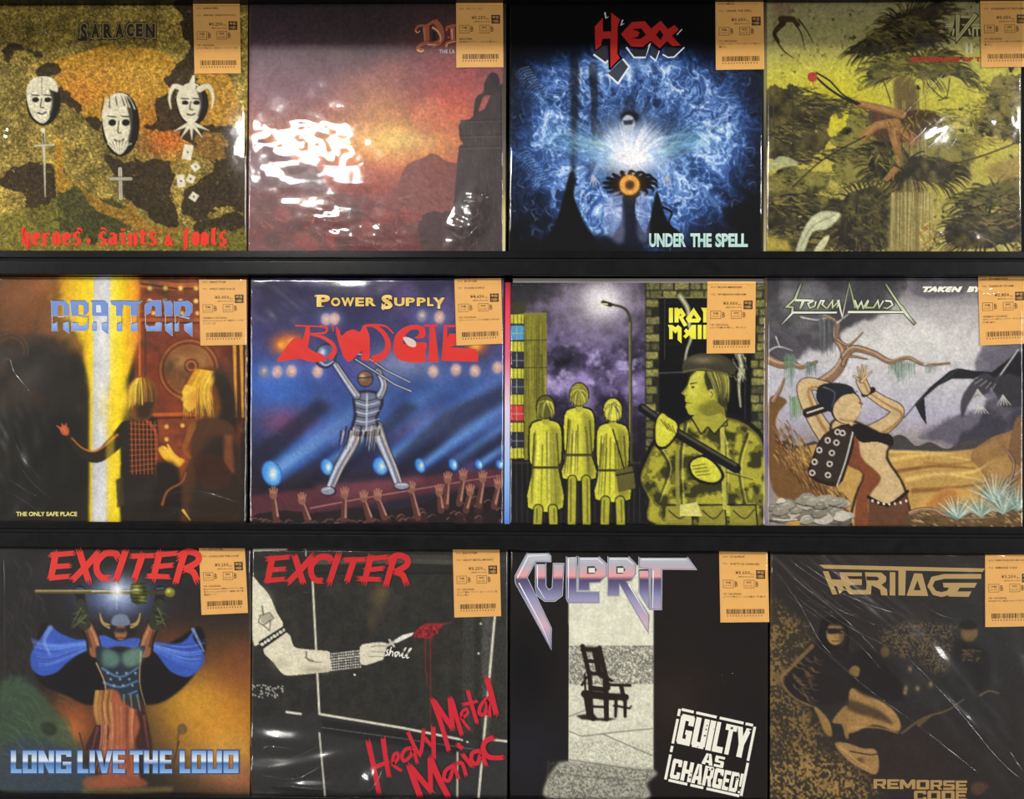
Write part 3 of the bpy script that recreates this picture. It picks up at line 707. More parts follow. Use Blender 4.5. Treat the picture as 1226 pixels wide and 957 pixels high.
    c.tuft(820, 760, 120, 90, 120, dk + [(126, 106, 72)], 40, 7, .1, 1.2)
    c.poly([(820, 600), (930, 560), (960, 520), (960, 620), (860, 650)], (150, 126, 66), .8, 8, 3)
    # long bent branches in brown and tan
    tan, tan2, rob = (160, 118, 70), (112, 74, 42), (78, 58, 46)
    c.poly([(410, 385), (520, 395), (640, 400), (660, 470), (580, 500), (520, 510), (430, 500), (408, 440)], rob, .95, 3, 3); c.line([(436, 390), (440, 480)], 5, (140, 60, 44), .8)
    c.line([(360, 372), (430, 386), (520, 410)], 26, tan, 1, 30, 1, 4); c.line([(385, 490), (430, 452), (500, 440)], 28, tan, 1, 32, 1, 4)
    c.line([(560, 500), (490, 455), (500, 520), (508, 590), (465, 640)], 44, tan, 1, 16, 1, 5); c.line([(520, 480), (505, 520), (512, 580)], 10, tan2, .7, 4, 3, 4)
    for p, w_ in (([(365, 384), (430, 398), (515, 424)], 7), ([(392, 500), (436, 464), (500, 452)], 7), ([(545, 508), (500, 480), (512, 540), (516, 590), (480, 640)], 8)):
        c.line(p, w_, tan2, .8, 3, 3, 5); c.line([(x - 6, y - 16) for x, y in p], 4, (206, 164, 108), .6, 2, 2, 5)
    for i in range(26): x = 420 + c.r.random() * 220; y = 396 + c.r.random() * 90; c.line([(x, y), (x + 10, y + 18), (x + 6, y + 34)], 4, c.r.choice([(52, 38, 32), (110, 84, 66), (96, 66, 48)]), .7, 1, 1, 3)
    c.tuft(600, 440, 80, 50, 46, [(120, 112, 50), (70, 62, 34), (150, 140, 70)], 34, 6, 1.2, 2.5); c.tuft(470, 560, 60, 40, 40, dk + md, 40, 6, 1.2, 2.0)
    for dx in (-18, 0, 18): c.line([(492, 600), (470 + dx, 645)], 9, tan, 1, 3)
    c.line([(205, 268), (250, 310), (300, 345), (360, 374)], 7, (30, 24, 20), 1, 9, sm=4); c.line([(215, 262), (262, 290), (310, 340), (370, 372)], 6, (30, 24, 20), 1, 6, sm=4); c.ell(200, 276, 18, 18, (176, 62, 50)); c.line([(200, 285), (208, 325)], 4, (160, 60, 50), .8, 1)
    c.line([(130, 670), (240, 570), (390, 488)], 5, (44, 36, 26), 1, 5, sm=5); c.line([(650, 600), (800, 560), (945, 505)], 7, (70, 54, 34), 1, 5, sm=5)
    for i in range(6): c.line([(700, 560 - i * 14), (950, 470 + i * 6)], 2, (130, 112, 60), .6)
    for a in ((450, 280, 480, 370), (610, 300, 690, 350), (690, 280, 650, 360)): c.line([(a[0], a[1]), ((a[0] + a[2]) / 2 + 10, (a[1] + a[3]) / 2 + 24), (a[2], a[3])], 4, (60, 54, 30), 1, sm=5)
    # winged insect, pale leaves
    c.poly([(60, 0), (145, 0), (120, 70), (95, 90), (60, 60)], (150, 118, 90), .6, 3)
    c.line([(90, 70), (130, 70), (150, 90)], 26, (70, 52, 36), 1, 14); c.line([(95, 85), (65, 120), (80, 150)], 22, (60, 44, 32), 1, 10, sm=4)
    for p in ([(150, 70), (180, 110), (203, 155)], [(140, 90), (160, 120), (174, 180)], [(75, 150), (100, 185), (135, 210)]): c.line(p, 6, (44, 32, 24), 1, 2, sm=4)
    c.poly([(140, 900), (180, 800), (230, 757), (290, 760), (300, 775), (250, 820), (200, 830), (170, 900)], (196, 198, 160), 1, 2, 3); c.line([(160, 880), (200, 810), (280, 770)], 5, (140, 146, 110), .8, sm=4)
    c.poly([(40, 610), (80, 560), (130, 570), (150, 590), (90, 600)], (176, 178, 130), .9, 2, 3); c.poly([(205, 900), (240, 850), (262, 845), (240, 890)], (206, 206, 160), 1, 1, 3); c.poly([(35, 840), (110, 860), (130, 900), (35, 900)], (196, 176, 70), .8, 6)
    c.tuft(620, 850, 40, 50, 40, [(206, 190, 110), (150, 110, 50), (90, 70, 40)], 20, 6, .5, 6)
    c.grain(3, 86, .10); c.grain(8, 87, .06)
    b = K(); b.F(1080, 10, 1226 / 100)
    drk, pal = (66, 58, 30), (196, 188, 134)
    b.poly([(750, 290), (780, 140), (1000, 150), (960, 230), (860, 230), (900, 260), (970, 270), (1180, 290), (1180, 415), (690, 415)], drk)
    for p in ([(640, 235), (745, 235)], [(640, 265), (745, 265)], [(860, 125), (1000, 125)], [(1020, 245), (1180, 245)]): b.line(p, 18, pal)
    b.line([(820, 90), (815, 450), (1100, 80)], 84, drk); b.line([(820, 96), (815, 440), (1085, 90)], 58, pal); b.line([(820, 100), (818, 430), (1078, 100)], 10, (120, 110, 70))
    for p in ([(760, 300), (745, 400)], [(980, 300), (1000, 390)], [(1030, 290), (1180, 290)], [(1045, 300), (1040, 410)], [(1100, 300), (1105, 410)]): b.line(p, 26, pal)
    t = K(); t.F(1080, 10, 1226 / 100)
    for x in (950, 1018): t.line([(x, 510), (x, 660)], 28, (210, 206, 176))
    t.text('GUARDIANS OF T', 120, 715, 1160, 782, (176, 52, 44), .07)
    return [('band_lettering', b), ('title_lettering', t)]

def cover_gate(c):
    c.F(0, 320, S)
    c.fill((26, 22, 18))
    # brown panelled gate
    c.grad([(480, (118, 52, 20)), (700, (134, 62, 30)), (900, (78, 36, 18))], 'x', c.mask([(480, 0), (930, 0), (930, 930), (480, 930)], 6))
    c.grain(40, 101, .18)
    c.poly([(700, 30), (930, 30), (930, 120), (720, 120)], (60, 30, 20), .5, 20)
    for p, w, col in (([(500, 60), (640, 72), (700, 70)], 26, (196, 104, 34)), ([(500, 60), (640, 80), (700, 78)], 8, (74, 32, 14)), ([(495, 190), (715, 190)], 12, (178, 88, 36)), ([(495, 200), (715, 200)], 6, (66, 28, 12)), ([(520, 225), (520, 480)], 8, (92, 40, 18)), ([(500, 195), (500, 520)], 8, (206, 110, 44)), ([(500, 530), (700, 525)], 12, (206, 96, 30)), ([(500, 542), (700, 538)], 6, (66, 28, 12)), ([(720, 120), (720, 500)], 8, (84, 38, 18))):
        c.line(p, w, col, .9, soft=3)
    c.poly([(535, 235), (700, 235), (700, 500), (535, 500)], (120, 46, 22), .6, 8)
    for r, col in ((112, (92, 44, 18)), (106, (176, 96, 34)), (98, (84, 38, 16)), (90, (150, 86, 34)), (80, (128, 78, 38))): c.ell(676, 368, r, r * 1.02, col, 0, .95, 2)
    c.glow(650, 340, 40, 30, (214, 160, 90), .6); c.glow(720, 330, 30, 40, (196, 140, 80), .5)
    for r, col in ((26, (90, 42, 20)), (20, (190, 110, 50)), (13, (100, 50, 24))): c.ell(684, 354, r, r, col, 0, 1, 2)
    for y in (76, 122):
        for x in (535, 590, 645, 700): c.glow(x, y, 9, 9, (255, 214, 100), 1, 0, 2)
    for x, y in ((595, 165), (650, 165), (705, 165), (595, 570), (652, 566), (595, 615), (700, 560), (548, 165)): c.glow(x, y, 8, 8, (250, 200, 90), .95, 0, 2)
    c.poly([(830, 260), (885, 260), (885, 560), (840, 560)], (70, 30, 16), .9, 6)
    for x in (838, 862): c.line([(x, 275), (x + 6, 535)], 12, (226, 160, 40), .95, 8, 2)
    for y in (330, 385, 440, 500, 545): c.glow(886, y, 7, 9, (255, 210, 110), 1, 0, 2)
    c.poly([(870, 560), (930, 560), (930, 930), (700, 930), (850, 700)], (26, 20, 16), .9, 16)
    # light coming through the gap
    c.grad([(0, (120, 66, 24)), (60, (140, 76, 24)), (200, (206, 128, 20)), (290, (246, 216, 12)), (332, (250, 224, 30)), (336, (214, 216, 220)), (390, (222, 224, 226)), (402, (250, 228, 60)), (440, (248, 226, 10)), (490, (236, 150, 20)), (520, (140, 70, 20))], 'x', c.mask([(0, 0), (505, 0), (500, 260), (455, 400), (440, 520), (430, 930), (320, 930), (320, 400), (260, 260), (0, 230)], 10))
    c.poly([(336, 0), (394, 0), (392, 300), (388, 400), (395, 500), (395, 930), (336, 930)], (212, 214, 220), .95, 3)
    c.poly([(300, 380), (322, 300), (336, 300), (336, 930), (318, 930), (318, 500)], (238, 190, 30), .85, 3); c.line([(328, 340), (328, 930)], 9, (206, 120, 20), .6, soft=4)
    c.rag([(180, 30), (340, 40), (338, 180), (300, 300), (240, 300), (190, 230)], (238, 196, 24), .8, 60, 103, 30, .55, edge=.5); c.glow(410, 270, 40, 90, (248, 232, 150), .7); c.glow(365, 330, 34, 80, (240, 236, 220), .6)
    # smoke, black left leaf
    c.rag([(0, 30), (190, 30), (215, 120), (250, 220), (310, 320), (320, 930), (0, 930)], (96, 60, 30), .7, 70, 102, 40, .75, edge=.45)
    c.rag([(0, 280), (100, 250), (190, 300), (270, 310), (312, 390), (318, 930), (0, 930)], (30, 26, 20), .9, 80, 104, 60, .97, edge=.8)
    c.glow(60, 110, 90, 70, (130, 78, 34), .8); c.glow(150, 60, 70, 50, (168, 96, 30), .6)
    for r in (62, 48): c.line([(40 + r * math.cos(t), 300 + r * math.sin(t)) for t in np.linspace(3.3, 6.6, 14)], 5, (96, 74, 44), .6, soft=3)
    c.glow(110, 390, 60, 60, (62, 56, 48), .7); c.poly([(0, 500), (320, 520), (320, 930), (0, 930)], (20, 17, 12), .85, 30)
    c.grad([(300, (226, 150, 24)), (318, (246, 206, 18)), (334, (250, 226, 40)), (337, (206, 208, 214)), (366, (226, 227, 230)), (392, (214, 216, 220)), (398, (250, 230, 90)), (432, (248, 222, 14)), (460, (240, 176, 16))], 'x', c.mask([(322, 30), (470, 30), (466, 260), (444, 400), (430, 560), (428, 930), (320, 930), (320, 420), (300, 330)], 7) * .92)
    # two onlookers seen from behind, lit along one side
    c.poly([(440, 560), (560, 540), (556, 740), (556, 930), (440, 930), (434, 700)], (34, 26, 16), 1, 4, 3)
    c.glow(420, 500, 50, 70, (246, 206, 20), .7)
    c.line([(455, 580), (400, 640), (345, 680), (290, 660), (245, 600)], 62, (34, 28, 16), 1, 20, 3, 5); c.line([(420, 600), (350, 655), (300, 650), (258, 612)], 9, (212, 120, 40), .8, 5, 3, 5)
    c.ell(232, 584, 16, 20, (196, 92, 50), -.5, 1, 3)
    for q in ((205, 568), (222, 560), (238, 560)): c.line([(232, 590), q], 8, (206, 100, 60), 1, 4)
    for i in range(7):
        c.line([(470 + i * 14, 552), (474 + i * 14, 740)], 4, (206, 96, 36), .75, soft=1)
    for j in range(10): c.line([(465, 560 + j * 19), (562, 566 + j * 17)], 4, (206, 96, 36), .6, soft=1)
    c.line([(520, 545), (560, 600), (556, 730)], 13, (214, 92, 40), .6, 4, 4, 4)
    c.poly([(455, 440), (480, 400), (530, 395), (560, 430), (556, 500), (530, 545), (480, 545), (458, 500)], (120, 72, 20), 1, 5, 4)
    c.poly([(500, 440), (540, 430), (552, 480), (535, 535), (490, 535)], (52, 32, 16), .95, 10, 4)
    for i in range(60):
        t = c.r.random(); x = 462 + t * 80; c.line([(505 + (t - .5) * 40, 398 + 8 * abs(t - .5)), (x, 430), (x - 6 + 12 * t, 480 + 40 * c.r.random() * (1 - t))], 6, c.r.choice([(244, 204, 40), (206, 150, 30), (250, 226, 90), (120, 76, 20)]) if t < .6 else c.r.choice([(150, 100, 30), (90, 56, 20), (200, 150, 50)]), .6, 2, 1, 4)
    c.glow(446, 470, 16, 40, (250, 214, 40), .9)
    c.poly([(648, 470), (655, 430), (670, 385), (730, 360), (790, 370), (830, 430), (830, 560), (770, 560), (700, 530), (660, 520)], (110, 62, 20), 1, 5, 4)
    for i in range(90):
        t = c.r.random(); x = 660 + t * 90; c.line([(x + 34 + 10 * c.r.random(), 366 + 14 * t), (x + 8 * c.r.random(), 430), (x - 8 + 24 * t, 470 + 80 * c.r.random())], 6, c.r.choice([(236, 190, 40), (250, 220, 90), (190, 120, 24), (224, 160, 40)]), .55, 2, 1, 4)
    c.poly([(664, 420), (650, 446), (654, 462), (646, 474), (656, 482), (654, 496), (676, 520), (700, 500), (700, 430)], (240, 196, 64), .95, 2); c.glow(690, 470, 14, 30, (196, 120, 40), .6)
    c.poly([(760, 380), (800, 378), (840, 460), (840, 620), (760, 600), (790, 500)], (34, 24, 16), .95, 10, 4)
    c.poly([(690, 560), (760, 540), (840, 580), (860, 760), (830, 930), (640, 930), (650, 760), (680, 680)], (78, 46, 22), 1, 6, 4); c.poly([(740, 620), (850, 640), (850, 930), (680, 930), (700, 760)], (40, 28, 18), .9, 14, 4)
    c.line([(690, 570), (660, 650), (680, 680)], 24, (150, 90, 26), .8, 10, 6, 4); c.poly([(800, 600), (830, 600), (838, 740), (800, 720)], (150, 82, 44), .7, 6); c.rag([(690, 690), (770, 670), (830, 760), (740, 800)], (60, 30, 16), .6, 14, 105, 8, .8)
    c.poly([(566, 655), (590, 640), (640, 680), (660, 690), (640, 715), (600, 700)], (238, 178, 44), 1, 2, 3)
    for q in ((570, 652), (582, 642), (600, 636)): c.line([(630, 690), q], 13, (244, 190, 60), 1, 7)
    c.poly([(560, 700), (640, 720), (640, 930), (540, 930), (556, 760)], (24, 18, 12), .95, 8, 3)
    c.line([(580, 850), (600, 800), (650, 770), (665, 735)], 9, (176, 92, 40), .8, 5, 2, 4); c.line([(655, 870), (680, 905)], 10, (236, 190, 60), .9, 3)
    c.poly([(415, 760), (440, 750), (445, 850), (420, 860)], (60, 50, 30), .9, 2); c.line([(430, 700), (410, 770)], 5, (238, 200, 40), .9); c.line([(395, 560), (395, 930)], 30, (246, 206, 10), .5, soft=14)
    c.grain(3, 107, .06)
    b = K(); b.F(55, 350, 1226 / 180)
    g = [(60, (112, 146, 214)), (185, (112, 140, 208)), (215, (170, 190, 226)), (250, (150, 180, 232)), (345, (96, 132, 214))]
    o, wl = (70, 84, 130), (214, 222, 238)
    def blk(pts, hole=None):
        p = np.array(pts, float); cc = p.mean(0)
        b.poly(pts, g)
    AB = [[(45, 70), (150, 70), (185, 105), (185, 190), (145, 190), (145, 110), (130, 100), (95, 100), (95, 190), (50, 190)], [(50, 260), (90, 245), (92, 312), (50, 312)], [(145, 250), (185, 235), (185, 330), (145, 300)],
          [(200, 70), (320, 70), (345, 90), (345, 160), (310, 188), (310, 110), (295, 100), (260, 100), (260, 190), (212, 190)], [(212, 250), (260, 250), (262, 275), (310, 275), (345, 240), (345, 290), (320, 312), (212, 312)],
          [(368, 70), (480, 70), (503, 95), (503, 190), (380, 190), (380, 90)], [(380, 255), (410, 240), (410, 312), (380, 312)], [(455, 255), (503, 245), (503, 340), (460, 305)],
          [(525, 70), (640, 70), (640, 95), (625, 105), (618, 190), (575, 190), (575, 110), (540, 100)], [(580, 260), (618, 245), (618, 315), (580, 315)],
          [(640, 70), (780, 75), (745, 105), (745, 190), (695, 190), (695, 110), (640, 100)], [(695, 260), (745, 245), (745, 315), (695, 315)],
          [(820, 90), (850, 70), (935, 70), (940, 190), (900, 190), (895, 110), (860, 105), (855, 160), (810, 185), (810, 110)], [(812, 262), (850, 280), (890, 280), (900, 250), (940, 250), (938, 312), (825, 312)],
          [(960, 70), (1010, 70), (1028, 95), (1028, 190), (975, 190), (970, 100)], [(975, 262), (1028, 245), (1028, 350), (980, 310)],
          [(1048, 75), (1150, 70), (1190, 100), (1190, 160), (1165, 190), (1120, 190), (1145, 160), (1140, 110), (1100, 105), (1085, 190), (1050, 190)], [(1055, 262), (1080, 245), (1080, 312), (1055, 312)], [(1130, 262), (1190, 245), (1190, 355), (1135, 310)]]
    for q in AB:
        b.line(q + [q[0], q[1]], 9, wl); b.line(q + [q[0], q[1]], 4, o)
    for q in AB: b.poly(q, g)
    b.poly([(410, 105), (445, 105), (452, 165), (410, 165)], (220, 222, 224))
    b.line([(265, 186), (330, 200)], 14, g); b.line([(98, 200), (145, 200)], 6, wl); b.line([(1090, 196), (1170, 214)], 12, g)
    for x0, x1 in ((50, 185), (212, 345), (380, 503), (575, 618), (695, 745), (812, 940), (975, 1028), (1055, 1190)):
        b.line([(x0, 190), (x0, 260)], 4, wl); b.line([(x1, 190), (x1, 250)], 4, o)
    t = K(); t.F(0, 320, S); t.text('THE ONLY SAFE PLACE', 58, 876, 276, 892, (236, 222, 128), .03)
    return [('band_lettering', b), ('title_lettering', t)]

def cover_stage(c):
    c.F(295, 320, S)
    c.grad([(0, (40, 36, 60)), (120, (54, 50, 92)), (260, (66, 66, 126)), (400, (52, 84, 160)), (560, (56, 74, 130)), (680, (40, 44, 84)), (760, (44, 34, 50)), (960, (36, 26, 32))])
    n = c.noise(160, 111, 4); c.mix(n * .45, (26, 28, 56)); n2 = c.noise(110, 112, 4); c.mix(np.clip(n2 - .45, 0, 1) * 1.1, (110, 86, 150))
    c.glow(110, 440, 130, 90, (60, 120, 220), .7); c.glow(560, 340, 120, 60, (180, 190, 220), .55); c.glow(700, 560, 120, 50, (150, 160, 220), .6); c.glow(130, 550, 80, 46, (140, 70, 100), .65); c.glow(300, 380, 80, 60, (60, 70, 150), .5)
    c.glow(840, 160, 120, 120, (60, 56, 90), .6); c.glow(60, 120, 60, 60, (40, 32, 62), .5); c.glow(880, 480, 90, 110, (110, 140, 210), .45)
    # beams rising from the floor lamps
    for x, y, l, w in ((92, 738, 560, 70), (290, 715, 560, 46), (480, 712, 560, 50), (622, 710, 500, 36), (740, 705, 400, 30), (832, 706, 300, 24), (905, 706, 160, 18)):
        a = -.62
        ex, ey = x + l * math.cos(a), y + l * math.sin(a); nx, ny = -math.sin(a), math.cos(a)
        for s_, al, col in ((1.15, .35, (56, 116, 214)), (.8, .4, (84, 150, 236)), (.4, .35, (150, 200, 250))):
            p = [(x + nx * w * .55 * s_, y + ny * w * .55 * s_), (x - nx * w * .55 * s_, y - ny * w * .55 * s_), (ex - nx * w * 1.0 * s_, ey - ny * w * 1.0 * s_), (ex + nx * w * 1.0 * s_, ey + ny * w * 1.0 * s_)]
            m = c.mask(p, 10); d = c.T([(x, y)])[0]; yy, xx = np.mgrid[0:CN, 0:CN]
            m = m * np.clip(1.1 - np.hypot(xx - d[0], yy - d[1]) / (l * c.k()), 0, 1) ** 1.2
            c.mix(m * al * 1.3, col)
    for pts in ([(440, 760), (700, 520), (960, 400), (960, 460), (760, 580), (560, 760)], [(150, 800), (420, 620), (560, 480), (620, 500), (330, 760)], [(620, 760), (960, 560), (960, 610), (700, 760)], [(20, 660), (260, 470), (300, 500), (100, 690), (20, 740)]):
        c.poly(pts, (26, 24, 44), .65, 16)
    # spotlights overhead
    for x, y in ((65, 375), (112, 375), (162, 372), (256, 374), (668, 374), (750, 368), (817, 372), (898, 360), (286, 188), (316, 186), (628, 176), (690, 180)):
        d = .6 if y > 300 else .45
        c.glow(x, y, 34, 34, (120, 150, 220), .4); c.ell(x, y, 19, 22, (206, 166, 160) if (x != 65 and x != 628) else (130, 130, 156), .1, .9, 4); c.glow(x, y - 3, 9, 10, (244, 210, 186), .7)
    for x, y in ((130, 278), (168, 272), (820, 280)): c.glow(x, y, 40, 34, (238, 110, 20), .8); c.glow(x, y, 18, 16, (255, 200, 70), .9)
    # stage floor
    c.poly([(10, 800), (240, 790), (520, 760), (960, 712), (960, 780), (700, 800), (380, 860), (10, 910)], (92, 44, 54), .9, 8); c.poly([(240, 780), (620, 745), (640, 770), (330, 830)], (140, 76, 90), .5, 14)
    c.line([(230, 862), (420, 826), (720, 776), (960, 736)], 5, (196, 130, 130), .8, 3, 1); c.poly([(10, 700), (140, 790), (240, 770), (240, 790), (10, 820)], (30, 22, 36), .8, 10)
    # footlights
    for x, y, rx, ry in ((92, 738, 32, 44), (290, 715, 20, 28), (480, 712, 24, 30), (622, 710, 15, 24), (740, 706, 13, 20), (832, 706, 11, 17), (905, 706, 10, 15)):
        c.ell(x, y, rx + 4, ry + 4, (30, 80, 170), -.35, 1, 2); c.ell(x, y, rx, ry, (70, 150, 230), -.35, 1, 2); c.glow(x + 4, y, rx * .5, ry * .55, (240, 250, 240), .95)
    # crowd silhouettes and raised hands
    c.rag([(10, 900), (120, 870), (240, 880), (380, 860), (520, 870), (620, 850), (700, 820), (800, 800), (960, 790), (960, 960), (10, 960)], (30, 20, 24), .5, 24, 113, 12, .95)
    for i in range(70):
        x = 10 + c.r.random() * 950; y = 935 - c.r.random() * (20 + 110 * max(0, (x - 480) / 480)); c.ell(x, y, 17, 20, c.r.choice([(40, 26, 28), (56, 34, 34), (26, 18, 22)]), 0, .9, 2); c.line([(x - 14, y - 10), (x, y - 19), (x + 12, y - 12)], 4, (186, 126, 116), .7, 1, 1, 3)
    for x, y, h_ in ((98, 800, 80), (200, 820, 70), (352, 800, 84), (420, 812, 70), (470, 806, 70), (590, 780, 96), (720, 745, 90), (775, 735, 90), (845, 742, 90), (800, 790, 60), (900, 765, 70), (690, 790, 60)):
        dx = (c.r.random() - .5) * 50
        c.line([(x + dx, y + h_ + 20), (x, y + 20)], 24, (92, 54, 48), 1, 17, 1); c.line([(x + dx + 6, y + h_ + 10), (x + 5, y + 20)], 7, (206, 150, 134), .8, 4, 1); c.ell(x, y + 14, 14, 16, (140, 92, 78), 0, 1, 1)
        for j in range(4): c.line([(x - 9 + j * 6, y + 8), (x - 13 + j * 9, y - 16 + abs(j - 1.5) * 6)], 7, (170, 116, 98), 1, 5)
    # chrome mannequin, one arm raised
    cr, dk = (206, 214, 232), (34, 36, 56)
    def limb(p, w, w2):
        c.line(p, w + 6, dk, 1, w2 + 6, 1, 4); c.line(p, w, (120, 124, 146), 1, w2, 1, 4); c.line([(x - w * .18, y) for x, y in p], w * .3, cr, .95, w2 * .3, 1, 4); c.line([(x + w * .28, y) for x, y in p], w * .15, (230, 206, 170), .8, w2 * .15, 1, 4)
    limb([(410, 570), (370, 650), (330, 720), (300, 790)], 44, 26); limb([(465, 570), (490, 640), (520, 710), (545, 780)], 42, 26)
    c.ell(296, 802, 28, 18, dk); c.ell(292, 800, 24, 14, (150, 150, 166)); c.ell(556, 784, 30, 16, dk); c.ell(556, 782, 26, 12, (150, 150, 166)); c.line([(276, 796), (300, 790)], 4, cr); c.line([(540, 778), (570, 778)], 4, cr)
    c.poly([(380, 460), (420, 440), (480, 450), (492, 490), (470, 540), (478, 600), (400, 606), (370, 590), (384, 530)], dk, 1, 1, 4); c.poly([(390, 468), (425, 450), (470, 458), (480, 490), (460, 540), (464, 580), (405, 590), (384, 580), (396, 530)], (110, 114, 138), 1, 1, 4)
    for i in range(8): c.line([(394, 470 + i * 16), (430, 480 + i * 15), (476, 468 + i * 15)], 4, cr if i % 2 else dk, .9, 3, sm=4)
    c.line([(432, 455), (430, 590)], 6, cr, .8)
    limb([(395, 460), (360, 410), (320, 350)], 26, 18); limb([(478, 460), (492, 420), (470, 370)], 26, 16); c.ell(284, 318, 40, 46, dk, .3); c.ell(284, 318, 33, 39, (72, 92, 140), .3); c.glow(272, 304, 12, 14, cr, .95); c.line([(256, 330), (284, 352), (312, 338)], 6, cr, .9, 3, sm=4)
    c.ell(426, 400, 30, 30, dk); c.ell(426, 400, 25, 26, (120, 84, 60)); c.glow(416, 392, 10, 10, (240, 200, 150), .95); c.line([(404, 398), (448, 394)], 5, dk)
    for p in ([(385, 310), (420, 315), (500, 370), (585, 412)], [(390, 330), (470, 380), (530, 420), (590, 445)]): c.line(p, 12, dk, 1, 8); c.line(p, 4, cr, .9)
    for i in range(16):
        x = 340 + i * 9; c.line([(x, 570 + c.r.random() * 20), (x - 10, 620 + c.r.random() * 40)], 7, c.r.choice([(150, 140, 140), dk, (200, 190, 180)]), .9, 2)
    c.grain(3, 114, .06)
    t = K(); t.F(370, 345, 1226 / 170); gold = [(50, (250, 226, 140)), (110, (222, 180, 88)), (190, (250, 226, 150))]
    L = [('P', 65, 182, 58, 162), ('O', 190, 270, 82, 158), ('W', 278, 390, 82, 158), ('E', 400, 475, 82, 158), ('R', 488, 578, 82, 156), ('S', 625, 722, 58, 182), ('U', 735, 825, 82, 156), ('P', 835, 915, 82, 156), ('P', 930, 1008, 82, 156), ('L', 1020, 1075, 82, 156), ('Y', 1070, 1172, 82, 178)]
    for ch, a0, a1, b0, b1 in L: t.text(ch, a0 - 6, b0 - 5, a1 + 8, b1 + 7, (24, 14, 26), .09)
    for ch, a0, a1, b0, b1 in L: t.text(ch, a0, b0, a1, b1, gold, .045)
    for p in ([(50, 72), (66, 62), (100, 70)], [(625, 165), (640, 186), (655, 176)], [(66, 158), (128, 158)], [(640, 160), (710, 70)], [(1110, 172), (1170, 82)]): t.line(p, 10, gold, 5, 3)
    b = K(); b.F(325, 370, 1226 / 280); red = (216, 50, 44)
    b.poly([(30, 275), (60, 225), (110, 160), (150, 155), (180, 195), (225, 225), (260, 235), (290, 270), (210, 278), (150, 262), (90, 268)], red, 4)
    for p, w, w2 in (([(125, 88), (190, 90), (250, 92)], 9, 7), ([(190, 92), (186, 140), (170, 200)], 20, 40), ([(250, 92), (290, 100), (280, 125), (225, 130), (200, 132)], 12, 9), ([(205, 132), (270, 150), (320, 185), (330, 225), (300, 262)], 12, 30)): b.line(p, w, red, w2, 5)
    b.line([(285, 88), (292, 120)], 10, red, 5); b.line([(318, 85), (326, 118)], 10, red, 5)
    b.poly([(338, 95), (356, 110), (368, 140), (395, 118), (430, 108), (462, 120), (480, 90), (485, 110), (492, 160), (480, 210), (450, 240), (420, 270), (400, 275), (378, 250), (360, 200), (345, 150)], red, 5)
    for p, w, w2 in (([(484, 85), (500, 140), (498, 200), (492, 270)], 14, 46), ([(490, 88), (540, 90), (590, 130), (612, 190), (590, 240), (530, 268)], 12, 40), ([(540, 84), (600, 92), (640, 130)], 12, 6)): b.line(p, w, red, w2, 6)
    b.poly([(640, 200), (650, 140), (690, 100), (740, 84), (790, 90), (808, 120), (800, 150), (760, 155), (740, 140), (700, 150), (690, 185), (720, 180), (810, 178), (806, 230), (805, 278), (720, 278), (670, 265), (648, 240)], red, 4)
    b.poly([(700, 140), (730, 112), (765, 108), (775, 125), (760, 145), (730, 148)], (58, 60, 110), 4); b.poly([(690, 152), (720, 150), (756, 172), (752, 200), (715, 190)], (220, 200, 190), 4)
    b.line([(800, 88), (872, 88)], 12, red); b.line([(842, 90), (846, 160), (850, 278)], 22, red, 54, 4)
    b.line([(905, 90), (965, 90)], 12, red); b.line([(912, 92), (910, 160), (905, 272)], 18, red, 26, 4); b.line([(915, 158), (965, 156)], 16, red); b.poly([(930, 130), (968, 130), (968, 190), (935, 200), (1000, 206), (1070, 210), (1086, 240), (1082, 278), (896, 272), (905, 230)], red)
    return [('title_lettering', t), ('band_lettering', b)]

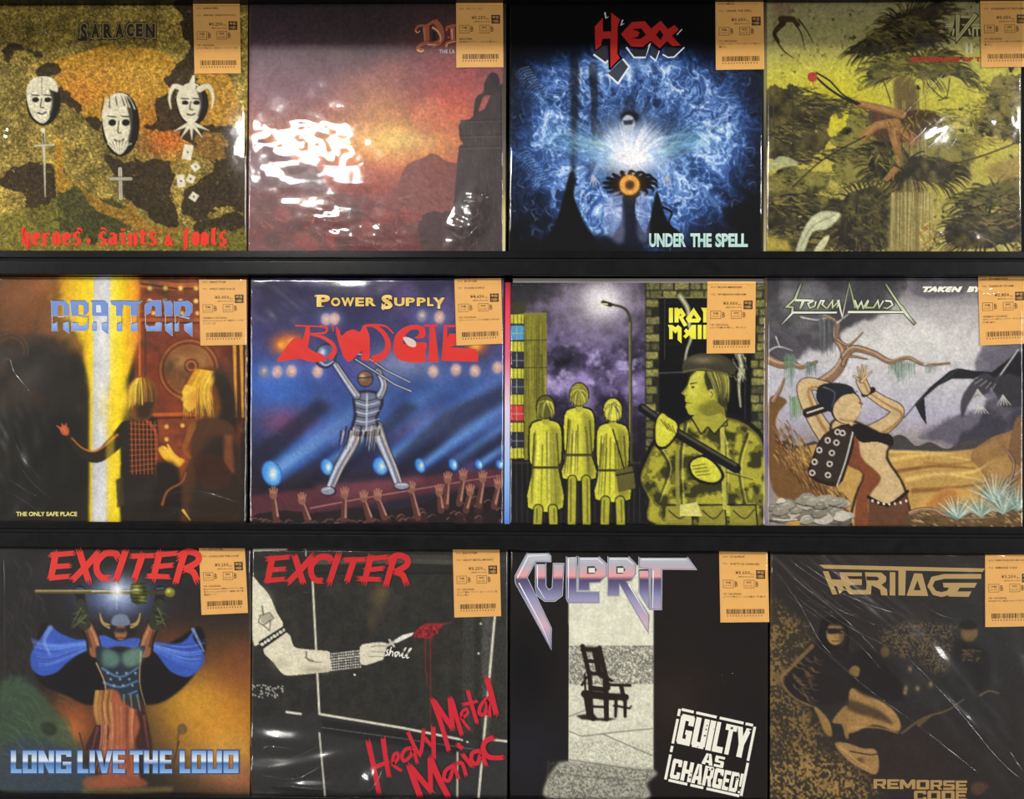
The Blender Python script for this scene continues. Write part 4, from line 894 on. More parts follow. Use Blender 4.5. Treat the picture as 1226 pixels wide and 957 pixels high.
def cover_street(c):
    c.F(600, 320, S)
    ye, yd, yl, bk = (212, 210, 66), (96, 92, 34), (238, 236, 130), (20, 19, 22)
    # violet night sky, moon
    c.grad([(40, (46, 44, 50)), (120, (92, 84, 100)), (300, (74, 66, 100)), (480, (56, 48, 76)), (600, (46, 38, 54)), (700, (34, 28, 34))])
    n = c.noise(90, 121, 5); c.mix(np.clip(n - .42, 0, 1) * 2.0, (140, 124, 176)); c.mix(np.clip(.5 - n, 0, 1) * 2.2, (22, 20, 32))
    n3 = c.noise(36, 122, 3); m = c.mask([(30, 280), (520, 260), (520, 480), (30, 480)], 30); c.mix(np.clip(n3 - .55, 0, 1) * 2.2 * m, (176, 164, 212))
    c.poly([(30, 40), (180, 40), (130, 120), (60, 160), (30, 150)], (38, 38, 40), .9, 24)
    c.glow(355, 120, 160, 120, (140, 130, 146), .85); c.glow(355, 125, 78, 70, (176, 170, 184), .8); c.glow(362, 120, 66, 58, (236, 234, 236), .97, 0, 1.3)
    for r in (100, 135): c.line([(360 + r * math.cos(t), 120 + r * math.sin(t)) for t in np.linspace(0, 6.28, 40)], 12, (160, 150, 170), .22, soft=10)
    # tower block at the left
    c.poly([(30, 130), (90, 120), (90, 700), (30, 700)], (60, 58, 44), 1, 2); c.poly([(82, 165), (164, 165), (164, 690), (82, 690)], (128, 124, 44), 1, 1)
    for i in range(60):
        x = 84 + c.r.random() * 78; c.line([(x, 170 + c.r.random() * 300), (x, 300 + c.r.random() * 380)], 4, c.r.choice([yd, (168, 164, 60), (76, 72, 30)]), .45)
    for y in (262, 360): c.line([(84, y), (164, y)], 3, (60, 58, 30))
    c.poly([(30, 186), (84, 186), (84, 700), (30, 700)], (26, 26, 30))
    for i, (y, h_, col) in enumerate(((170, 34, ye), (210, 52, (88, 160, 206)), (268, 36, ye), (308, 50, (46, 48, 62)), (364, 34, ye), (402, 50, (52, 54, 70)), (456, 36, ye), (496, 54, (206, 60, 62)), (556, 34, ye), (594, 50, (40, 42, 54)), (648, 36, ye))):
        c.poly([(32, y), (82, y), (82, y + h_), (32, y + h_)], col, .95)
        for k in range(3 if col == ye else 1): c.line([(46 + k * 14 if col == ye else 57, y), (46 + k * 14 if col == ye else 57, y + h_)], 3, (70, 66, 30) if col == ye else (170, 170, 160), .8)
        if col != ye: c.line([(32, y + h_ * .55), (82, y + h_ * .55)], 2.5, (200, 200, 196), .7)
    # railings and dark pavement
    c.poly([(30, 690), (520, 690), (520, 940), (30, 940)], (22, 20, 22), .97)
    for i in range(24): c.line([(36 + i * 20, 690), (36 + i * 20, 910)], 5, (48, 46, 44), .9)
    c.line([(30, 700), (520, 700)], 6, (54, 50, 48))
    # street lamp
    c.line([(464, 700), (463, 260), (462, 190), (440, 148), (372, 130)], 13, (64, 62, 40), 1, 8, sm=5); c.line([(461, 690), (460, 200)], 4, (166, 160, 80), .8); c.line([(366, 128), (392, 136)], 16, (40, 38, 34)); c.line([(345, 132), (380, 134)], 6, (230, 220, 170), .9)
    # brick wall with a dark window
    c.poly([(515, 52), (950, 52), (950, 960), (515, 960)], (36, 36, 30))
    row = 0; y = 54
    while y < 940:
        x = 516 - (row % 2) * 24
        while x < 950:
            w = 40 + c.r.random() * 16
            inside = 566 < x + w * .5 < 895 and y > 96 and y < 640
            if not inside: c.poly([(max(x, 516) + 3, y + 3), (x + w - 3, y + 2), (x + w - 3, y + 27), (max(x, 516) + 3, y + 28)], c.r.choice([(126, 124, 66), (104, 102, 58), (146, 142, 80), (84, 82, 54), (116, 112, 76)]), .95, 2)
            x += w
        y += 31; row += 1
    c.grain(6, 123, .22, c.mask([(515, 52), (950, 52), (950, 960), (515, 960)]))
    c.poly([(566, 110), (893, 110), (893, 640), (566, 640)], (10, 10, 12)); c.line([(566, 110), (893, 110)], 5, (120, 118, 70)); c.line([(566, 380), (660, 376)], 4, (90, 96, 104), .8)
    for i in range(7): c.line([(570, 130 + i * 24), (640, 128 + i * 25)], 2, (44, 46, 50), .8)
    c.line([(585, 110), (585, 330)], 3, (54, 56, 58)); c.line([(872, 310), (872, 640)], 3, (60, 64, 66))
    for p in ([(640, 105), (668, 150), (672, 200), (680, 250), (664, 300), (656, 350)], [(845, 300), (860, 360), (850, 420), (856, 500)]): c.line(p, 20, (166, 164, 130), .8, 7, 3, 4); c.line(p, 6, (226, 222, 190), .8, 2, 1, 4)
    c.tuft(850, 350, 26, 60, 40, [(190, 188, 150), (120, 120, 96), (220, 216, 180)], 20, 5, 1.5, .8, .8)
    # three plain passers-by in yellow coats, backs turned
    def coat(x, w, top, hem, hair):
        c.poly([(x - w * .5, top + 26), (x - w * .2, top), (x + w * .2, top), (x + w * .5, top + 26), (x + w * .52, top + 150), (x + w * .42, top + 170), (x + w * .58, hem), (x - w * .58, hem), (x - w * .42, top + 170), (x - w * .52, top + 150)], bk, 1, 1, 3)
        c.poly([(x - w * .46, top + 32), (x - w * .18, top + 6), (x + w * .18, top + 6), (x + w * .46, top + 32), (x + w * .46, top + 150), (x + w * .37, top + 170), (x + w * .52, hem - 6), (x - w * .52, hem - 6), (x - w * .37, top + 170), (x - w * .46, top + 150)], ye, 1, 1, 3)
        for i in range(12):
            u = (c.r.random() - .5) * .9; c.line([(x + w * u * .8, top + 40 + c.r.random() * 60), (x + w * u, top + 200), (x + w * u * 1.1, hem - 20)], 6, c.r.choice([yd, yl, (150, 146, 44), yd]), .7, 2, 2, 4)
        c.poly([(x + w * .1, top + 10), (x + w * .46, top + 40), (x + w * .5, hem - 8), (x + w * .2, hem - 8)], (70, 68, 26), .45, 12)
        c.line([(x - w * .4, top + 172), (x + w * .4, top + 172)], 9, (60, 58, 26)); c.line([(x - w * .34, top + 50), (x - w * .4, top + 160)], 5, (54, 52, 24), .8); c.line([(x + w * .34, top + 50), (x + w * .4, top + 160)], 5, (54, 52, 24), .8)
        for sx in (-1, 1): c.line([(x + sx * w * .22, hem), (x + sx * w * .24, 915)], w * .32, bk); c.line([(x + sx * w * .22, hem), (x + sx * w * .24, 915)], w * .25, (176, 174, 56)); c.line([(x + sx * w * .26, hem), (x + sx * w * .27, 910)], 6, yd, .8)
        c.line([(x, top + 8), (x, top - 20)], 24, (176, 172, 60)); c.ell(x, top - 44, 36, 44, bk); c.ell(x, top - 44, 32, 40, hair)
        for i in range(40):
            t = c.r.random() * 6.28; c.line([(x, top - 66), (x + 26 * math.cos(t), top - 48 + 20 * math.sin(t)), (x + 32 * math.cos(t), top - 24 + 24 * abs(math.sin(t)))], 4, c.r.choice([yl, yd, (70, 68, 30), ye]), .7, 1, sm=3)
    coat(160, 118, 545, 865, (92, 90, 40)); coat(280, 112, 500, 760, (150, 146, 50)); coat(400, 118, 555, 835, ye)
    c.poly([(410, 725), (470, 712), (482, 790), (420, 806)], (96, 92, 44)); c.line([(412, 745), (476, 732)], 5, bk); c.line([(400, 580), (440, 720)], 5, bk)
    # large plain bust in a cap and field coat, turned away
    c.poly([(486, 760), (510, 680), (560, 600), (660, 540), (720, 520), (830, 530), (910, 570), (950, 650), (950, 930), (540, 930), (520, 830)], bk, 1, 2, 4)
    c.poly([(500, 760), (522, 690), (570, 608), (664, 552), (720, 535), (824, 542), (900, 582), (940, 660), (940, 920), (556, 920), (530, 830)], (112, 108, 40), 1, 2, 4)
    n = c.noise(46, 125, 3); m = c.mask([(505, 760), (530, 690), (580, 612), (670, 560), (720, 545), (824, 552), (895, 590), (935, 670), (935, 920), (560, 920), (535, 830)], 4, 4)
    c.mix(np.clip((n - .52) / .05, 0, 1) * m * .9, (178, 174, 56)); c.mix(np.clip((.40 - n) / .05, 0, 1) * m * .85, (46, 44, 24))
    for p in ([(660, 560), (640, 700), (650, 900)], [(760, 560), (800, 640), (800, 900)], [(560, 640), (600, 720), (560, 840)], [(880, 600), (850, 720), (880, 900)], [(700, 700), (900, 760)]): c.line(p, 12, (40, 38, 22), .75, 4, 3, 5); c.line([(x + 9, y) for x, y in p], 5, yl, .6, 2, 2, 5)
    c.poly([(600, 850), (900, 850), (900, 895), (600, 890)], (190, 186, 70), .95, 1); c.line([(600, 850), (900, 850)], 5, bk); c.line([(600, 893), (900, 896)], 5, bk)
    for x in (640, 760, 870): c.poly([(x - 50, 850), (x + 40, 846), (x + 46, 930), (x - 54, 930)], (150, 146, 56), .95); c.line([(x - 50, 852), (x + 40, 850), (x + 46, 925)], 5, bk); c.line([(x - 40, 870), (x, 900), (x + 34, 868)], 5, (60, 58, 28), sm=3)
    c.poly([(640, 850), (700, 840), (720, 890), (640, 890)], (214, 210, 120)); c.line([(790, 560), (800, 860)], 16, (196, 192, 84), .9); c.line([(630, 640), (632, 850)], 14, (150, 146, 60), .9)
    c.poly([(690, 440), (790, 440), (800, 540), (740, 580), (690, 540)], (150, 146, 50), 1, 2, 3)
    face = [(700, 372), (676, 396), (668, 424), (645, 452), (660, 464), (657, 478), (664, 486), (659, 500), (672, 528), (712, 532), (730, 570), (806, 566), (794, 480), (812, 430), (800, 372)]
    c.line(face + [face[0]], 9, bk); c.poly(face, (186, 182, 60), 1, 1)
    c.poly([(690, 376), (720, 380), (712, 440), (690, 470), (672, 440), (676, 400)], (226, 222, 96), .6, 10, 3); c.poly([(700, 500), (760, 470), (800, 500), (804, 566), (736, 566)], (104, 100, 40), .7, 10)
    c.line([(678, 418), (700, 414)], 5, bk, .9, 3); c.ell(686, 430, 6, 3.5, bk); c.line([(660, 486), (682, 488)], 4, (70, 50, 24), .9, 2); c.line([(668, 430), (650, 452), (664, 460)], 3, (96, 92, 36), .8, sm=3)
    c.poly([(730, 372), (806, 372), (822, 430), (806, 500), (776, 486), (770, 452), (738, 440)], (52, 50, 28), 1, 2, 3); c.ell(752, 456, 13, 19, (196, 190, 74)); c.line([(748, 446), (757, 456), (750, 468)], 3, (90, 84, 34), sm=3)
    for i in range(90): t = c.r.random(); c.line([(738 + 66 * t, 376), (752 + 62 * t, 410), (768 + 44 * t, 440 + 44 * c.r.random())], 4, c.r.choice([(150, 146, 54), (40, 38, 22), (96, 92, 38), yl]), .7, 1, sm=3)
    c.poly([(680, 540), (700, 522), (740, 535), (785, 522), (812, 545), (760, 600), (740, 575), (715, 600)], (172, 168, 60), .95, 1); c.line([(682, 542), (715, 598), (740, 572), (762, 598), (810, 546)], 5, bk)
    c.poly([(650, 372), (660, 330), (720, 308), (790, 316), (836, 350), (830, 385), (770, 372), (700, 370)], (62, 58, 44), 1, 1, 4); c.line([(652, 376), (730, 366), (825, 392)], 9, (96, 92, 60), .9, 5, sm=4); c.glow(720, 332, 46, 14, (130, 124, 92), .8)
    # pale glove holding a rolled umbrella
    c.line([(505, 505), (640, 600), (840, 720)], 32, bk, 1, 36); c.line([(508, 500), (640, 592), (838, 708)], 10, (78, 76, 60), .9, 10)
    c.poly([(548, 560), (572, 515), (600, 530), (636, 556), (632, 600), (590, 650), (550, 640)], bk, 1, 1, 3); c.poly([(554, 562), (574, 524), (598, 538), (628, 560), (624, 598), (588, 640), (556, 630)], ye, 1, 1, 3)
    for i in range(4): c.line([(570 + i * 14, 545 + i * 8), (596 + i * 9, 580 + i * 5)], 4, yd, .9)
    c.poly([(670, 700), (720, 670), (770, 700), (800, 750), (760, 780), (690, 760)], bk, 1, 1, 3); c.poly([(678, 702), (720, 680), (762, 704), (788, 748), (756, 770), (694, 750)], ye, 1, 1, 3)
    for i in range(4): c.line([(684 + i * 6, 712 + i * 11), (730 + i * 6, 704 + i * 12)], 4, yd, .9)
    c.grain(3, 126, .09)
    b = K(); b.F(790, 355, 1116 / 70); y1 = [(220, (226, 222, 60)), (500, (240, 236, 90)), (900, (226, 222, 56))]
    b.line([(212, 220), (212, 500)], 78, y1); b.poly([(280, 220), (350, 220), (360, 245), (415, 220), (495, 355), (440, 410), (525, 545), (465, 580), (360, 400), (355, 498), (280, 498)], y1); b.poly([(368, 365), (395, 330), (420, 362)], (14, 14, 16))
    b.poly([(645, 215), (790, 430), (745, 498), (545, 498), (495, 430)], y1); b.poly([(645, 348), (700, 425), (605, 425)], (14, 14, 16)); b.poly([(785, 215), (870, 220), (905, 215), (905, 498), (828, 498), (828, 300)], y1)
    b.poly([(150, 545), (235, 545), (300, 590), (350, 545), (415, 600), (415, 900), (340, 830), (340, 660), (300, 710), (245, 650), (245, 815), (178, 815), (178, 600)], y1)
    b.poly([(460, 660), (500, 615), (545, 650), (610, 545), (690, 545), (690, 815), (610, 815), (560, 740), (490, 805), (445, 760), (500, 710)], y1); b.line([(760, 545), (760, 815)], 76, y1); b.line([(866, 545), (866, 815)], 76, y1)
    return [('band_lettering', b)]

def cover_desert(c):
    c.F(906, 320, S)
    c.grad([(30, (70, 68, 74)), (140, (170, 166, 168)), (260, (206, 204, 202)), (420, (196, 194, 202)), (540, (176, 172, 190)), (620, (150, 140, 140))])
    n = c.noise(150, 131, 5)
    c.rag([(30, 30), (560, 30), (520, 90), (470, 170), (330, 210), (260, 290), (150, 330), (30, 330)], (62, 60, 66), .7, 80, 132, 40, .95, edge=.3)
    c.rag([(560, 30), (800, 30), (790, 70), (660, 110), (560, 90)], (92, 90, 96), .7, 60, 133, 20, .8, edge=.4); c.rag([(800, 290), (960, 260), (960, 640), (760, 640), (560, 610), (700, 540), (830, 500), (780, 400)], (92, 88, 104), .7, 60, 134, 26, .9, edge=.35); c.rag([(820, 480), (960, 440), (960, 600), (700, 640), (800, 560)], (54, 52, 62), .7, 50, 135, 20, .8, edge=.4)
    c.mix(np.clip(n - .55, 0, 1) * .8 * c.mask([(30, 30), (960, 30), (960, 640), (30, 640)]), (226, 224, 226)); c.glow(170, 430, 110, 110, (170, 166, 184), .6); c.glow(560, 260, 130, 90, (222, 220, 216), .7)
    # hills, dunes
    c.rag([(30, 640), (100, 620), (150, 640), (220, 625), (220, 700), (30, 700)], (60, 56, 60), .25, 14, 136, 4); c.rag([(470, 620), (520, 600), (570, 640), (620, 625), (680, 650), (760, 620), (960, 600), (960, 690), (470, 690)], (72, 66, 68), .25, 18, 137, 4)
    c.poly([(140, 650), (480, 655), (640, 660), (780, 650), (960, 610), (960, 960), (140, 960)], (190, 152, 84), 1, 3, 3)
    c.rag([(760, 680), (820, 620), (900, 590), (960, 600), (960, 880), (780, 880), (820, 760)], (150, 112, 70), .4, 30, 138, 10, .9)
    for p, col, w in (([(480, 690), (620, 670), (760, 690)], (226, 190, 112), 16), ([(500, 730), (640, 712), (780, 720)], (120, 78, 44), 14), ([(540, 760), (660, 740), (800, 760)], (230, 196, 116), 18), ([(560, 800), (700, 790), (830, 770)], (134, 84, 46), 18), ([(600, 700), (700, 706), (800, 690)], (150, 104, 58), 8), ([(480, 660), (600, 662), (700, 668)], (232, 204, 130), 10), ([(200, 690), (300, 720), (330, 760)], (210, 160, 80), 20), ([(700, 740), (780, 730), (850, 690)], (240, 206, 120), 12)):
        c.line(p, w, col, .8, 4, 8, 6)
    c.poly([(560, 870), (640, 810), (700, 790), (790, 820), (850, 870), (700, 890)], (206, 160, 84), 1, 4, 4); c.poly([(640, 815), (700, 795), (740, 860), (660, 880), (600, 870)], (176, 118, 58), .8, 10, 4)
    c.poly([(820, 700), (880, 680), (930, 690), (910, 760), (840, 760)], (176, 140, 84), .8, 8, 4); c.poly([(920, 560), (940, 535), (960, 540), (960, 700), (900, 680)], (120, 92, 62), 1, 3, 3)
    # leaning old tree at the left, branch across the sky
    br = [(150, 110, 62), (86, 58, 34), (196, 154, 96), (60, 40, 26)]
    c.poly([(45, 480), (70, 460), (110, 480), (80, 520), (70, 570), (100, 640), (170, 700), (230, 760), (280, 830), (350, 890), (340, 930), (180, 870), (60, 800), (40, 600)], (116, 82, 46), 1, 2, 4)
    for i in range(330):
        t = c.r.random(); x = 60 + t * 230 + c.r.random() * 50 - 10; y = 600 + t * 260 + (c.r.random() - .5) * 150 * (1 - .3 * t)
        if x + 0 > 44 and y < 930: c.line([(x, y), (x + 12, y + 16), (x + 16, y + 34)], 5, c.r.choice(br), .7, 1, sm=2)
    def limb(p, w, w2):
        c.line(p, w + 4, (44, 32, 30), 1, w2 + 2, 1, 5); c.line(p, w, (140, 108, 82), 1, w2, 1, 5); c.line([(x - w * .2, y - w * .2) for x, y in p], w * .3, (206, 180, 150), .7, w2 * .3, 1, 5)
    limb([(235, 415), (290, 370), (315, 310), (285, 250), (290, 200), (250, 180)], 38, 8); limb([(315, 320), (350, 292), (420, 310), (480, 340), (540, 325), (600, 350), (690, 345)], 26, 5); limb([(45, 330), (90, 350), (130, 345), (160, 358), (215, 340)], 30, 10); limb([(290, 260), (330, 280), (380, 235)], 10, 3); limb([(60, 480), (85, 440), (100, 400)], 16, 5); limb([(310, 350), (330, 320), (395, 330)], 12, 4)
    for p in ([(160, 180), (215, 190), (250, 182)], [(45, 300), (80, 285), (130, 300)], [(70, 250), (85, 290)], [(290, 200), (340, 160)], [(600, 350), (640, 330)], [(290, 410), (330, 370)]): c.line(p, 6, (214, 210, 206), .9, 2, sm=3)
    for x0, x1, y0, y1, col in ((218, 284, 185, 330, (80, 82, 84)), (100, 138, 310, 450, (96, 124, 100)), (170, 216, 340, 400, (100, 122, 112)), (470, 500, 345, 390, (110, 132, 114)), (500, 570, 335, 420, (118, 136, 124)), (120, 160, 460, 560, (104, 134, 96)), (600, 640, 350, 385, (130, 140, 130))):
        for i in range(int((x1 - x0) * .8)):
            x = x0 + c.r.random() * (x1 - x0); c.line([(x, y0 + c.r.random() * 14), (x + 1, y0 + (y1 - y0) * (.4 + .6 * c.r.random()))], 3, tuple(np.array(col) + c.r.randint(-26, 46)), .75, 1)
    # big dark kite-like glider in the sky
    g = (30, 30, 36)
    c.poly([(565, 490), (620, 430), (690, 372), (720, 362), (780, 372), (840, 376), (900, 330), (935, 296), (960, 340), (960, 470), (900, 480), (840, 440), (770, 400), (700, 400), (640, 430), (600, 470), (608, 566), (590, 540)], g, .97, 1)
    c.line([(527, 540), (570, 490), (720, 364)], 4, (60, 60, 66)); c.line([(836, 436), (935, 296)], 5, (196, 196, 200)); c.poly([(730, 480), (755, 430), (800, 385), (840, 390), (830, 450), (770, 470), (735, 540)], (64, 62, 68), .95, 2, 3); c.poly([(820, 400), (900, 380), (960, 400), (960, 500), (880, 500)], (56, 54, 60), .9, 3)
    for x, y in ((790, 440), (800, 490), (880, 460)):
        for j in range(5): c.line([(x, y), (x - 20 + j * 12, y + 34)], 6, (196, 194, 190), .9, 3)
    for i in range(5): c.line([(760 + i * 20, 410 + i * 8), (790 + i * 16, 395 + i * 6)], 4, (150, 148, 150), .8)
    # dancer-like plain figure: brown jerkin, tan skirt, arms overhead
    sk, sd, ol = (206, 178, 132), (146, 106, 66), (40, 28, 22)
    def arm(p, w, w2): c.line(p, w + 6, ol, 1, w2 + 5, 1, 5); c.line(p, w, sk, 1, w2, 1, 5); c.line([(x + w * .26, y + w * .2) for x, y in p], w * .22, sd, .7, w2 * .2, 3, 5)
    arm([(250, 600), (205, 530), (170, 440), (190, 418), (255, 430)], 62, 34); arm([(400, 600), (470, 560), (505, 515), (450, 480), (390, 440)], 58, 28); c.line([(182, 522), (250, 500)], 34, ol); c.line([(182, 522), (250, 500)], 5, (230, 230, 226)); c.line([(385, 455), (415, 440)], 22, ol)
    arm([(390, 440), (376, 410)], 34, 36)
    for dx, dy in ((-28, -14), (-14, -46), (2, -52), (16, -48), (34, -30)): c.line([(376, 410), (376 + dx, 405 + dy)], 12, ol, 1, 8); c.line([(376, 410), (376 + dx, 405 + dy)], 9, sk, 1, 6)
    c.poly([(265, 555), (320, 540), (400, 570), (480, 620), (470, 680), (520, 760), (540, 820), (545, 940), (345, 940), (350, 820), (380, 740), (320, 700), (270, 640)], ol, 1, 2, 3); c.poly([(272, 560), (320, 548), (396, 578), (470, 624), (462, 684), (512, 762), (532, 824), (536, 940), (352, 940), (358, 826), (388, 740), (326, 694), (278, 640)], sk, 1, 2, 3)
    c.poly([(300, 570), (360, 600), (376, 680), (438, 740), (440, 770), (400, 830), (402, 940), (352, 940), (358, 826), (384, 740), (320, 700)], (124, 66, 40), .95, 2, 4)
    c.poly([(400, 820), (470, 850), (540, 800), (550, 940), (400, 940)], (96, 60, 40), .95, 2); c.line([(400, 822), (470, 852), (540, 802)], 12, ol, sm=3)
    for i in range(7): c.ell(415 + i * 20, 836 + 12 * math.sin(i * .52), 4, 5, (230, 228, 220))
    c.poly([(240, 600), (330, 560), (350, 620), (330, 700), (290, 784), (188, 750), (200, 680)], ol, 1, 1, 3); c.poly([(240, 606), (324, 570), (338, 620), (318, 700), (284, 770), (198, 742), (210, 680)], (52, 42, 38), 1, 1, 3)
    c.line([(345, 590), (320, 690), (288, 782)], 5, (226, 222, 214), 1, 4, sm=4)
    for x, y in ((255, 620), (290, 590), (225, 655), (270, 665), (208, 697), (262, 704), (200, 736), (256, 744), (308, 594), (286, 628)): c.ell(x, y, 11, 11, (216, 208, 196)); c.ell(x, y, 6, 6, ol)
    c.poly([(340, 570), (380, 562), (430, 590), (480, 600), (486, 640), (430, 625), (370, 625)], (30, 26, 26), 1, 1, 4)
    c.ell(320, 500, 56, 62, ol, .2); c.ell(324, 504, 51, 57, sk, .2); c.poly([(214, 470), (225, 425), (280, 414), (335, 425), (350, 450), (310, 460), (280, 490), (270, 520), (235, 500)], (34, 36, 44), 1, 1, 4); c.line([(240, 430), (280, 450), (270, 500)], 5, (110, 116, 130), .8, 2, 1, 4)
    c.line([(335, 452), (362, 446)], 6, ol, .9, 3); c.line([(368, 486), (378, 490)], 7, (140, 80, 60)); c.line([(300, 545), (350, 550), (372, 520)], 8, sd, .6, 3, 3, 4)
    # stones and plants along the foot
    for i in range(46):
        x = 40 + c.r.random() * 290; y = 830 + c.r.random() * 100; r_ = 16 + c.r.random() * 24; gq = c.r.randint(110, 206)
        c.poly([(x - r_, y + 8), (x - r_ * .5, y - r_ * .6), (x + r_ * .4, y - r_ * .7), (x + r_, y), (x + r_ * .3, y + r_ * .5)], (gq, gq - 6, gq - 20), 1, 1, 3); c.line([(x - r_, y + 10), (x, y + r_ * .55), (x + r_, y + 4)], 4, (50, 42, 38), .9, 2, sm=3); c.line([(x - r_ * .3, y - r_ * .3), (x + r_ * .3, y - r_ * .4)], 5, (226, 222, 210), .6, 2)
    c.poly([(545, 890), (640, 880), (800, 870), (960, 830), (960, 960), (545, 960)], (92, 72, 48), .9, 6, 3)
    for i in range(120):
        x = 550 + c.r.random() * 400; y = 870 + c.r.random() * 60; c.line([(x, y), (x + 14, y + 6)], 6, c.r.choice([(60, 46, 32), (176, 148, 96), (120, 96, 60), (206, 180, 130)]), .8, 2)
    limb([(550, 880), (590, 868), (640, 870), (680, 890), (760, 900), (850, 895)], 16, 4); limb([(880, 840), (900, 770), (940, 740), (960, 720)], 30, 14); limb([(905, 770), (920, 700), (880, 640)], 10, 4)
    for cx, cy, n_, l in ((715, 900, 16, 90), (800, 890, 14, 90), (850, 840, 16, 110), (930, 870, 16, 100), (880, 880, 14, 90)):
        for i in range(n_):
            t = -math.pi * (.15 + .7 * i / (n_ - 1)); c.line([(cx, cy), (cx + l * .6 * math.cos(t), cy + l * .6 * math.sin(t)), (cx + l * math.cos(t) * 1.05, cy + l * math.sin(t) * .95)], 8, c.r.choice([(150, 172, 160), (110, 136, 130), (196, 210, 196)]), .95, 1, sm=3)
    c.line([(60, 900), (100, 905), (145, 902)], 4, (236, 234, 226)); c.grain(3, 139, .08)
    b = K(); b.F(930, 330, 1226 / 180)
    ch = [(60, (70, 92, 60)), (110, (226, 232, 206)), (170, (132, 156, 84)), (215, (240, 244, 224)), (265, (146, 166, 96)), (300, (236, 240, 220)), (400, (96, 110, 80))]
    dk = (30, 34, 30)
    strokes = [([(200, 60), (150, 190), (80, 255), (130, 260), (125, 310), (40, 400)], 18), ([(150, 200), (300, 205)], 22), ([(130, 302), (490, 302)], 18), ([(215, 210), (190, 270)], 22), ([(300, 205), (255, 230), (270, 265), (310, 250), (318, 212)], 16), ([(330, 270), (360, 205), (385, 205), (370, 235), (405, 268)], 16), ([(410, 268), (455, 205), (455, 262), (510, 205), (490, 262)], 16),
               ([(500, 200), (535, 340), (592, 60), (640, 265)], 22), ([(635, 200), (660, 265), (690, 215), (705, 265), (745, 200)], 16), ([(745, 205), (725, 262), (790, 262)], 16), ([(790, 262), (825, 205), (835, 262), (870, 205)], 16), ([(885, 205), (930, 210), (945, 240), (900, 268), (870, 262)], 16), ([(580, 298), (1040, 298), (940, 150), (890, 70)], 18), ([(1010, 250), (1060, 320), (1130, 400)], 26)]
    for w_, col in ((12, dk), (0, ch)):
        for p, w in strokes: b.line(p, w + w_, col, w * .75 + w_)
    t = K(); t.F(1095, 335, 1226 / 85)
    for w_, a0, a1 in (('TAKEN', 135, 830), ('BY', 900, 1190)): t.text(w_, a0 + 8, 122, a1 + 8, 222, (30, 28, 30), .09, .3); t.text(w_, a0, 116, a1, 216, (240, 238, 226), .08, .3)
    return [('band_lettering', b), ('title_lettering', t)]

def exciter(b, F, ys, red, seed, xs=1.0):
    """brush-painted capitals; frame units of a 1226 x 283 crop"""
    b.F(*F)
    ST = {'E': [[(105, 55), (70, 230)], [(70, 62), (235, 48)], [(90, 150), (205, 142)], [(60, 235), (200, 222)]],
          'X': [[(285, 40), (350, 250)], [(425, 45), (330, 150), (235, 245)]],
          'C': [[(570, 75), (555, 50), (480, 50), (420, 110), (415, 180), (450, 230), (500, 235)]],
          'I': [[(630, 35), (560, 245)]], 'T': [[(680, 70), (840, 66)], [(755, 70), (700, 235)]],
          'E2': [[(890, 40), (840, 235)], [(860, 62), (1010, 48)], [(850, 150), (980, 138)], [(800, 220), (955, 225)]],
          'R': [[(1075, 50), (1040, 160), (1010, 265)], [(1030, 75), (1100, 35), (1175, 60), (1170, 115), (1080, 165)], [(1090, 165), (1140, 190), (1165, 245)]]}
    i = seed
    for k, sts in ST.items():
        for p in sts:
            i += 1
            b.brush([(x * xs, y * ys) for x, y in p], 50 if len(p) > 2 or abs(p[0][1] - p[-1][1]) > 60 else 40, red, i)

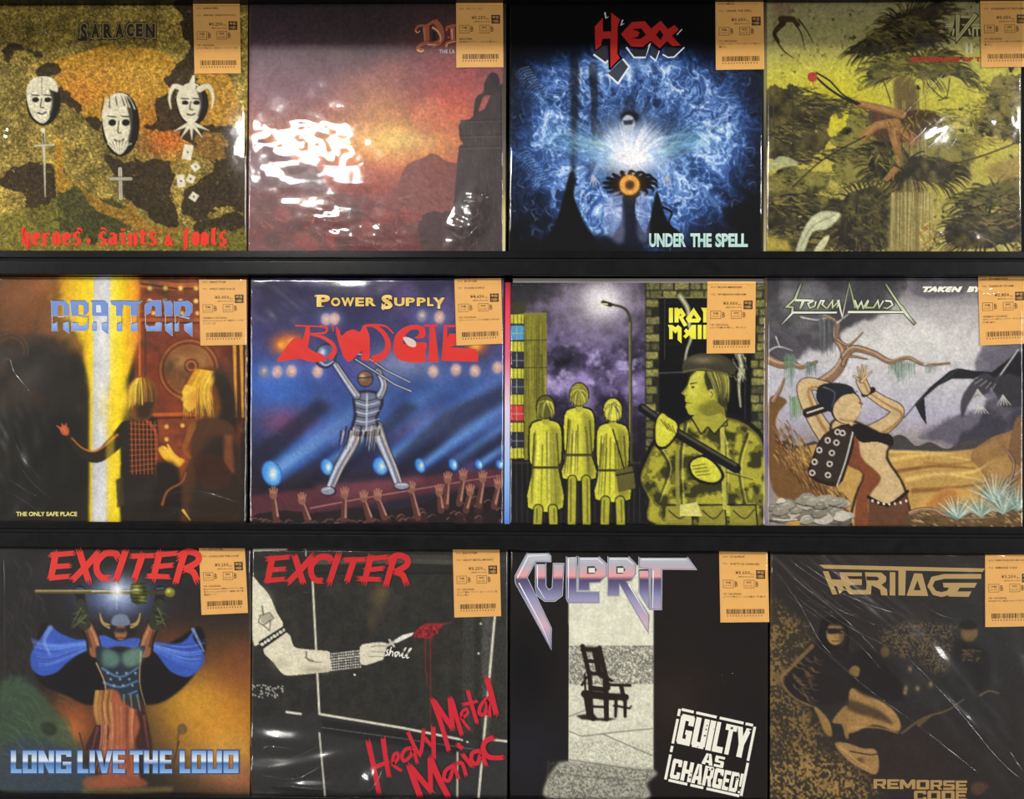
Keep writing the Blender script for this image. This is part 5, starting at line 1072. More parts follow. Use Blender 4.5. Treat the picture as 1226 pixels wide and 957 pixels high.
def cover_warrior(c):
    c.F(0, 637, S)
    c.fill((34, 32, 32))
    n = c.noise(120, 141, 4); c.mix(np.clip(n - .4, 0, 1) * .8, (52, 48, 46))
    c.glow(790, 660, 230, 190, (206, 130, 30), .95); c.glow(700, 600, 160, 120, (214, 160, 50), .85); c.glow(820, 780, 160, 100, (226, 170, 70), .7); c.glow(860, 480, 120, 120, (140, 76, 40), .7); c.glow(620, 420, 120, 90, (112, 60, 36), .8); c.glow(860, 880, 120, 60, (200, 120, 90), .6)
    c.glow(260, 680, 110, 110, (196, 96, 40), .7); c.glow(240, 720, 60, 60, (210, 130, 60), .6)
    c.rag([(0, 540), (90, 530), (180, 600), (230, 700), (290, 780), (330, 930), (0, 930)], (64, 88, 66), .6, 70, 142, 36, .85, edge=.4); c.rag([(0, 760), (120, 740), (260, 800), (330, 930), (0, 930)], (58, 66, 84), .6, 60, 143, 36, .8, edge=.5)
    for i in range(40):
        x = c.r.random() * 220; y = 560 + c.r.random() * 280; c.line([(x, y), (x + 40, y + 20), (x + 70, y + 70)], 6, c.r.choice([(88, 116, 84), (44, 60, 48), (104, 128, 96)]), .3, 2, 4, 4)
    for i in range(30):
        x = c.r.random() * 150; y = 80 + c.r.random() * 420; c.line([(x, y), (x + 20, y + 30), (x + 10, y + 70)], 5, c.r.choice([(60, 58, 54), (22, 22, 22)]), .5, 2, 3, 4)
    c.glow(420, 235, 130, 66, (84, 104, 176), .75); c.glow(420, 220, 70, 60, (180, 200, 236), .8)
    c.ell(176, 704, 30, 24, (44, 50, 40), .4, .8, 4)
    # cape: blue lining, dark body
    bl = [(60, 96, 196), (92, 132, 226), (40, 62, 150), (130, 164, 238)]
    c.poly([(150, 330), (230, 380), (330, 420), (540, 420), (640, 380), (715, 340), (735, 420), (690, 520), (600, 600), (520, 620), (420, 600), (320, 620), (250, 590), (130, 520)], (20, 18, 20), 1, 5, 4)
    for sx, pts in ((-1, [(325, 390), (270, 385), (210, 360), (180, 340), (140, 390), (112, 440), (115, 490), (150, 515), (200, 505), (240, 470), (290, 430)]), (1, [(530, 400), (600, 410), (660, 390), (700, 345), (690, 380), (730, 440), (715, 490), (670, 520), (610, 500), (570, 450)])):
        c.poly(pts, (58, 90, 186), 1, 3, 4)
        cx = np.mean([p[0] for p in pts]); cy = np.mean([p[1] for p in pts])
        for i in range(30):
            t = c.r.random(); x0 = 330 if sx < 0 else 530; c.line([(x0, 392 + 22 * t), (cx + sx * 10, 400 + 80 * t), (cx + sx * (60 + 30 * (1 - t)), 380 + 110 * t)], 9, c.r.choice(bl), .42, 3, 3, 6)
    c.line([(180, 345), (160, 390), (180, 440)], 20, (140, 172, 240), .6, 6, 6, 5); c.line([(690, 350), (715, 400), (730, 430)], 12, (150, 180, 244), .7, 4, 3, 5)
    c.poly([(330, 392), (370, 370), (420, 390), (480, 380), (535, 395), (500, 420), (430, 410), (360, 420)], (66, 100, 200), .95, 3, 4)
    # figure with both arms up
    sk, sd = (150, 96, 66), (78, 44, 34)
    for sx in (-1, 1):
        x = lambda v: 430 + sx * v
        c.line([(x(90), 430), (x(100), 380), (x(125), 320), (x(140), 250), (x(140), 215)], 56, (36, 24, 22), 1, 26, 2, 5); c.line([(x(88), 430), (x(98), 380), (x(122), 322)], 42, sk, 1, 30, 2, 5); c.line([(x(76), 420), (x(88), 380), (x(112), 330)], 10, (206, 152, 112), .7, 5, 4, 5); c.line([(x(106), 410), (x(120), 350)], 12, sd, .8, 5, 4, 4)
        c.line([(x(126), 330), (x(140), 260)], 46, (50, 54, 40), 1, 36, 2)
        for i in range(12): c.line([(x(120 + c.r.random() * 20), 330 - i * 5), (x(165 + c.r.random() * 16), 290 + c.r.random() * 60)], 7, c.r.choice([(96, 104, 64), (30, 32, 26), (66, 72, 48)]), .9, 1)
        c.ell(x(143), 215, 22, 24, (24, 26, 34)); c.line([(x(130), 205), (x(155), 203)], 5, (90, 110, 160), .8)
    c.poly([(345, 410), (400, 425), (430, 430), (470, 420), (520, 410), (500, 470), (498, 560), (490, 600), (380, 600), (375, 540), (352, 480)], (40, 50, 62), 1, 3, 4); c.poly([(372, 420), (425, 440), (420, 480), (370, 480)], (96, 132, 120), .85, 8, 4); c.poly([(440, 436), (505, 415), (505, 470), (450, 482)], (110, 146, 130), .85, 8, 4)
    for p in ([(368, 490), (430, 520), (495, 486)], [(372, 540), (430, 556), (492, 534)], [(378, 575), (430, 590), (490, 570)]): c.line(p, 10, (90, 130, 186), .8, 6, 2, 4)
    for i in range(10): c.glow(385 + i * 11, 505 + (i % 3) * 22, 4, 4, (180, 206, 236), .9)
    c.line([(345, 470), (375, 540), (380, 600)], 5, (240, 190, 120), .8, 3, 1, 4); c.line([(505, 430), (500, 540), (520, 620)], 5, (236, 190, 130), .7, 3, 1, 4)
    c.poly([(386, 595), (495, 590), (520, 640), (545, 780), (490, 780), (450, 660), (400, 700), (370, 780), (305, 780), (340, 700)], (64, 36, 36), 1, 3, 3)
    for p in ([(350, 700), (330, 780)], [(380, 680), (360, 770)], [(515, 660), (530, 770)], [(400, 640), (380, 720)]): c.line(p, 10, (134, 74, 64), .7, 4, 4)
    for i in range(9): c.line([(395 + i * 12, 585), (390 + i * 14, 640)], 9, (44, 58, 62) if i % 2 else (96, 120, 110), .95, 5)
    # helmet with two plain horns
    for sx in (-1, 1): c.line([(430 + sx * 36, 340), (430 + sx * 62, 326), (430 + sx * 72, 292)], 18, (176, 150, 84), 1, 3, 1, 5)
    for i in range(26): t = c.r.random() * 6.28; c.line([(430 + 20 * math.cos(t), 350 + 20 * math.sin(t)), (430 + 62 * math.cos(t), 356 + 30 * math.sin(t))], 6, (22, 22, 26), .7, 1)
    c.ell(430, 345, 36, 46, (30, 30, 36), 0, 1, 2); c.poly([(398, 330), (412, 300), (450, 298), (466, 330), (432, 340)], (120, 134, 160), .95, 3, 4); c.ell(432, 362, 22, 27, (158, 106, 78), 0, 1, 3); c.poly([(408, 344), (455, 344), (450, 362), (414, 362)], (36, 28, 28), .85, 4); c.line([(420, 380), (446, 380)], 5, (110, 40, 36), .8)
    # staff
    c.line([(130, 214), (470, 216)], 13, (96, 84, 40), 1, 18); c.line([(130, 212), (470, 212)], 4, (226, 206, 150), .8); c.ell(496, 220, 32, 42, (54, 58, 22), 0, 1, 2); c.glow(488, 206, 16, 18, (216, 214, 90), .9); c.glow(508, 240, 12, 12, (176, 176, 60), .8); c.line([(525, 218), (600, 218)], 14, (64, 62, 28), 1, 16); c.ell(608, 218, 18, 17, (130, 124, 40), 0, 1, 2); c.glow(602, 212, 8, 8, (230, 226, 110), .9)
    for i in range(6): c.line([(470, 190 + i * 12), (524, 186 + i * 14)], 4, (30, 30, 16), .8)
    c.glow(418, 212, 26, 26, (255, 255, 255), 1, 0, .7); c.line([(330, 214), (510, 212)], 5, (226, 238, 255), .7, 2, 3); c.line([(418, 150), (418, 280)], 4, (226, 238, 255), .6, 2, 3)
    # warm bundle of drapery at the feet
    c.poly([(345, 600), (380, 565), (420, 570), (440, 610), (480, 640), (500, 700), (470, 780), (500, 880), (430, 910), (330, 900), (390, 850), (370, 780), (400, 700), (350, 680), (335, 640)], (168, 92, 62), 1, 5, 4)
    for i in range(60):
        t = c.r.random(); x = 360 + t * 120; c.line([(x - 10 + 20 * t, 600 + 40 * t), (x + 4, 720), (x - 20 + 40 * t, 860)], 8, c.r.choice([(222, 146, 100), (110, 54, 40), (236, 176, 130), (150, 80, 54)]), .4, 2, 3, 5)
    for i in range(40): x = 340 + c.r.random() * 60; c.line([(x, 570), (x - 6, 630), (x + 4, 690)], 6, c.r.choice([(206, 160, 90), (120, 76, 40), (176, 126, 66)]), .6, 2, 2, 4)
    c.poly([(310, 880), (420, 860), (500, 880), (520, 910), (320, 920)], (150, 84, 56), .9, 6, 4); c.poly([(290, 920), (620, 910), (615, 930), (300, 950)], (120, 104, 60), .7, 6)
    for p in ([(285, 720), (300, 780)], [(640, 750), (620, 830)], [(600, 800), (610, 850)]): c.line(p, 6, (50, 34, 24), .8, 3)
    c.ell(652, 706, 18, 20, (104, 84, 54), 0, .9, 3); c.line([(640, 712), (632, 770)], 10, (90, 76, 50), .8, 3, 2)
    c.grain(3, 144, .06)
    b = K(); exciter(b, (50, 655, 1226 / 195), 1, (222, 58, 50), 10)
    t = K(); t.F(5, 890, 1226 / 290)
    g = [(35, (96, 140, 206)), (70, (196, 218, 240)), (94, (240, 246, 252)), (99, (70, 112, 176)), (125, (104, 152, 214)), (155, (150, 190, 236))]
    X = [('L', 34, 88), ('O', 94, 165), ('N', 174, 252), ('G', 262, 340), ('L', 371, 425), ('I', 433, 462), ('V', 466, 548), ('E', 550, 612), ('T', 636, 702), ('H', 708, 778), ('E', 788, 850), ('L', 888, 942), ('O', 950, 1022), ('U', 1030, 1102), ('D', 1110, 1186)]
    W_ = 26
    def glyph(q, ch, a0, a1, y0, y1, g, w, e=0):
        a0 -= e; a1 += e; y0 -= e; y1 += e; w += 2 * e; h = w / 2; ym = (y0 + y1) / 2
        R = lambda x0, yy0, x1, yy1: q.poly([(x0, yy0), (x1, yy0), (x1, yy1), (x0, yy1)], g)
        if ch in 'LEONGHUDI': R(a0, y0, a0 + w, y1)
        if ch in 'LEOGUD': R(a0, y1 - w * .8, a1, y1)
        if ch in 'EOGD': R(a0, y0, a1, y0 + w * .8)
        if ch in 'ONHUD': R(a1 - w, y0, a1, y1)
        if ch == 'E': R(a0, ym - w * .36, a1 - 4, ym + w * .36)
        if ch == 'H': R(a0, ym - w * .4, a1, ym + w * .4)
        if ch == 'G': R(a1 - w, ym, a1, y1); R(a0 + w * 1.3, ym, a1, ym + w * .7); R(a1 - w, y0, a1, y0 + w * 1.2)
        if ch == 'N': q.poly([(a0, y0), (a0 + w, y0), (a1, y1), (a1 - w, y1)], g)
        if ch == 'V': m = (a0 + a1) / 2; q.poly([(a0, y0), (a0 + w, y0), (m, y1 - w * 1.1), (a1 - w, y0), (a1, y0), (m + h, y1), (m - h, y1)], g)
        if ch == 'T': R(a0, y0, a1, y0 + w * .8); R((a0 + a1) / 2 - h, y0, (a0 + a1) / 2 + h, y1)
    for ch, a0, a1 in X: glyph(t, ch, a0 - 2, a1 + 2, 35, 155, (54, 84, 140), W_, 3)
    for ch, a0, a1 in X: glyph(t, ch, a0, a1, 38, 152, g, W_)
    return [('band_lettering', b), ('title_lettering', t)]

def cover_amp(c):
    c.F(295, 637, S)
    c.fill((42, 41, 38))
    n = c.noise(200, 151, 4); c.mix(n * .35, (58, 54, 46)); c.grain(5, 152, .12); c.grain(30, 153, .12)
    c.poly([(20, 90), (960, 60), (960, 150), (560, 150), (20, 140)], (34, 33, 31), .7, 6)
    for p, w, col in (([(220, 110), (560, 105), (760, 110), (960, 125)], 18, (84, 82, 76)), ([(240, 150), (560, 150), (760, 150)], 5, (20, 19, 18)), ([(560, 90), (960, 96)], 14, (70, 68, 64))): c.line(p, w, col, .8, soft=4)
    c.poly([(775, 300), (815, 300), (815, 720), (770, 720)], (62, 61, 58), .8, 4); c.poly([(840, 300), (890, 300), (870, 740), (845, 740)], (84, 83, 80), .8, 6); c.poly([(890, 60), (960, 60), (960, 960), (860, 960)], (52, 51, 49), .7, 8)
    c.grain(3.5, 154, .22, c.mask([(770, 280), (960, 280), (960, 960), (770, 960)]))
    c.glow(470, 240, 30, 60, (104, 86, 58), .55); c.glow(490, 220, 24, 30, (120, 100, 66), .5); c.glow(450, 330, 16, 40, (86, 72, 48), .5)
    c.poly([(20, 660), (250, 650), (900, 760), (960, 760), (960, 960), (20, 960)], (50, 50, 52), .75, 8); c.poly([(270, 670), (760, 745), (760, 800), (270, 720)], (28, 27, 28), .8, 6)
    # white piping of a loudspeaker cabinet
    wh = (226, 222, 204)
    c.line([(238, 178), (262, 650)], 7, wh); c.line([(262, 652), (560, 702), (762, 742)], 8, wh); c.line([(262, 720), (282, 942)], 6, wh, .9); c.line([(888, 305), (868, 530), (830, 950)], 8, wh); c.line([(868, 742), (935, 750)], 8, wh); c.line([(755, 790), (754, 945)], 7, wh, .8); c.line([(270, 700), (560, 740), (840, 782)], 2.5, (150, 148, 140), .7); c.line([(145, 645), (196, 652)], 8, wh)
    for x, y in ((838, 330), (830, 436), (770, 745), (760, 760), (790, 752), (388, 512)): c.ell(x, y, 4, 4, wh)
    c.line([(26, 66), (145, 64)], 8, wh); c.line([(204, 62), (214, 64), (214, 88)], 3, wh); c.line([(145, 64), (900, 62)], 3, (150, 148, 140), .6)
    # a plain outstretched arm with studded bands
    sk, sd = (230, 224, 200), (170, 162, 140)
    c.poly([(18, 172), (50, 190), (84, 230), (110, 290), (132, 345), (50, 400), (24, 386)], sk, 1, 1, 3); c.poly([(62, 420), (146, 362), (170, 410), (205, 420), (260, 425), (302, 434), (306, 495), (250, 506), (190, 512), (136, 512), (100, 470)], sk, 1, 1, 3)
    c.glow(250, 492, 60, 12, sd, .7); c.glow(120, 470, 30, 20, sd, .5); c.glow(60, 250, 30, 40, (240, 236, 216), .5); c.line([(215, 430), (222, 460), (270, 468)], 5, (70, 66, 58), .8, 2, 1, 4); c.line([(210, 450), (240, 462)], 4, (90, 84, 74), .7)
    c.poly([(44, 395), (134, 338), (146, 360), (62, 420)], (24, 23, 22))
    for i in range(8): c.ell(58 + i * 11, 403 - i * 7.2, 5 if i % 2 else 7, 6, (220, 218, 206))
    for p in ([(50, 300), (85, 290), (100, 310), (60, 335), (45, 325)], [(62, 335), (84, 355), (88, 318)]): c.line(p + [p[0]], 4, (96, 92, 80), .9)
    c.poly([(50, 296), (90, 292), (98, 312), (56, 330)], (150, 144, 124), .6); c.line([(58, 268), (62, 298)], 6, (110, 104, 90))
    c.poly([(300, 434), (360, 425), (408, 420), (414, 472), (380, 490), (304, 502)], (30, 29, 28), 1, 1)
    for i in range(13):
        for j in range(7): c.ell(306 + i * 8.5, 438 + j * 9.6 - i * 1.0, 3.6 if j != 2 else 4.8, 3.2, c.r.choice([(230, 228, 216), (180, 176, 164), (236, 234, 224)]), 0, .95)
    c.poly([(408, 412), (440, 400), (480, 396), (505, 402), (500, 420), (490, 455), (476, 462), (412, 476)], sk, 1, 1, 3)
    for p in ([(446, 412), (480, 408), (504, 412)], [(450, 430), (484, 430), (498, 432)], [(440, 448), (470, 446), (490, 448)]): c.line(p, 3.5, (120, 112, 96), .8, 2, sm=3)
    c.line([(498, 410), (540, 390)], 9, (200, 196, 184), 1, 10); c.line([(512, 388), (528, 410)], 8, (206, 202, 190)); c.poly([(530, 388), (560, 370), (600, 360), (592, 372), (560, 388), (534, 400)], (240, 238, 230))
    # red splash and drips
    rd = (168, 34, 46)
    c.poly([(600, 362), (640, 330), (700, 330), (690, 350), (660, 382), (630, 380), (606, 378)], rd, .85, 1, 2); c.line([(690, 336), (740, 322)], 5, rd, .9, 1)
    for i in range(60): x = 608 + c.r.random() * 80; y = 338 + c.r.random() * 40; c.line([(x, y), (x + 8 - 16 * c.r.random(), y + 7)], 4, c.r.choice([(96, 18, 28), (206, 60, 66), (60, 20, 26)]), .8, 1)
    for x, y0, y1 in ((602, 370, 392), (616, 374, 388), (640, 380, 505), (645, 505, 555), (658, 370, 700), (664, 376, 390)): c.line([(x, y0), (x, y1)], 4, (150, 34, 46), .85, 2)
    c.grain(3, 155, .07)
    for i in range(90): x = 22 + c.r.random() * 112; y = 548 + c.r.random() * 46; c.ell(x, y, 3, 3, (206, 204, 192), 0, .8 * (c.r.random() < .6))
    b = K(); exciter(b, (310, 660, 1226 / 185), 1.0, (204, 40, 44), 40)
    t = K(); t.F(435, 810, 1107 / 170); red = (206, 36, 56)
    for i, (p, w) in enumerate((([(40, 520), (80, 700), (120, 900)], 40), ([(155, 490), (175, 640), (200, 780)], 38), ([(75, 715), (190, 670)], 34), ([(230, 690), (270, 640), (265, 600), (235, 620), (235, 690), (295, 735)], 26), ([(370, 560), (330, 570), (300, 620), (320, 660), (370, 620), (385, 575), (420, 670)], 28), ([(350, 440), (440, 610), (470, 420)], 30), ([(480, 480), (530, 540)], 30), ([(545, 400), (550, 640)], 36),
                                ([(540, 185), (600, 350), (665, 575)], 38), ([(555, 200), (690, 400)], 40), ([(675, 175), (695, 400)], 40), ([(690, 190), (730, 330), (765, 450)], 36), ([(765, 330), (815, 290), (800, 255), (765, 290), (780, 350), (825, 410)], 24), ([(815, 115), (850, 240), (885, 360)], 32), ([(780, 220), (885, 195)], 26), ([(965, 170), (915, 230), (905, 290), (950, 290), (975, 180), (985, 310)], 30), ([(965, 20), (1000, 150), (1035, 290)], 44),
                                ([(360, 700), (400, 820), (440, 930)], 50), ([(380, 720), (530, 900)], 44), ([(520, 640), (525, 890)], 40), ([(530, 660), (590, 800), (660, 935)], 48), ([(690, 700), (640, 740), (630, 800), (670, 810), (705, 720), (740, 790)], 30), ([(700, 690), (740, 780)], 28), ([(725, 680), (770, 680), (800, 770)], 30), ([(775, 610), (845, 700)], 34), ([(740, 540), (770, 560)], 34), ([(905, 580), (850, 600), (845, 660), (890, 680), (920, 600), (955, 690)], 32), ([(1010, 480), (950, 510), (935, 570), (980, 630), (1080, 635)], 40))):
        t.brush(p, w, red, 70 + i)
    m = K(); m.F(420, 730, 1226 / 140)
    for p in ([(355, 485), (385, 470), (378, 430), (398, 425)], [(398, 486), (426, 392)], [(402, 474), (424, 440), (442, 450), (436, 492)], [(500, 445), (465, 455), (470, 495), (505, 450), (510, 495)], [(520, 490), (575, 410), (560, 420), (540, 500), (570, 500)], [(570, 490), (632, 415), (612, 420), (585, 505), (612, 500)]): m.line(p, 15, (236, 234, 226), 11, 4)
    return [('band_lettering', b), ('title_lettering', t), ('speaker_script', m)]

def cover_chair(c):
    c.F(600, 637, S)
    c.fill((26, 22, 22)); n = c.noise(220, 161, 4); c.mix(n * .5, (34, 28, 26)); c.glow(620, 600, 110, 130, (52, 38, 28), .6); c.glow(100, 780, 120, 160, (32, 32, 42), .8); c.glow(90, 480, 90, 160, (12, 12, 14), .9)
    wh = (226, 226, 206)
    c.poly([(243, 120), (545, 120), (545, 850), (243, 850)], wh)
    c.poly([(245, 820), (545, 850), (520, 900), (510, 960), (180, 960), (165, 890), (190, 850)], (186, 186, 170), 1, 6, 3)
    m = c.mask([(245, 408), (545, 408), (545, 545), (245, 548)]); sp = vnoise(CN, 2.2, 162, 2)
    c.mix(m * np.clip((sp - .30) / .2, 0, 1) * .78, (92, 90, 84))
    m = c.mask([(165, 820), (545, 850), (520, 960), (165, 960)], 10); c.mix(m * np.clip((sp - .42) / .2, 0, 1) * .75, (84, 82, 76)); m = c.mask([(245, 730), (545, 760), (545, 850), (245, 830)], 20); c.mix(m * np.clip((sp - .52) / .2, 0, 1) * .5, (110, 108, 100))
    m = c.mask([(245, 548), (545, 545), (545, 730), (245, 730)], 4); c.mix(m * np.clip((sp - .62) / .2, 0, 1) * .25, (120, 118, 108))
    ln = (110, 106, 98)
    for p in ([(245, 714), (290, 732), (420, 716), (545, 704)], [(245, 815), (545, 860)], [(190, 860), (330, 880), (520, 890)], [(360, 722), (540, 800)], [(355, 870), (310, 960)], [(245, 660), (300, 640)]): c.line(p, 4, ln, .8)
    # a plain wooden armchair in silhouette
    bk = (38, 28, 24)
    for p, w, w2 in (([(292, 410), (318, 520), (325, 660)], 17, 15), ([(352, 416), (372, 500), (384, 560)], 17, 16), ([(292, 420), (350, 424)], 16, 16), ([(302, 462), (360, 466)], 14, 14), ([(314, 506), (368, 510)], 14, 14), ([(336, 424), (352, 505)], 22, 22), ([(290, 548), (312, 515)], 10, 8), ([(300, 580), (380, 590), (446, 592)], 28, 24), ([(380, 548), (462, 550)], 11, 11), ([(430, 552), (440, 600)], 16, 16), ([(374, 520), (378, 670)], 22, 18), ([(308, 590), (318, 660), (330, 668)], 26, 20), ([(412, 596), (410, 660)], 13, 11), ([(444, 590), (444, 660)], 15, 12), ([(320, 625), (376, 628)], 9, 9), ([(405, 622), (460, 632), (466, 624)], 9, 6), ([(300, 510), (302, 570)], 8, 8), ([(330, 560), (376, 566)], 18, 18), ([(355, 512), (398, 534)], 18, 10)):
        c.line(p, w, bk, 1, w2)
    c.poly([(268, 658), (330, 648), (345, 666), (420, 668), (380, 678), (290, 672)], bk, .95, 2)
    c.grain(3, 163, .05)
    c.line([(545, 280), (545, 850)], 3, (150, 146, 134), .6)
    b = K(); b.F(610, 655, 1226 / 230)
    g = [(35, (206, 210, 218)), (110, (176, 178, 192)), (150, (206, 168, 176)), (190, (232, 160, 160)), (205, (78, 70, 104)), (260, (104, 98, 140)), (330, (150, 150, 186)), (500, (206, 176, 190)), (650, (120, 130, 180))]
    li, dk = (226, 232, 240), (60, 62, 84)
    sh = [[(115, 40), (245, 38), (262, 60), (262, 92), (165, 92), (110, 195), (265, 520), (265, 650), (40, 230), (38, 185)],
          [(168, 108), (230, 108), (230, 250), (250, 278), (275, 262), (282, 108), (345, 108), (335, 310), (290, 345), (225, 345), (178, 310), (168, 260)],
          [(365, 65), (428, 62), (425, 290), (570, 290), (570, 355), (378, 355), (365, 330)],
          [(443, 65), (570, 65), (618, 110), (618, 180), (575, 225), (508, 228), (508, 275), (443, 275)],
          [(630, 65), (760, 65), (803, 110), (803, 170), (775, 215), (742, 220), (888, 435), (885, 545), (700, 230), (695, 310), (630, 310)],
          [(828, 150), (888, 150), (888, 390), (830, 290)], [(828, 68), (1135, 68), (1188, 142), (970, 140), (968, 398), (900, 398), (905, 140), (828, 130)]]
    for q in sh: b.line(q + [q[0], q[1]], 13, dk)
    for q in sh: b.line(q + [q[0], q[1]], 9, li)
    for q in sh: b.poly(q, g)
    for q in sh:
        p = np.array(q, float); b.line(q + [q[0], q[1]], 4, (112, 116, 146))
    b.poly([(495, 125), (540, 122), (558, 145), (540, 172), (495, 172)], (60, 60, 80)); b.poly([(505, 135), (545, 135), (545, 165), (505, 165)], wh); b.poly([(682, 125), (722, 122), (740, 145), (722, 172), (682, 172)], (60, 60, 80)); b.poly([(690, 135), (728, 135), (728, 165), (690, 165)], wh)
    for p in ([(50, 200), (120, 60), (240, 52)], [(60, 230), (200, 490), (255, 620)], [(178, 120), (178, 255), (225, 330)], [(376, 75), (376, 330)], [(455, 78), (560, 78), (600, 110)], [(642, 78), (750, 78), (790, 110)], [(840, 82), (1130, 82)], [(918, 150), (914, 390)], [(760, 240), (875, 430)]): b.line(p, 7, (240, 244, 250), 3)
    t = K(); t.F(790, 840, 1022 / 125); w = (240, 238, 226)
    o = np.array((195., 75.)); ux = np.array((740., 165.)) / 758; uy = np.array((-140., 690.)) / 704
    def Q(u, v): return tuple(o + ux * u + uy * v)
    for a, bb in (((20, 0), (140, 0)), ((165, 0), (370, 0)), ((400, 0), (640, 0)), ((660, 0), (735, 0)), ((755, 10), (755, 350)), ((758, 370), (758, 700)), ((0, 0), (0, 70)), ((0, 100), (0, 345)), ((0, 370), (0, 430)), ((0, 455), (0, 704)), ((30, 704), (220, 704)), ((250, 704), (380, 704)), ((410, 704), (740, 704))):
        t.line([Q(*a), Q(*bb)], 26, w)
    def T2(body, u0, v0, u1, v1, bold, sp=1.0):
        v, f = glyphs(body, bold, 0, sp, 3); mn, mx = v.min(0), v.max(0); q = (v - mn) / (mx - mn)
        t.put([Q(u0 + a * (u1 - u0), v1 - c_ * (v1 - v0)) for a, c_ in q], f, w)
    def B2(ch, u0, v0, u1, v1, sw=.36, sh=.2):
        for p in block(ch, sw, sh): t.poly([Q(u0 + a * (u1 - u0), v0 + c_ * (v1 - v0)) for a, c_ in p], w)
    for ch, a, e in (('G', 28, 165), ('U', 178, 312), ('I', 322, 375), ('L', 386, 490), ('T', 478, 590), ('Y', 590, 730)): B2(ch, a, 40, e, 335, .38, .2)
    B2('A', 312, 365, 425, 475, .34, .22); B2('S', 436, 365, 530, 475, .36, .22)
    for ch, a, e in (('C', 35, 130), ('H', 142, 245), ('A', 250, 352), ('R', 358, 450), ('G', 458, 548), ('E', 556, 618), ('D', 626, 705), ('!', 712, 745)): B2(ch, a, 485, e, 680, .36, .2)
    r = random.Random(5)
    for i in range(34):
        u, v = r.random() * 690 + 40, r.choice([r.random() * 280 + 50, r.random() * 190 + 490]); s_ = 6 + r.random() * 14
        t.poly([Q(u, v), Q(u + s_, v - s_ * .4), Q(u + s_ * 1.2, v + s_ * .8), Q(u + s_ * .2, v + s_)], (26, 22, 22))
    return [('band_lettering', b), ('title_lettering', t)]

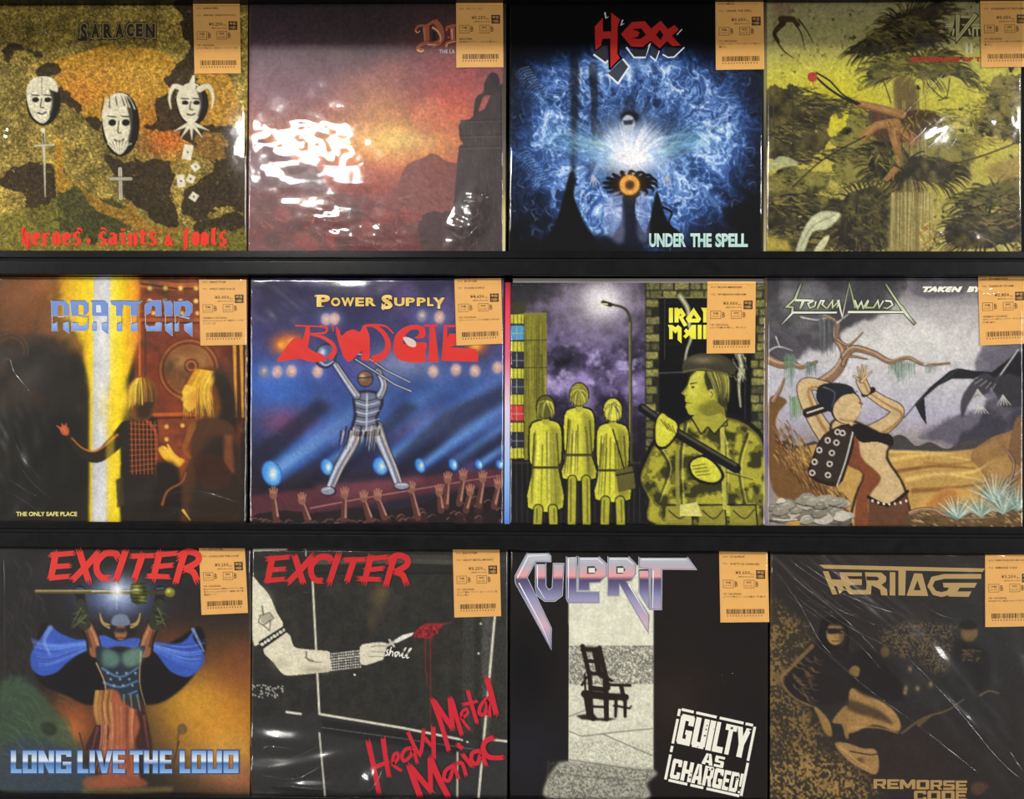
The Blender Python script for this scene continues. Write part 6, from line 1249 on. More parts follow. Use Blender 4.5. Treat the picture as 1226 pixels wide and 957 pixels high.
def cover_gold(c):
    c.F(906, 637, S)
    gd, dk = (150, 118, 66), (34, 29, 28)
    c.fill((40, 37, 37)); n = c.noise(260, 171, 3); c.mix(n * .5, (50, 40, 36)); c.glow(760, 400, 220, 220, (42, 44, 48), .7); c.glow(400, 830, 300, 90, (52, 36, 30), .7)
    # speckled rock at the left, shrubs behind
    sp = vnoise(CN, 4.5, 172, 4); big = vnoise(CN, 40, 173, 3)
    m = c.mask([(46, 270), (120, 300), (210, 380), (110, 500), (100, 560), (190, 640), (240, 720), (300, 800), (420, 900), (420, 960), (46, 960)], 26, 3)
    c.mix(m * .75, (58, 50, 36)); c.mix(m * np.clip((sp * .7 + big * .4 - .55) / .12, 0, 1) * .8, gd)
    m = c.mask([(430, 370), (540, 320), (640, 330), (720, 340), (710, 410), (680, 500), (600, 500), (500, 440)], 18, 3); c.mix(m * np.clip((vnoise(CN, 3.2, 174, 3) - .5) / .12, 0, 1) * .7, (128, 104, 66))
    m = c.mask([(46, 840), (200, 780), (320, 840), (400, 960), (46, 960)], 30, 3); c.mix(m * np.clip((sp - .5) / .12, 0, 1) * .75, (170, 136, 78))
    # seated plain figures, gold print on dark
    c.poly([(190, 420), (240, 390), (330, 420), (350, 520), (340, 600), (240, 620), (140, 600), (100, 540), (150, 470)], (34, 28, 28), .97, 4, 4)
    c.line([(200, 410), (120, 490), (90, 530), (130, 590), (200, 625)], 14, gd, .7, 5, 4, 5)
    for i in range(40):
        x = 130 + c.r.random() * 80; y = 440 + c.r.random() * 160; c.line([(x, y), (x + 12, y + 14), (x + 30, y + 16)], 5, gd, .45, 1, 2, 3)
    c.poly([(230, 320), (260, 306), (310, 316), (330, 360), (325, 430), (300, 420), (240, 420), (225, 380)], (24, 20, 20), 1, 3, 4); c.ell(282, 366, 32, 40, (166, 130, 78), 0, 1, 3); c.poly([(250, 346), (316, 346), (310, 366), (256, 366)], (30, 24, 22), .95, 3); c.poly([(250, 318), (316, 318), (318, 340), (262, 336)], (28, 23, 22), .9, 4); c.line([(270, 392), (294, 392)], 4, (84, 62, 40)); c.glow(306, 380, 12, 30, (84, 62, 40), .7)
    c.poly([(205, 625), (230, 640), (262, 680), (270, 730), (245, 720), (225, 670)], gd, 1, 2, 3); c.poly([(270, 680), (320, 620), (330, 650), (330, 735), (318, 735), (305, 690)], gd, 1, 2, 3)
    c.poly([(340, 560), (420, 590), (490, 640), (515, 690), (500, 715), (420, 690), (330, 720), (330, 640)], (168, 130, 76), 1, 3, 4); c.poly([(330, 600), (440, 640), (490, 690), (430, 670), (335, 640)], (60, 46, 34), .8, 6, 4); c.line([(350, 572), (430, 606), (490, 650)], 12, (196, 156, 96), .7, 6, 5, 4); c.line([(340, 700), (430, 700), (505, 720)], 8, (196, 156, 96), .6, 4, 4, 4)
    c.poly([(280, 760), (320, 755), (380, 775), (425, 780), (438, 830), (425, 868), (380, 850), (330, 820)], (166, 130, 78), 1, 3, 4); c.line([(335, 785), (400, 797), (430, 795)], 5, (50, 38, 28), .9, sm=3); c.glow(370, 815, 14, 10, (70, 54, 38), .8); c.line([(300, 770), (360, 820), (410, 850)], 7, (206, 166, 104), .6, 3, 3, 4)
    c.poly([(340, 440), (420, 430), (520, 520), (530, 600), (440, 600), (350, 560)], (28, 24, 24), .95, 8, 4); c.poly([(330, 500), (350, 480), (370, 490), (360, 520)], gd, .9, 2, 3); c.ell(460, 430, 16, 20, (110, 88, 54), 0, .8, 4); c.line([(410, 620), (480, 640)], 3, gd, .6)
    c.poly([(520, 480), (560, 450), (620, 500), (700, 600), (640, 640), (540, 610)], (46, 45, 46), .8, 14, 4)
    c.ell(760, 362, 30, 34, (118, 94, 58), .3, .95, 4); c.poly([(725, 325), (770, 318), (790, 345), (740, 350)], (28, 25, 25), .95, 4, 3); c.poly([(730, 440), (800, 425), (800, 450), (740, 462)], (110, 88, 56), .75, 3, 3); c.poly([(700, 390), (760, 400), (830, 440), (820, 560), (720, 540)], (28, 26, 27), .8, 12, 4)
    c.line([(520, 720), (600, 665), (680, 640), (740, 600)], 9, (116, 96, 62), .7, 5, 2, 5); c.line([(800, 585), (830, 570), (865, 578)], 8, (116, 98, 66), .8, 4, 2, 4); c.line([(580, 690), (620, 660)], 14, (130, 106, 66), .6, 6, 4)
    for x, y in ((533, 560), (530, 575), (575, 560), (548, 490), (622, 545)): c.glow(x, y, 7, 9, (176, 146, 96), .8)
    for i in range(40): x = 735 + c.r.random() * 60; y = 420 + c.r.random() * 44; c.line([(x, y), (x + 8, y + 2)], 3, gd, .6, 1)
    c.poly([(770, 905), (800, 895), (830, 910), (800, 940), (770, 935)], (96, 66, 50), .7, 5, 4)
    c.grain(3, 175, .10)
    b = K(); b.F(975, 670, 1226 / 205); g = (178, 150, 98)
    b.poly([(35, 38), (1222, 65), (1205, 90), (655, 80), (650, 258), (602, 258), (602, 80), (70, 66)], g)
    b.poly([(60, 85), (100, 85), (125, 148), (175, 150), (215, 215), (180, 250), (160, 190), (140, 192), (165, 250), (130, 252)], g); b.poly([(112, 142), (200, 146), (228, 192), (130, 192)], g)
    b.poly([(178, 92), (340, 95), (340, 120), (235, 120), (250, 140), (340, 142), (340, 184), (265, 182), (250, 195), (275, 218), (370, 220), (375, 180), (362, 92), (480, 95), (515, 125), (512, 160), (480, 182), (520, 215), (524, 258), (478, 256), (470, 215), (410, 185), (405, 252), (250, 250), (200, 165)], g); b.poly([(370, 122), (450, 124), (465, 140), (450, 152), (375, 150)], (40, 37, 37))
    b.line([(560, 92), (560, 258)], 40, g); b.poly([(715, 100), (772, 102), (815, 262), (660, 260)], g); b.poly([(738, 150), (762, 222), (712, 220)], (40, 37, 37))
    b.line([(1195, 122), (930, 122), (850, 140), (828, 190), (860, 240), (910, 252), (960, 240), (1000, 182)], 34, g); b.poly([(920, 168), (1165, 168), (1148, 202), (1040, 202), (1025, 230), (1125, 230), (1105, 268), (960, 266), (975, 204), (925, 200)], g)
    t = K(); t.F(1040, 925, 1226 / 130); g2 = (176, 140, 88)
    for ch, a, e, y0, y1 in [(q[0], q[1], q[2], 76 + q[1] * .018, 184 + q[1] * .018) for q in (('R', 55, 198), ('E', 210, 342), ('M', 352, 528), ('O', 540, 684), ('R', 698, 830), ('S', 842, 972), ('E', 984, 1112))] + [(q[0], q[1], q[2], 208, 320) for q in (('C', 512, 652), ('O', 664, 812), ('D', 824, 972), ('E', 984, 1105))]:
        for p in block(ch, .28, .24): t.poly([(a + x * (e - a), y0 + y * (y1 - y0)) for x, y in p], g2)
    return [('band_lettering', b), ('title_lettering', t)]

# ================================================================== the display: back board, four ledges
def setk(o, **kw):
    for k, v in kw.items(): o[k] = v
    return o

X0, X1 = -0.16, 1.46
Z_TOP = LINE[-1] - 0.0190            # underside of the top canopy, where the top row ends
v, f = box_data(X0, X1, 0.030, 0.042, LINE[2] - 0.10, LINE[-1] + 0.10)
setk(link('wall_back', mesh('wall_back', v, f), M_BACK), kind='structure')

def ledge(k, label):
    root = bpy.data.objects.new('display_ledge', None)
    COL.objects.link(root)
    z = LINE[k]
    root.location = (0, 0, 0)
    setk(root, label=label, category='shelf', group='black record ledges')
    lip_y, brd_y = -0.0085, -0.0140
    zb = z - 0.0188
    v, f = strip_data(X0, X1, brd_y, 0.030, zb, z - 0.0012, 0.0016)
    link('board', mesh('board', v, f), M_BLACK, root)
    v, f = strip_data(X0, X1, lip_y, lip_y + 0.0030, z + 0.0026, z + 0.0118, 0.0013)
    link('lip', mesh('lip', v, f), M_LIP, root)
    v, f = box_data(X0, X1, lip_y + 0.0022, lip_y + 0.0042, z - 0.0012, z + 0.0040)      # recessed foot of the lip: the dark groove
    link('lip_foot', mesh('lip_foot', v, f), M_BACK, root)
    return root

ledge(0, 'black lacquered record ledge between the top and the middle row')
ledge(1, 'black lacquered record ledge between the middle and the bottom row')
ledge(2, 'black lacquered record ledge under the bottom row of records')
# canopy over the top row: throws the shade across its upper edge
v, f = box_data(X0, X1, -0.215, 0.030, Z_TOP, Z_TOP + 0.05, 0.002)
setk(link('shelf_canopy', mesh('shelf_canopy', v, f), M_BLACK), label='deep black canopy board over the top row of records', category='shelf')

# ================================================================== price tags
def tag(root, corners, cut, artist, title, price, net, notes):
    """corners TL TR BR BL in picture pixels of the whole tag (58 x 86 units); cut = units hidden at the top"""
    y = -0.0010
    P = np.array(corners, float)
    X, Z = wall(P[:, 0], P[:, 1], y)
    C = np.stack([X, Z], -1)
    def at(u, v):
        a = np.asarray(u, float)[..., None] / 58; b = np.asarray(v, float)[..., None] / 86
        return (C[0] * (1 - a) + C[1] * a) * (1 - b) + (C[3] * (1 - a) + C[2] * a) * b
    n = 8
    vs_, fs = [], []
    for j in range(n + 1):
        for i in range(n + 1):
            u = 58 * i / n; w = cut + (86 - cut) * j / n
            q = at(u, w); vs_.append((q[0], y - 0.0004 * (w / 86) ** 3 * (1 + .4 * math.sin(u / 12)), q[1]))
    b0 = len(vs_)
    vs_ += [(a, b + 0.00025, c_) for a, b, c_ in vs_]
    for j in range(n):
        for i in range(n):
            a = j * (n + 1) + i
            fs += [(a, a + n + 1, a + n + 2, a + 1), (b0 + a, b0 + a + 1, b0 + a + n + 2, b0 + a + n + 1)]
    rim = [i for i in range(n + 1)] + [(j + 1) * (n + 1) - 1 for j in range(1, n + 1)] + [n * (n + 1) + i for i in range(n - 1, -1, -1)] + [j * (n + 1) for j in range(n - 1, 0, -1)]
    for i in range(len(rim)):
        a, b = rim[i], rim[(i + 1) % len(rim)]; fs.append((a, b, b0 + b, b0 + a))
    t = link('price_tag', mesh('price_tag', vs_, fs), M_TAG, root)
    V, Fc = [], []
    def put(u, w, faces, dy=0.00003):
        q = at(u, w); b = len(V)
        V.extend((p[0], y - 0.0004 * (k_ / 86) ** 3 * (1 + .4 * math.sin(uu / 12)) - dy, p[1]) for p, uu, k_ in zip(q, u, w)); Fc.extend(tuple(i + b for i in fc) for fc in faces)
    def txt(s, x0, x1, y0, y1, bold=0.02):
        if y0 < cut + .6: return
        g, fc = glyphs(s, bold, 0, 1.0, 1)
        mn, mx = g.min(0), g.max(0); q = (g - mn) / np.maximum(mx - mn, 1e-6)
        put(x0 + q[:, 0] * (x1 - x0), y1 - q[:, 1] * (y1 - y0), fc)
    def rect(x0, y0, x1, y1, dy=0.00003): put(np.array([x0, x1, x1, x0], float), np.array([y0, y0, y1, y1], float), [(0, 1, 2, 3)], dy)
    def flush(name, m, parent):
        nonlocal V, Fc
        o = link(name, mesh(name, V, Fc), m, parent); V, Fc = [], []
        return o
    txt('ARTIST', 4, 10.5, 6.2, 8.0, .0); txt(artist, 12.5, 12.5 + min(34, 2.6 * len(artist)), 5.8, 8.3)
    txt('TITLE', 4, 9.5, 14.8, 16.6, .0); txt(title, 12.5, 12.5 + min(40, 2.1 * len(title)), 14.4, 16.9)
    txt(price, 19, 36.5, 24.2, 28.8, .015); txt('税込', 37, 41.5, 26.8, 28.8, 0)
    txt(net, 22, 41.5, 30.2, 32.2, .01)
    for bx, s1, s2 in ((4, '外装', 'JACKET'), (28.8, '盤質', 'RECORD')):
        for a in ((bx, 35, bx + 12.6, 35.5), (bx, 44.3, bx + 12.6, 44.8), (bx, 35, bx + .5, 44.8), (bx + 12.1, 35, bx + 12.6, 44.8)): rect(*a)
        txt(s1, bx + 3, bx + 9.8, 36.8, 39.6, .03); txt(s2, bx + 2, bx + 10.6, 41, 43, .0)
        txt('B', bx + 14, bx + 17.6, 36.6, 43.2, .005)
    for i, s_ in enumerate(notes): txt(s_, 4, 4 + min(50, 2.0 * len(s_) if s_.isascii() else 3.1 * len(s_)), 50.6 + i * 3.4, 53.0 + i * 3.4, .01)
    flush('tag_print', M_TAGINK, t)
    r = random.Random(len(title))
    x = 7.5
    while x < 52:
        w = r.choice([.45, .45, .9, 1.2]); rect(x, 70, min(x + w, 52.4), 76); x += w + r.choice([.45, .6, .9])
    for i in range(13): txt('1', 8 + i * 3.4, 9 + i * 3.4, 77.3, 79.0, 0)
    flush('barcode', M_TAGINK, t)
    rect(43.6, 23, 54.4, 33.4, .00004)
    bd = flush('used_badge', M_TAGDARK, t)
    g, fc = glyphs('中古', .02, 0, 1, 1); q = (g - g.min(0)) / (g.max(0) - g.min(0)); put(45 + q[:, 0] * 8, 27.6 - q[:, 1] * 3.6, fc, .00008)
    g, fc = glyphs('USED', .02, 0, 1, 1); q = (g - g.min(0)) / (g.max(0) - g.min(0)); put(45 + q[:, 0] * 8, 32.2 - q[:, 1] * 3.2, fc, .00008)
    M = bpy.data.materials.get('orange_tag_paper')
    return t, flush('badge_lettering', M, t)

# ================================================================== film
FN = 150
def film(root, rect, F, m, seed, amp=0.5, cell=40, tilt=(0, 0), bulges=(), creases=(), extra=0.0012, crumple=()):
    """clear bag: a wavy sheet over the front that rolls round the jacket's edges, pinched folds on it"""
    x0, x1, z0, z1 = rect
    x0 -= extra; x1 += extra
    u = np.linspace(0, 1, FN); w = np.linspace(0, 1, FN)
    s_ = 0.5 - 0.5 * np.cos(np.pi * u); U = 0.35 * s_ + 0.65 * u
    Xg, Zg = np.meshgrid(x0 + (x1 - x0) * U, z1 + (z0 - z1) * U)
    h = (vnoise(FN, cell / 2.7, seed, 2)) * amp * 0.001
    cx, cz = (x0 + x1) / 2, (z0 + z1) / 2
    h += (Xg - x0) * max(tilt[0], 0) + (x1 - Xg) * max(-tilt[0], 0) + (Zg - z0) * max(tilt[1], 0) + (z1 - Zg) * max(-tilt[1], 0)
    for bx, by, rx, ry, a, rot in bulges:
        (px,), (pz,) = wall([F[0] + bx / F[2]], [F[1] + by / F[2]])
        c_, sn = math.cos(rot), math.sin(rot); sc = 0.00103 / F[2]
        dx, dz = Xg - px, -(Zg - pz)
        p = (dx * c_ + dz * sn) / (rx * sc); q = (-dx * sn + dz * c_) / (ry * sc)
        h += a * 0.001 * np.exp(-(p * p + q * q))
    for bx, by, rx, ry, a, ca, cb, rot in crumple:      # crumpled patch: folds ca x cb mm long, running along rot
        (px,), (pz,) = wall([F[0] + bx / F[2]], [F[1] + by / F[2]])
        c_, sn = math.cos(rot), math.sin(rot); sc = 0.00103 / F[2]
        dx, dz = Xg - px, -(Zg - pz)
        p = dx * c_ + dz * sn; q = -dx * sn + dz * c_
        nz = vnoise(256, 16, seed * 7 + int(bx), 2)
        iu = np.mod(p / (ca * .001) * 16 + 900, 255); iv = np.mod(q / (cb * .001) * 16 + 900, 255)
        i0, j0 = iu.astype(int), iv.astype(int); fu, fv = iu - i0, iv - j0
        g_ = (nz[j0, i0] * (1 - fu) + nz[j0, i0 + 1] * fu) * (1 - fv) + (nz[j0 + 1, i0] * (1 - fu) + nz[j0 + 1, i0 + 1] * fu) * fv
        h += a * .001 * g_ * np.exp(-((p / (rx * sc)) ** 2 + (q / (ry * sc)) ** 2) ** 2)
    e = np.minimum(np.minimum(Xg - x0, x1 - Xg), np.minimum(Zg - z0, z1 - Zg))
    roll = np.clip(1 - e / 0.0035, 0, 1)
    base = 0.0021
    lim = 0.020
    h = lim * (1 - np.exp(-h / lim)) if h.max() > 0 else h
    Y = -(base + h) * np.sqrt(np.clip(1 - roll ** 2, 0, 1)) + 0.002 * roll ** 2
    Y = np.where(e <= 1e-6, 0.0025, Y)
    V = np.stack([Xg, Y, Zg], -1).reshape(-1, 3).tolist()
    I = np.arange(FN * FN).reshape(FN, FN)
    Fc = np.stack([I[:-1, :-1], I[1:, :-1], I[1:, 1:], I[:-1, 1:]], -1).reshape(-1, 4).tolist()
    ux = x0 + (x1 - x0) * U; uz = z1 + (z0 - z1) * U
    def top(px, pz):
        i = np.clip(np.searchsorted(ux, px) - 1, 0, FN - 1); j = np.clip(np.searchsorted(-uz, -pz) - 1, 0, FN - 1)
        return Y[j, i]
    for pts, r0 in creases:
        p = spline(pts, 5, False) if len(pts) > 2 else np.array([np.array(pts[0]) * (1 - t) + np.array(pts[1]) * t for t in np.linspace(0, 1, 9)], float)
        X, Z = wall(F[0] + p[:, 0] / F[2], F[1] + p[:, 1] / F[2])
        n = len(p); b = len(V); K_ = 7
        for i in range(n):
            j, k_ = max(i - 1, 0), min(i + 1, n - 1)
            t = np.array([X[k_] - X[j], Z[k_] - Z[j]]); t /= np.hypot(*t) + 1e-12; nn = np.array([-t[1], t[0]])
            r = r0 * 0.001 * (math.sin(math.pi * min(max(i / (n - 1), .02), .98)) ** .6) * (0.8 + .4 * math.sin(i * 2.3 + r0 * 9))
            yb = top(X[i], Z[i])
            for q in range(K_):
                a = math.pi * q / (K_ - 1)
                V.append((X[i] + nn[0] * r * math.cos(a), yb + 0.0002 - 0.55 * r * math.sin(a), Z[i] + nn[1] * r * math.cos(a)))
        for i in range(n - 1):
            for q in range(K_ - 1):
                a = b + i * K_ + q; Fc.append((a, a + 1, a + K_ + 1, a + K_))
    o = link('plastic_sleeve', mesh('plastic_sleeve', V, Fc, smooth=True), m, root)
    return o

# ================================================================== a record: printed jacket, lettering, tag, clear sleeve
def record(row, L, R, T, paint, label, spine=None):
    F = (0, 0, S)
    ym = T + 150
    (x0, x1), _ = wall([L, R], [ym, ym])
    _, (zt,) = wall([(L + R) / 2], [T])
    zt = float(zt)
    zb = LINE[row] - 0.0012
    if row == 0: zt = min(zt, Z_TOP - 0.0005)
    else: zt = min(zt, LINE[row - 1] - 0.0190)
    x0, x1 = float(x0), float(x1)
    root = bpy.data.objects.new('record_album', None)
    COL.objects.link(root)
    setk(root, label=label, category='record', group='records on the display ledges')
    c = Canvas((x0, x1, zb, zt))
    inks = paint(c)
    c.F(0, 0, S); c.grain(26, row * 10 + int(L) % 7 + 300, .045, None, 3); c.grain(6, row * 10 + int(L) % 7 + 320, .05)
    a = np.clip(c.a, 0, 1).reshape(GRID, 2, GRID, 2, 3).mean((1, 3))
    a = np.where(a <= 0.04045, a / 12.92, ((a + 0.055) / 1.055) ** 2.4) * 0.93
    g = np.linspace(0, 1, GRID)
    Xg, Zg = np.meshgrid(x0 + (x1 - x0) * g, zt + (zb - zt) * g)
    V = np.stack([Xg, np.zeros_like(Xg), Zg], -1).reshape(-1, 3)
    col = a.reshape(-1, 3)
    I = np.arange(GRID * GRID).reshape(GRID, GRID)
    quads = np.stack([I[:-1, :-1], I[1:, :-1], I[1:, 1:], I[:-1, 1:]], -1).reshape(-1, 4)
    cor = [I[0, 0], I[0, -1], I[-1, -1], I[-1, 0]]
    b0 = len(V)
    ev = np.array([[x0, 0, zt], [x1, 0, zt], [x1, 0, zb], [x0, 0, zb], [x0, .0042, zt], [x1, .0042, zt], [x1, .0042, zb], [x0, .0042, zb]])
    V = np.concatenate([V, ev]); ec = np.array([col[cor[i]] * .8 for i in range(4)] * 2); col = np.concatenate([col, ec])
    side = np.array([[0, 1, 5, 4], [1, 2, 6, 5], [2, 3, 7, 6], [3, 0, 4, 7], [4, 5, 6, 7]]) + b0
    quads = np.concatenate([quads, side])
    me = bpy.data.meshes.new('jacket')
    me.vertices.add(len(V)); me.vertices.foreach_set('co', V.astype(np.float32).ravel())
    me.loops.add(quads.size); me.loops.foreach_set('vertex_index', quads.astype(np.int32).ravel())
    me.polygons.add(len(quads)); me.polygons.foreach_set('loop_start', np.arange(0, quads.size, 4, dtype=np.int32))
    at = me.attributes.new('ink', 'FLOAT_COLOR', 'POINT')
    c4 = np.ones((len(V), 4), np.float32); c4[:, :3] = col
    at.data.foreach_set('color', c4.ravel())
    me.update(calc_edges=True)
    jk = link('jacket', me, M_PRINT, root)
    for nm, ink in inks: ink.build(nm, jk)
    if spine:
        sl, sr, stops, yy = spine
        (a0, a1), _ = wall([sl, sr], [ym, ym], yy)
        n = 24; sv, sc, sf = [], [], []
        for j in range(n + 1):
            t = j / n; z = zt + (zb - zt) * t
            cc = np.array([np.interp(t, [q for q, _ in stops], [lin(k_)[i] for _, k_ in stops]) for i in range(3)])
            for x, y in ((a0, .004), (a0, yy), ((a0 + a1) / 2, yy - .0006), (a1, yy), (a1, .004)): sv.append((x, y, z)); sc.append(cc)
        for j in range(n):
            for i in range(4): sf.append((j * 5 + i, (j + 1) * 5 + i, (j + 1) * 5 + i + 1, j * 5 + i + 1))
        link('spine', mesh('spine', sv, sf, np.array(sc)), M_PRINT, jk)
    return root, (x0, x1, zb, zt)

FM = {'clear': film_mat('clear_film', 0.05, 0.05, 60, 1.8), 'soft': film_mat('soft_film', 0.12, 0.06, 70, 2.5, 0.08), 'mottled': film_mat('mottled_film', 0.07, 0.035, 150, 1.9, 0.5), 'crisp': film_mat('crisp_film', 0.10, 0.08, 60, 2.2, 0.1), 'slack': film_mat('slack_film', 0.16, 0.10, 60, 2.6, 0.1)}
YEL = [(0, (40, 38, 36)), (.5, (84, 80, 72)), (.72, (120, 112, 84)), (.8, (186, 176, 104)), (1, (196, 190, 160))]

# ---- top row
r, q = record(0, -9, 296, 3, cover_masks, 'record with three pale masks on a mottled ochre cover and red blackletter title')
tag(r, [(231, 3), (287, 2.5), (288.5, 88), (233, 88.5)], 0, 'SARACEN', 'HEROES, SAINTS & FOOLS', '¥3,250', '(税抜¥2,955)', ['UK ORIGINAL', 'ジャケ角スレ, 背スレ, インナー付'])
film(r, q, (0, 0, S), FM['clear'], 1, .3, 70, (0, .006), [], [([(845, 290), (850, 420), (856, 540)], .5), ([(5, 600), (35, 590), (60, 625)], .9), ([(10, 430), (40, 425), (60, 450)], .6), ([(5, 820), (20, 850), (60, 870)], .7), ([(70, 70), (300, 190), (540, 330)], .8)], crumple=[(30, 560, 45, 240, .9, 14, 10, .4), (300, 190, 330, 30, .5, 70, 12, .47)])
r, q = record(0, 298, 603, 2.5, cover_dusk, 'record with a red dusk landscape cover under a strongly glaring sleeve', (602, 605.5, YEL, -.001))
tag(r, [(546, -5), (602, -5), (602.7, 80.5), (546.3, 81)], 7.5, 'DIO', 'ラスト・イン・ライン', '¥3,250', '(税抜¥2,955)', ['国内盤帯無', '見本盤ライナー, ジャケ角スレ'])
film(r, q, (295, 0, S), FM['mottled'], 2, .45, 30, (0, 0), [(800, 800, 36, 80, 2.2, .3), (430, 660, 80, 20, .6, 0)], [([(245, 780), (330, 800), (430, 830), (520, 858)], 1.1), ([(520, 860), (560, 815), (640, 800)], 1.0), ([(280, 885), (400, 880), (520, 895)], .8), ([(770, 745), (800, 730), (825, 705)], 1.2), ([(800, 790), (830, 770), (825, 740)], 1.1), ([(780, 855), (815, 830), (825, 815), (795, 850)], 1.2), ([(800, 890), (825, 865)], 1.0), ([(420, 720), (500, 730), (600, 765)], .7), ([(35, 430), (36, 560)], .9), ([(215, 440), (216, 580)], .7), ([(240, 140), (330, 155), (400, 150)], .5)], crumple=[(440, 830, 260, 60, 1.2, 24, 10, .2), (800, 790, 60, 130, 2.4, 12, 9, .5), (220, 510, 260, 110, .35, 20, 12, 0)])
r, q = record(0, 610, 912.6, 1.5, cover_cavern, 'record with a glowing blue cavern cover and jagged red lettering')
tag(r, [(856.5, -2.5), (914, -3), (915, 83), (857, 84)], 4.5, 'HEXX', 'UNDER THE SPELL', '¥3,650', '(税抜¥3,319)', ['US ORIGINAL', 'ロゴシール付, インサート付, ジャケ角スレ', '裏スレ'])
film(r, q, (600, 0, S), FM['clear'], 3, .6, 80, (0, .006), [], [([(15, 20), (20, 300), (18, 890)], .5), ([(945, 30), (948, 400), (946, 700)], .45), ([(470, 60), (560, 75), (600, 70)], .4)])
r, q = record(0, 917.5, 1222.5, 1.0, cover_jungle, 'record with a yellow-green jungle tree cover and a big outlined V', (914.6, 917.6, [(0, (60, 58, 56)), (.3, (130, 126, 90)), (.6, (60, 56, 60)), (1, (176, 168, 120))], -.001))
tag(r, [(1173.5, -5), (1231.5, -5.5), (1232, 80), (1175, 81)], 6.5, 'VIRGIN STEELE', 'GUARDIANS OF THE FLAME', '¥3,050', '(税抜¥2,773)', ['US ORIGINAL', 'ロゴ入りインナー付, ジャケ角スレ', '裏スレ'])
film(r, q, (906, 0, S), FM['crisp'], 4, .6, 44, (0, .002), [(545, 500, 115, 75, 6.4, -.6), (820, 430, 26, 30, 1.2, .2), (905, 420, 18, 60, 1.2, 0)], [([(495, 440), (590, 345), (690, 240)], 1.0), ([(510, 545), (570, 490), (640, 420)], 1.5), ([(560, 580), (640, 500), (690, 470)], 1.3), ([(680, 540), (715, 490)], 1.4), ([(740, 480), (760, 450)], 1.0), ([(800, 430), (825, 405)], 1.6), ([(902, 360), (908, 420), (905, 470)], 1.3), ([(570, 690), (620, 660)], .8), ([(40, 895), (140, 893)], .8), ([(630, 890), (700, 870), (740, 880)], 1.0), ([(670, 755), (710, 735)], .8)], crumple=[(580, 490, 140, 80, 1.0, 26, 9, -.65), (850, 420, 100, 80, .9, 14, 14, 0), (700, 860, 120, 40, 1.5, 16, 9, .1)])

# ---- middle row
r, q = record(1, -9, 296, 332, cover_gate, 'record with yellow light bursting through a dark studded gate and blue lettering')
tag(r, [(238, 331), (295, 331), (295.5, 413), (240, 414)], 4, 'ABATTOIR', 'ONLY SAFE PLACE', '¥3,050', '(税抜¥2,773)', ['GERMAN ORIGINAL', 'Noise International 盤, 歌詞カード付', 'インナー付'])
film(r, q, (0, 320, S), FM['soft'], 5, 1.3, 44, (0, .003), [(120, 560, 120, 160, 1.2, .4), (700, 840, 120, 40, .8, 0)], [([(50, 600), (90, 680), (150, 760)], .7), ([(60, 690), (120, 770), (200, 840)], .6), ([(20, 800), (80, 830), (150, 880)], .6), ([(560, 830), (700, 800), (850, 840)], .6), ([(600, 870), (720, 890), (840, 870)], .5), ([(0, 350), (40, 330), (60, 380), (120, 450)], .7), ([(25, 750), (100, 800), (160, 830)], .5)], crumple=[(110, 640, 150, 280, .75, 34, 12, 1.0), (700, 850, 220, 70, 1.2, 34, 9, .1)])
r, q = record(1, 300, 603, 333, cover_stage, 'record with a chrome figure on a blue-lit stage above a crowd of raised hands')
tag(r, [(543.8, 330), (599.8, 329.5), (602, 411.5), (546.5, 414)], 4, 'BUDGIE', 'POWER SUPPLY', '¥4,650', '(税抜¥4,228)', ['UK ORIGINAL', 'カラーインナー, ジャケ角傷み 他 ¥GB'])
film(r, q, (295, 320, S), FM['soft'], 6, 1.3, 48, (0, .004), [(330, 500, 120, 60, 1.8, .6), (150, 520, 60, 60, 1.6, .3), (820, 560, 60, 120, 1.5, -.3)], [([(60, 540), (110, 590), (140, 600)], .8), ([(250, 520), (300, 570), (360, 590)], .7), ([(150, 130), (300, 230), (420, 290)], .5), ([(240, 400), (330, 520), (420, 550)], .5), ([(840, 480), (800, 560), (700, 660)], .4), ([(360, 60), (520, 62)], .5)], crumple=[(330, 400, 420, 160, .9, 50, 9, .7), (830, 560, 110, 240, .8, 34, 9, -.9)])
r, q = record(1, 611, 916, 338.7, cover_street, 'record with a yellow and violet night street and brick wall on its cover', (604.3, 610.6, [(0, (150, 40, 56)), (.1, (206, 60, 80)), (.3, (200, 96, 120)), (.5, (206, 190, 206)), (.75, (140, 176, 220)), (1, (60, 110, 196))], -.0012))
(a0, a1), _ = wall([614, 916], [335, 335]); _, (zz,) = wall([760], [333.5])
v, f = box_data(float(a0), float(a1), .0008, .0016, q[3] - .02, min(float(zz), LINE[0] - .0191)); link('inner_sleeve', mesh('inner_sleeve', v, f), M_PAPER, r)
tag(r, [(847, 337), (905, 337), (904, 423), (846, 423.5)], 0, 'IRON MAIDEN', 'WOMAN IN UNIFORM', '¥3,050', '(税抜¥2,773)', ['UK ORIGINAL', '12" 穴傷み無し, 盤スレ'])
film(r, q, (600, 320, S), FM['clear'], 7, .6, 70, (0, .006), [], [([(946, 60), (948, 400), (946, 880)], .5), ([(870, 225), (880, 240), (900, 270)], .5), ([(880, 55), (910, 60), (940, 80)], .5)])
r, q = record(1, 918.7, 1224, 333, cover_desert, 'record with a figure in a studded jerkin in a grey desert under bare trees', (915.8, 918.8, [(0, (96, 80, 60)), (.5, (120, 96, 80)), (.68, (110, 96, 150)), (.85, (140, 130, 90)), (1, (120, 104, 170))], -.001))
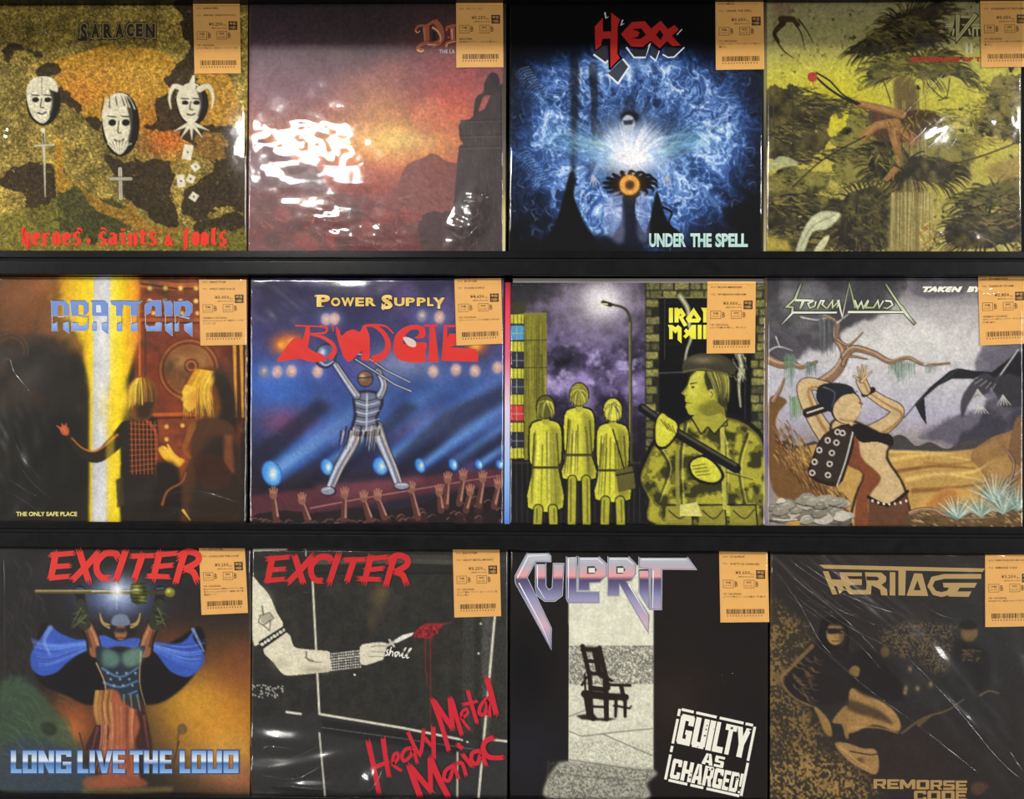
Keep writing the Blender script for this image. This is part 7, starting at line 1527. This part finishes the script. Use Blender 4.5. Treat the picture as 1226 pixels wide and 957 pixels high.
tag(r, [(1171, 327.5), (1229, 326.5), (1231, 411.5), (1173.5, 414)], 5, 'STORMWIND', 'TAKEN BY STORM', '¥2,850', '(税抜¥2,591)', ['GERMAN ORIGINAL', 'NEW! ジャケ角スレ, ライナー 盤スレ無し', '外袋 破れ'])
film(r, q, (906, 320, S), FM['clear'], 8, .8, 60, (0, .005), [(800, 90, 50, 20, 2.0, -.2)], [([(780, 70), (800, 95), (840, 98), (860, 90)], 1.2), ([(870, 110), (890, 100), (905, 98)], 1.0), ([(640, 100), (660, 115), (690, 110)], .9), ([(920, 105), (945, 98)], 1.0), ([(740, 60), (760, 75)], .6)])

# ---- bottom row
r, q = record(2, -9, 300, 654.2, cover_warrior, 'record with a horned warrior in a blue cape lifting a staff over an orange glow')
tag(r, [(238, 651), (292.8, 650.5), (297, 734), (241.3, 736.5)], 4, 'EXCITER', 'LONG LIVE THE LOUD', '¥3,250', '(税抜¥2,955)', ['UK ORIGINAL', 'Music For Nations 見開きジャケット 日本', '語ブックレット/ライナー裏傷み有り無', '歌詞カード'])
film(r, q, (0, 637, S), FM['soft'], 9, 1.1, 60, (0, .004), [(60, 700, 110, 140, 1.6, .4), (820, 800, 60, 90, 1.2, 0)], [([(20, 60), (22, 400), (20, 880)], .5), ([(855, 660), (858, 720), (856, 780)], .5), ([(570, 700), (580, 690)], .8), ([(788, 800), (800, 795)], .5)], crumple=[(90, 700, 170, 280, .7, 40, 14, .6)])
r, q = record(2, 301.7, 607.6, 657, cover_amp, 'record with a pale studded arm reaching over a dark loudspeaker cabinet and red brush lettering')
tag(r, [(542, 656), (598, 655), (600, 738), (544, 739.5)], 1.5, 'EXCITER', 'HEAVY METAL MANIAC', '¥3,250', '(税抜¥2,955)', ['US ORIGINAL', 'ジャケ傷み ライナ スリーブスレ有', '盤スレ無し'])
film(r, q, (295, 637, S), FM['slack'], 10, .6, 50, (0, .001), [(120, 745, 130, 34, 9.0, .1), (95, 845, 110, 32, 9.8, -.05), (260, 815, 110, 30, 9.4, -.15), (200, 903, 120, 17, 5.6, .05), (455, 885, 34, 40, 10, .5)], [([(60, 700), (120, 720), (200, 735)], 1.4), ([(60, 790), (80, 760), (180, 770)], 1.2), ([(70, 860), (180, 880), (270, 830)], 1.2), ([(150, 900), (260, 915), (300, 910)], 1.4), ([(90, 830), (180, 800), (300, 745)], 1.0), ([(430, 930), (470, 890), (490, 840)], 1.1), ([(90, 70), (150, 120), (200, 160)], .5), ([(60, 190), (120, 130), (220, 110)], .4), ([(130, 260), (190, 220), (260, 215)], .5), ([(20, 450), (22, 700), (20, 900)], .6), ([(940, 60), (944, 420), (940, 900)], .6)], crumple=[(190, 800, 190, 110, .5, 30, 12, -.25), (110, 130, 120, 80, .9, 22, 9, .7)])
r, q = record(2, 611, 919, 658.5, cover_chair, 'record with a black armchair on a white panel and chrome lettering')
tag(r, [(861, 659.5), (919, 660.5), (921, 745), (862.5, 745.5)], 1, 'CULPRIT', 'GUILTY AS CHARGED', '¥3,650', '(税抜¥3,319)', ['US ORIGINAL', 'ジャケ角スレ, 小口傷み 盤面 B'])
film(r, q, (600, 637, S), FM['clear'], 11, .9, 70, (0, .004), [(750, 480, 80, 60, 1.6, .3), (820, 560, 40, 80, 1.4, 0)], [([(28, 70), (30, 400), (28, 900)], .5), ([(760, 480), (790, 520), (800, 580)], .5), ([(820, 480), (830, 520)], .4), ([(950, 380), (952, 600), (950, 900)], .4)], crumple=[(760, 470, 170, 200, .8, 24, 11, 1.2)])
r, q = record(2, 922, 1228, 661.5, cover_gold, 'record with gold printed seated figures on a dark cover under a heavily creased sleeve')
tag(r, [(1179.5, 664.5), (1238, 664), (1238, 750), (1179.5, 751)], 0, 'HERITAGE (FROM UK)', 'REMORSE CODE', '¥3,250', '(税抜¥2,955)', ['UK ORIGINAL', 'INSERT付, MERCH入り多少ヤケ'])
rr_ = random.Random(3)
cr_ = [([(60, 85), (160, 190), (300, 300), (420, 420)], .9), ([(90, 80), (230, 180), (400, 260), (540, 300)], .9), ([(120, 80), (280, 190), (420, 250)], .8), ([(180, 370), (300, 480), (420, 580), (560, 680)], 1.3), ([(180, 240), (330, 340), (470, 410)], .8), ([(60, 130), (150, 260), (230, 400), (330, 500)], .9), ([(560, 680), (700, 790), (800, 870)], 1.0), ([(540, 450), (700, 620), (850, 800), (950, 890)], 1.1), ([(580, 250), (640, 290), (700, 310)], .7), ([(140, 90), (330, 170), (560, 330)], .6), ([(250, 320), (360, 400), (450, 500)], .6), ([(110, 150), (260, 260), (420, 330)], .7), ([(900, 780), (930, 830), (955, 860)], 1.0), ([(350, 120), (450, 220), (560, 300)], .6)]
for i in range(8):
    x, y = 90 + rr_.random() * 250, 90 + rr_.random() * 150; cr_.append(([(x, y), (x + 70, y + 50 + 10 * rr_.random()), (x + 140, y + 100)], .5))
film(r, q, (906, 637, S), FM['soft'], 12, 1.6, 40, (0, .004), [(700, 680, 200, 60, 2.4, .8), (280, 220, 200, 60, 2.0, .65), (600, 420, 160, 40, 1.6, .7)], cr_, crumple=[(300, 240, 330, 130, 2.6, 60, 7.5, .72), (640, 580, 420, 120, 2.6, 90, 14, .80)])
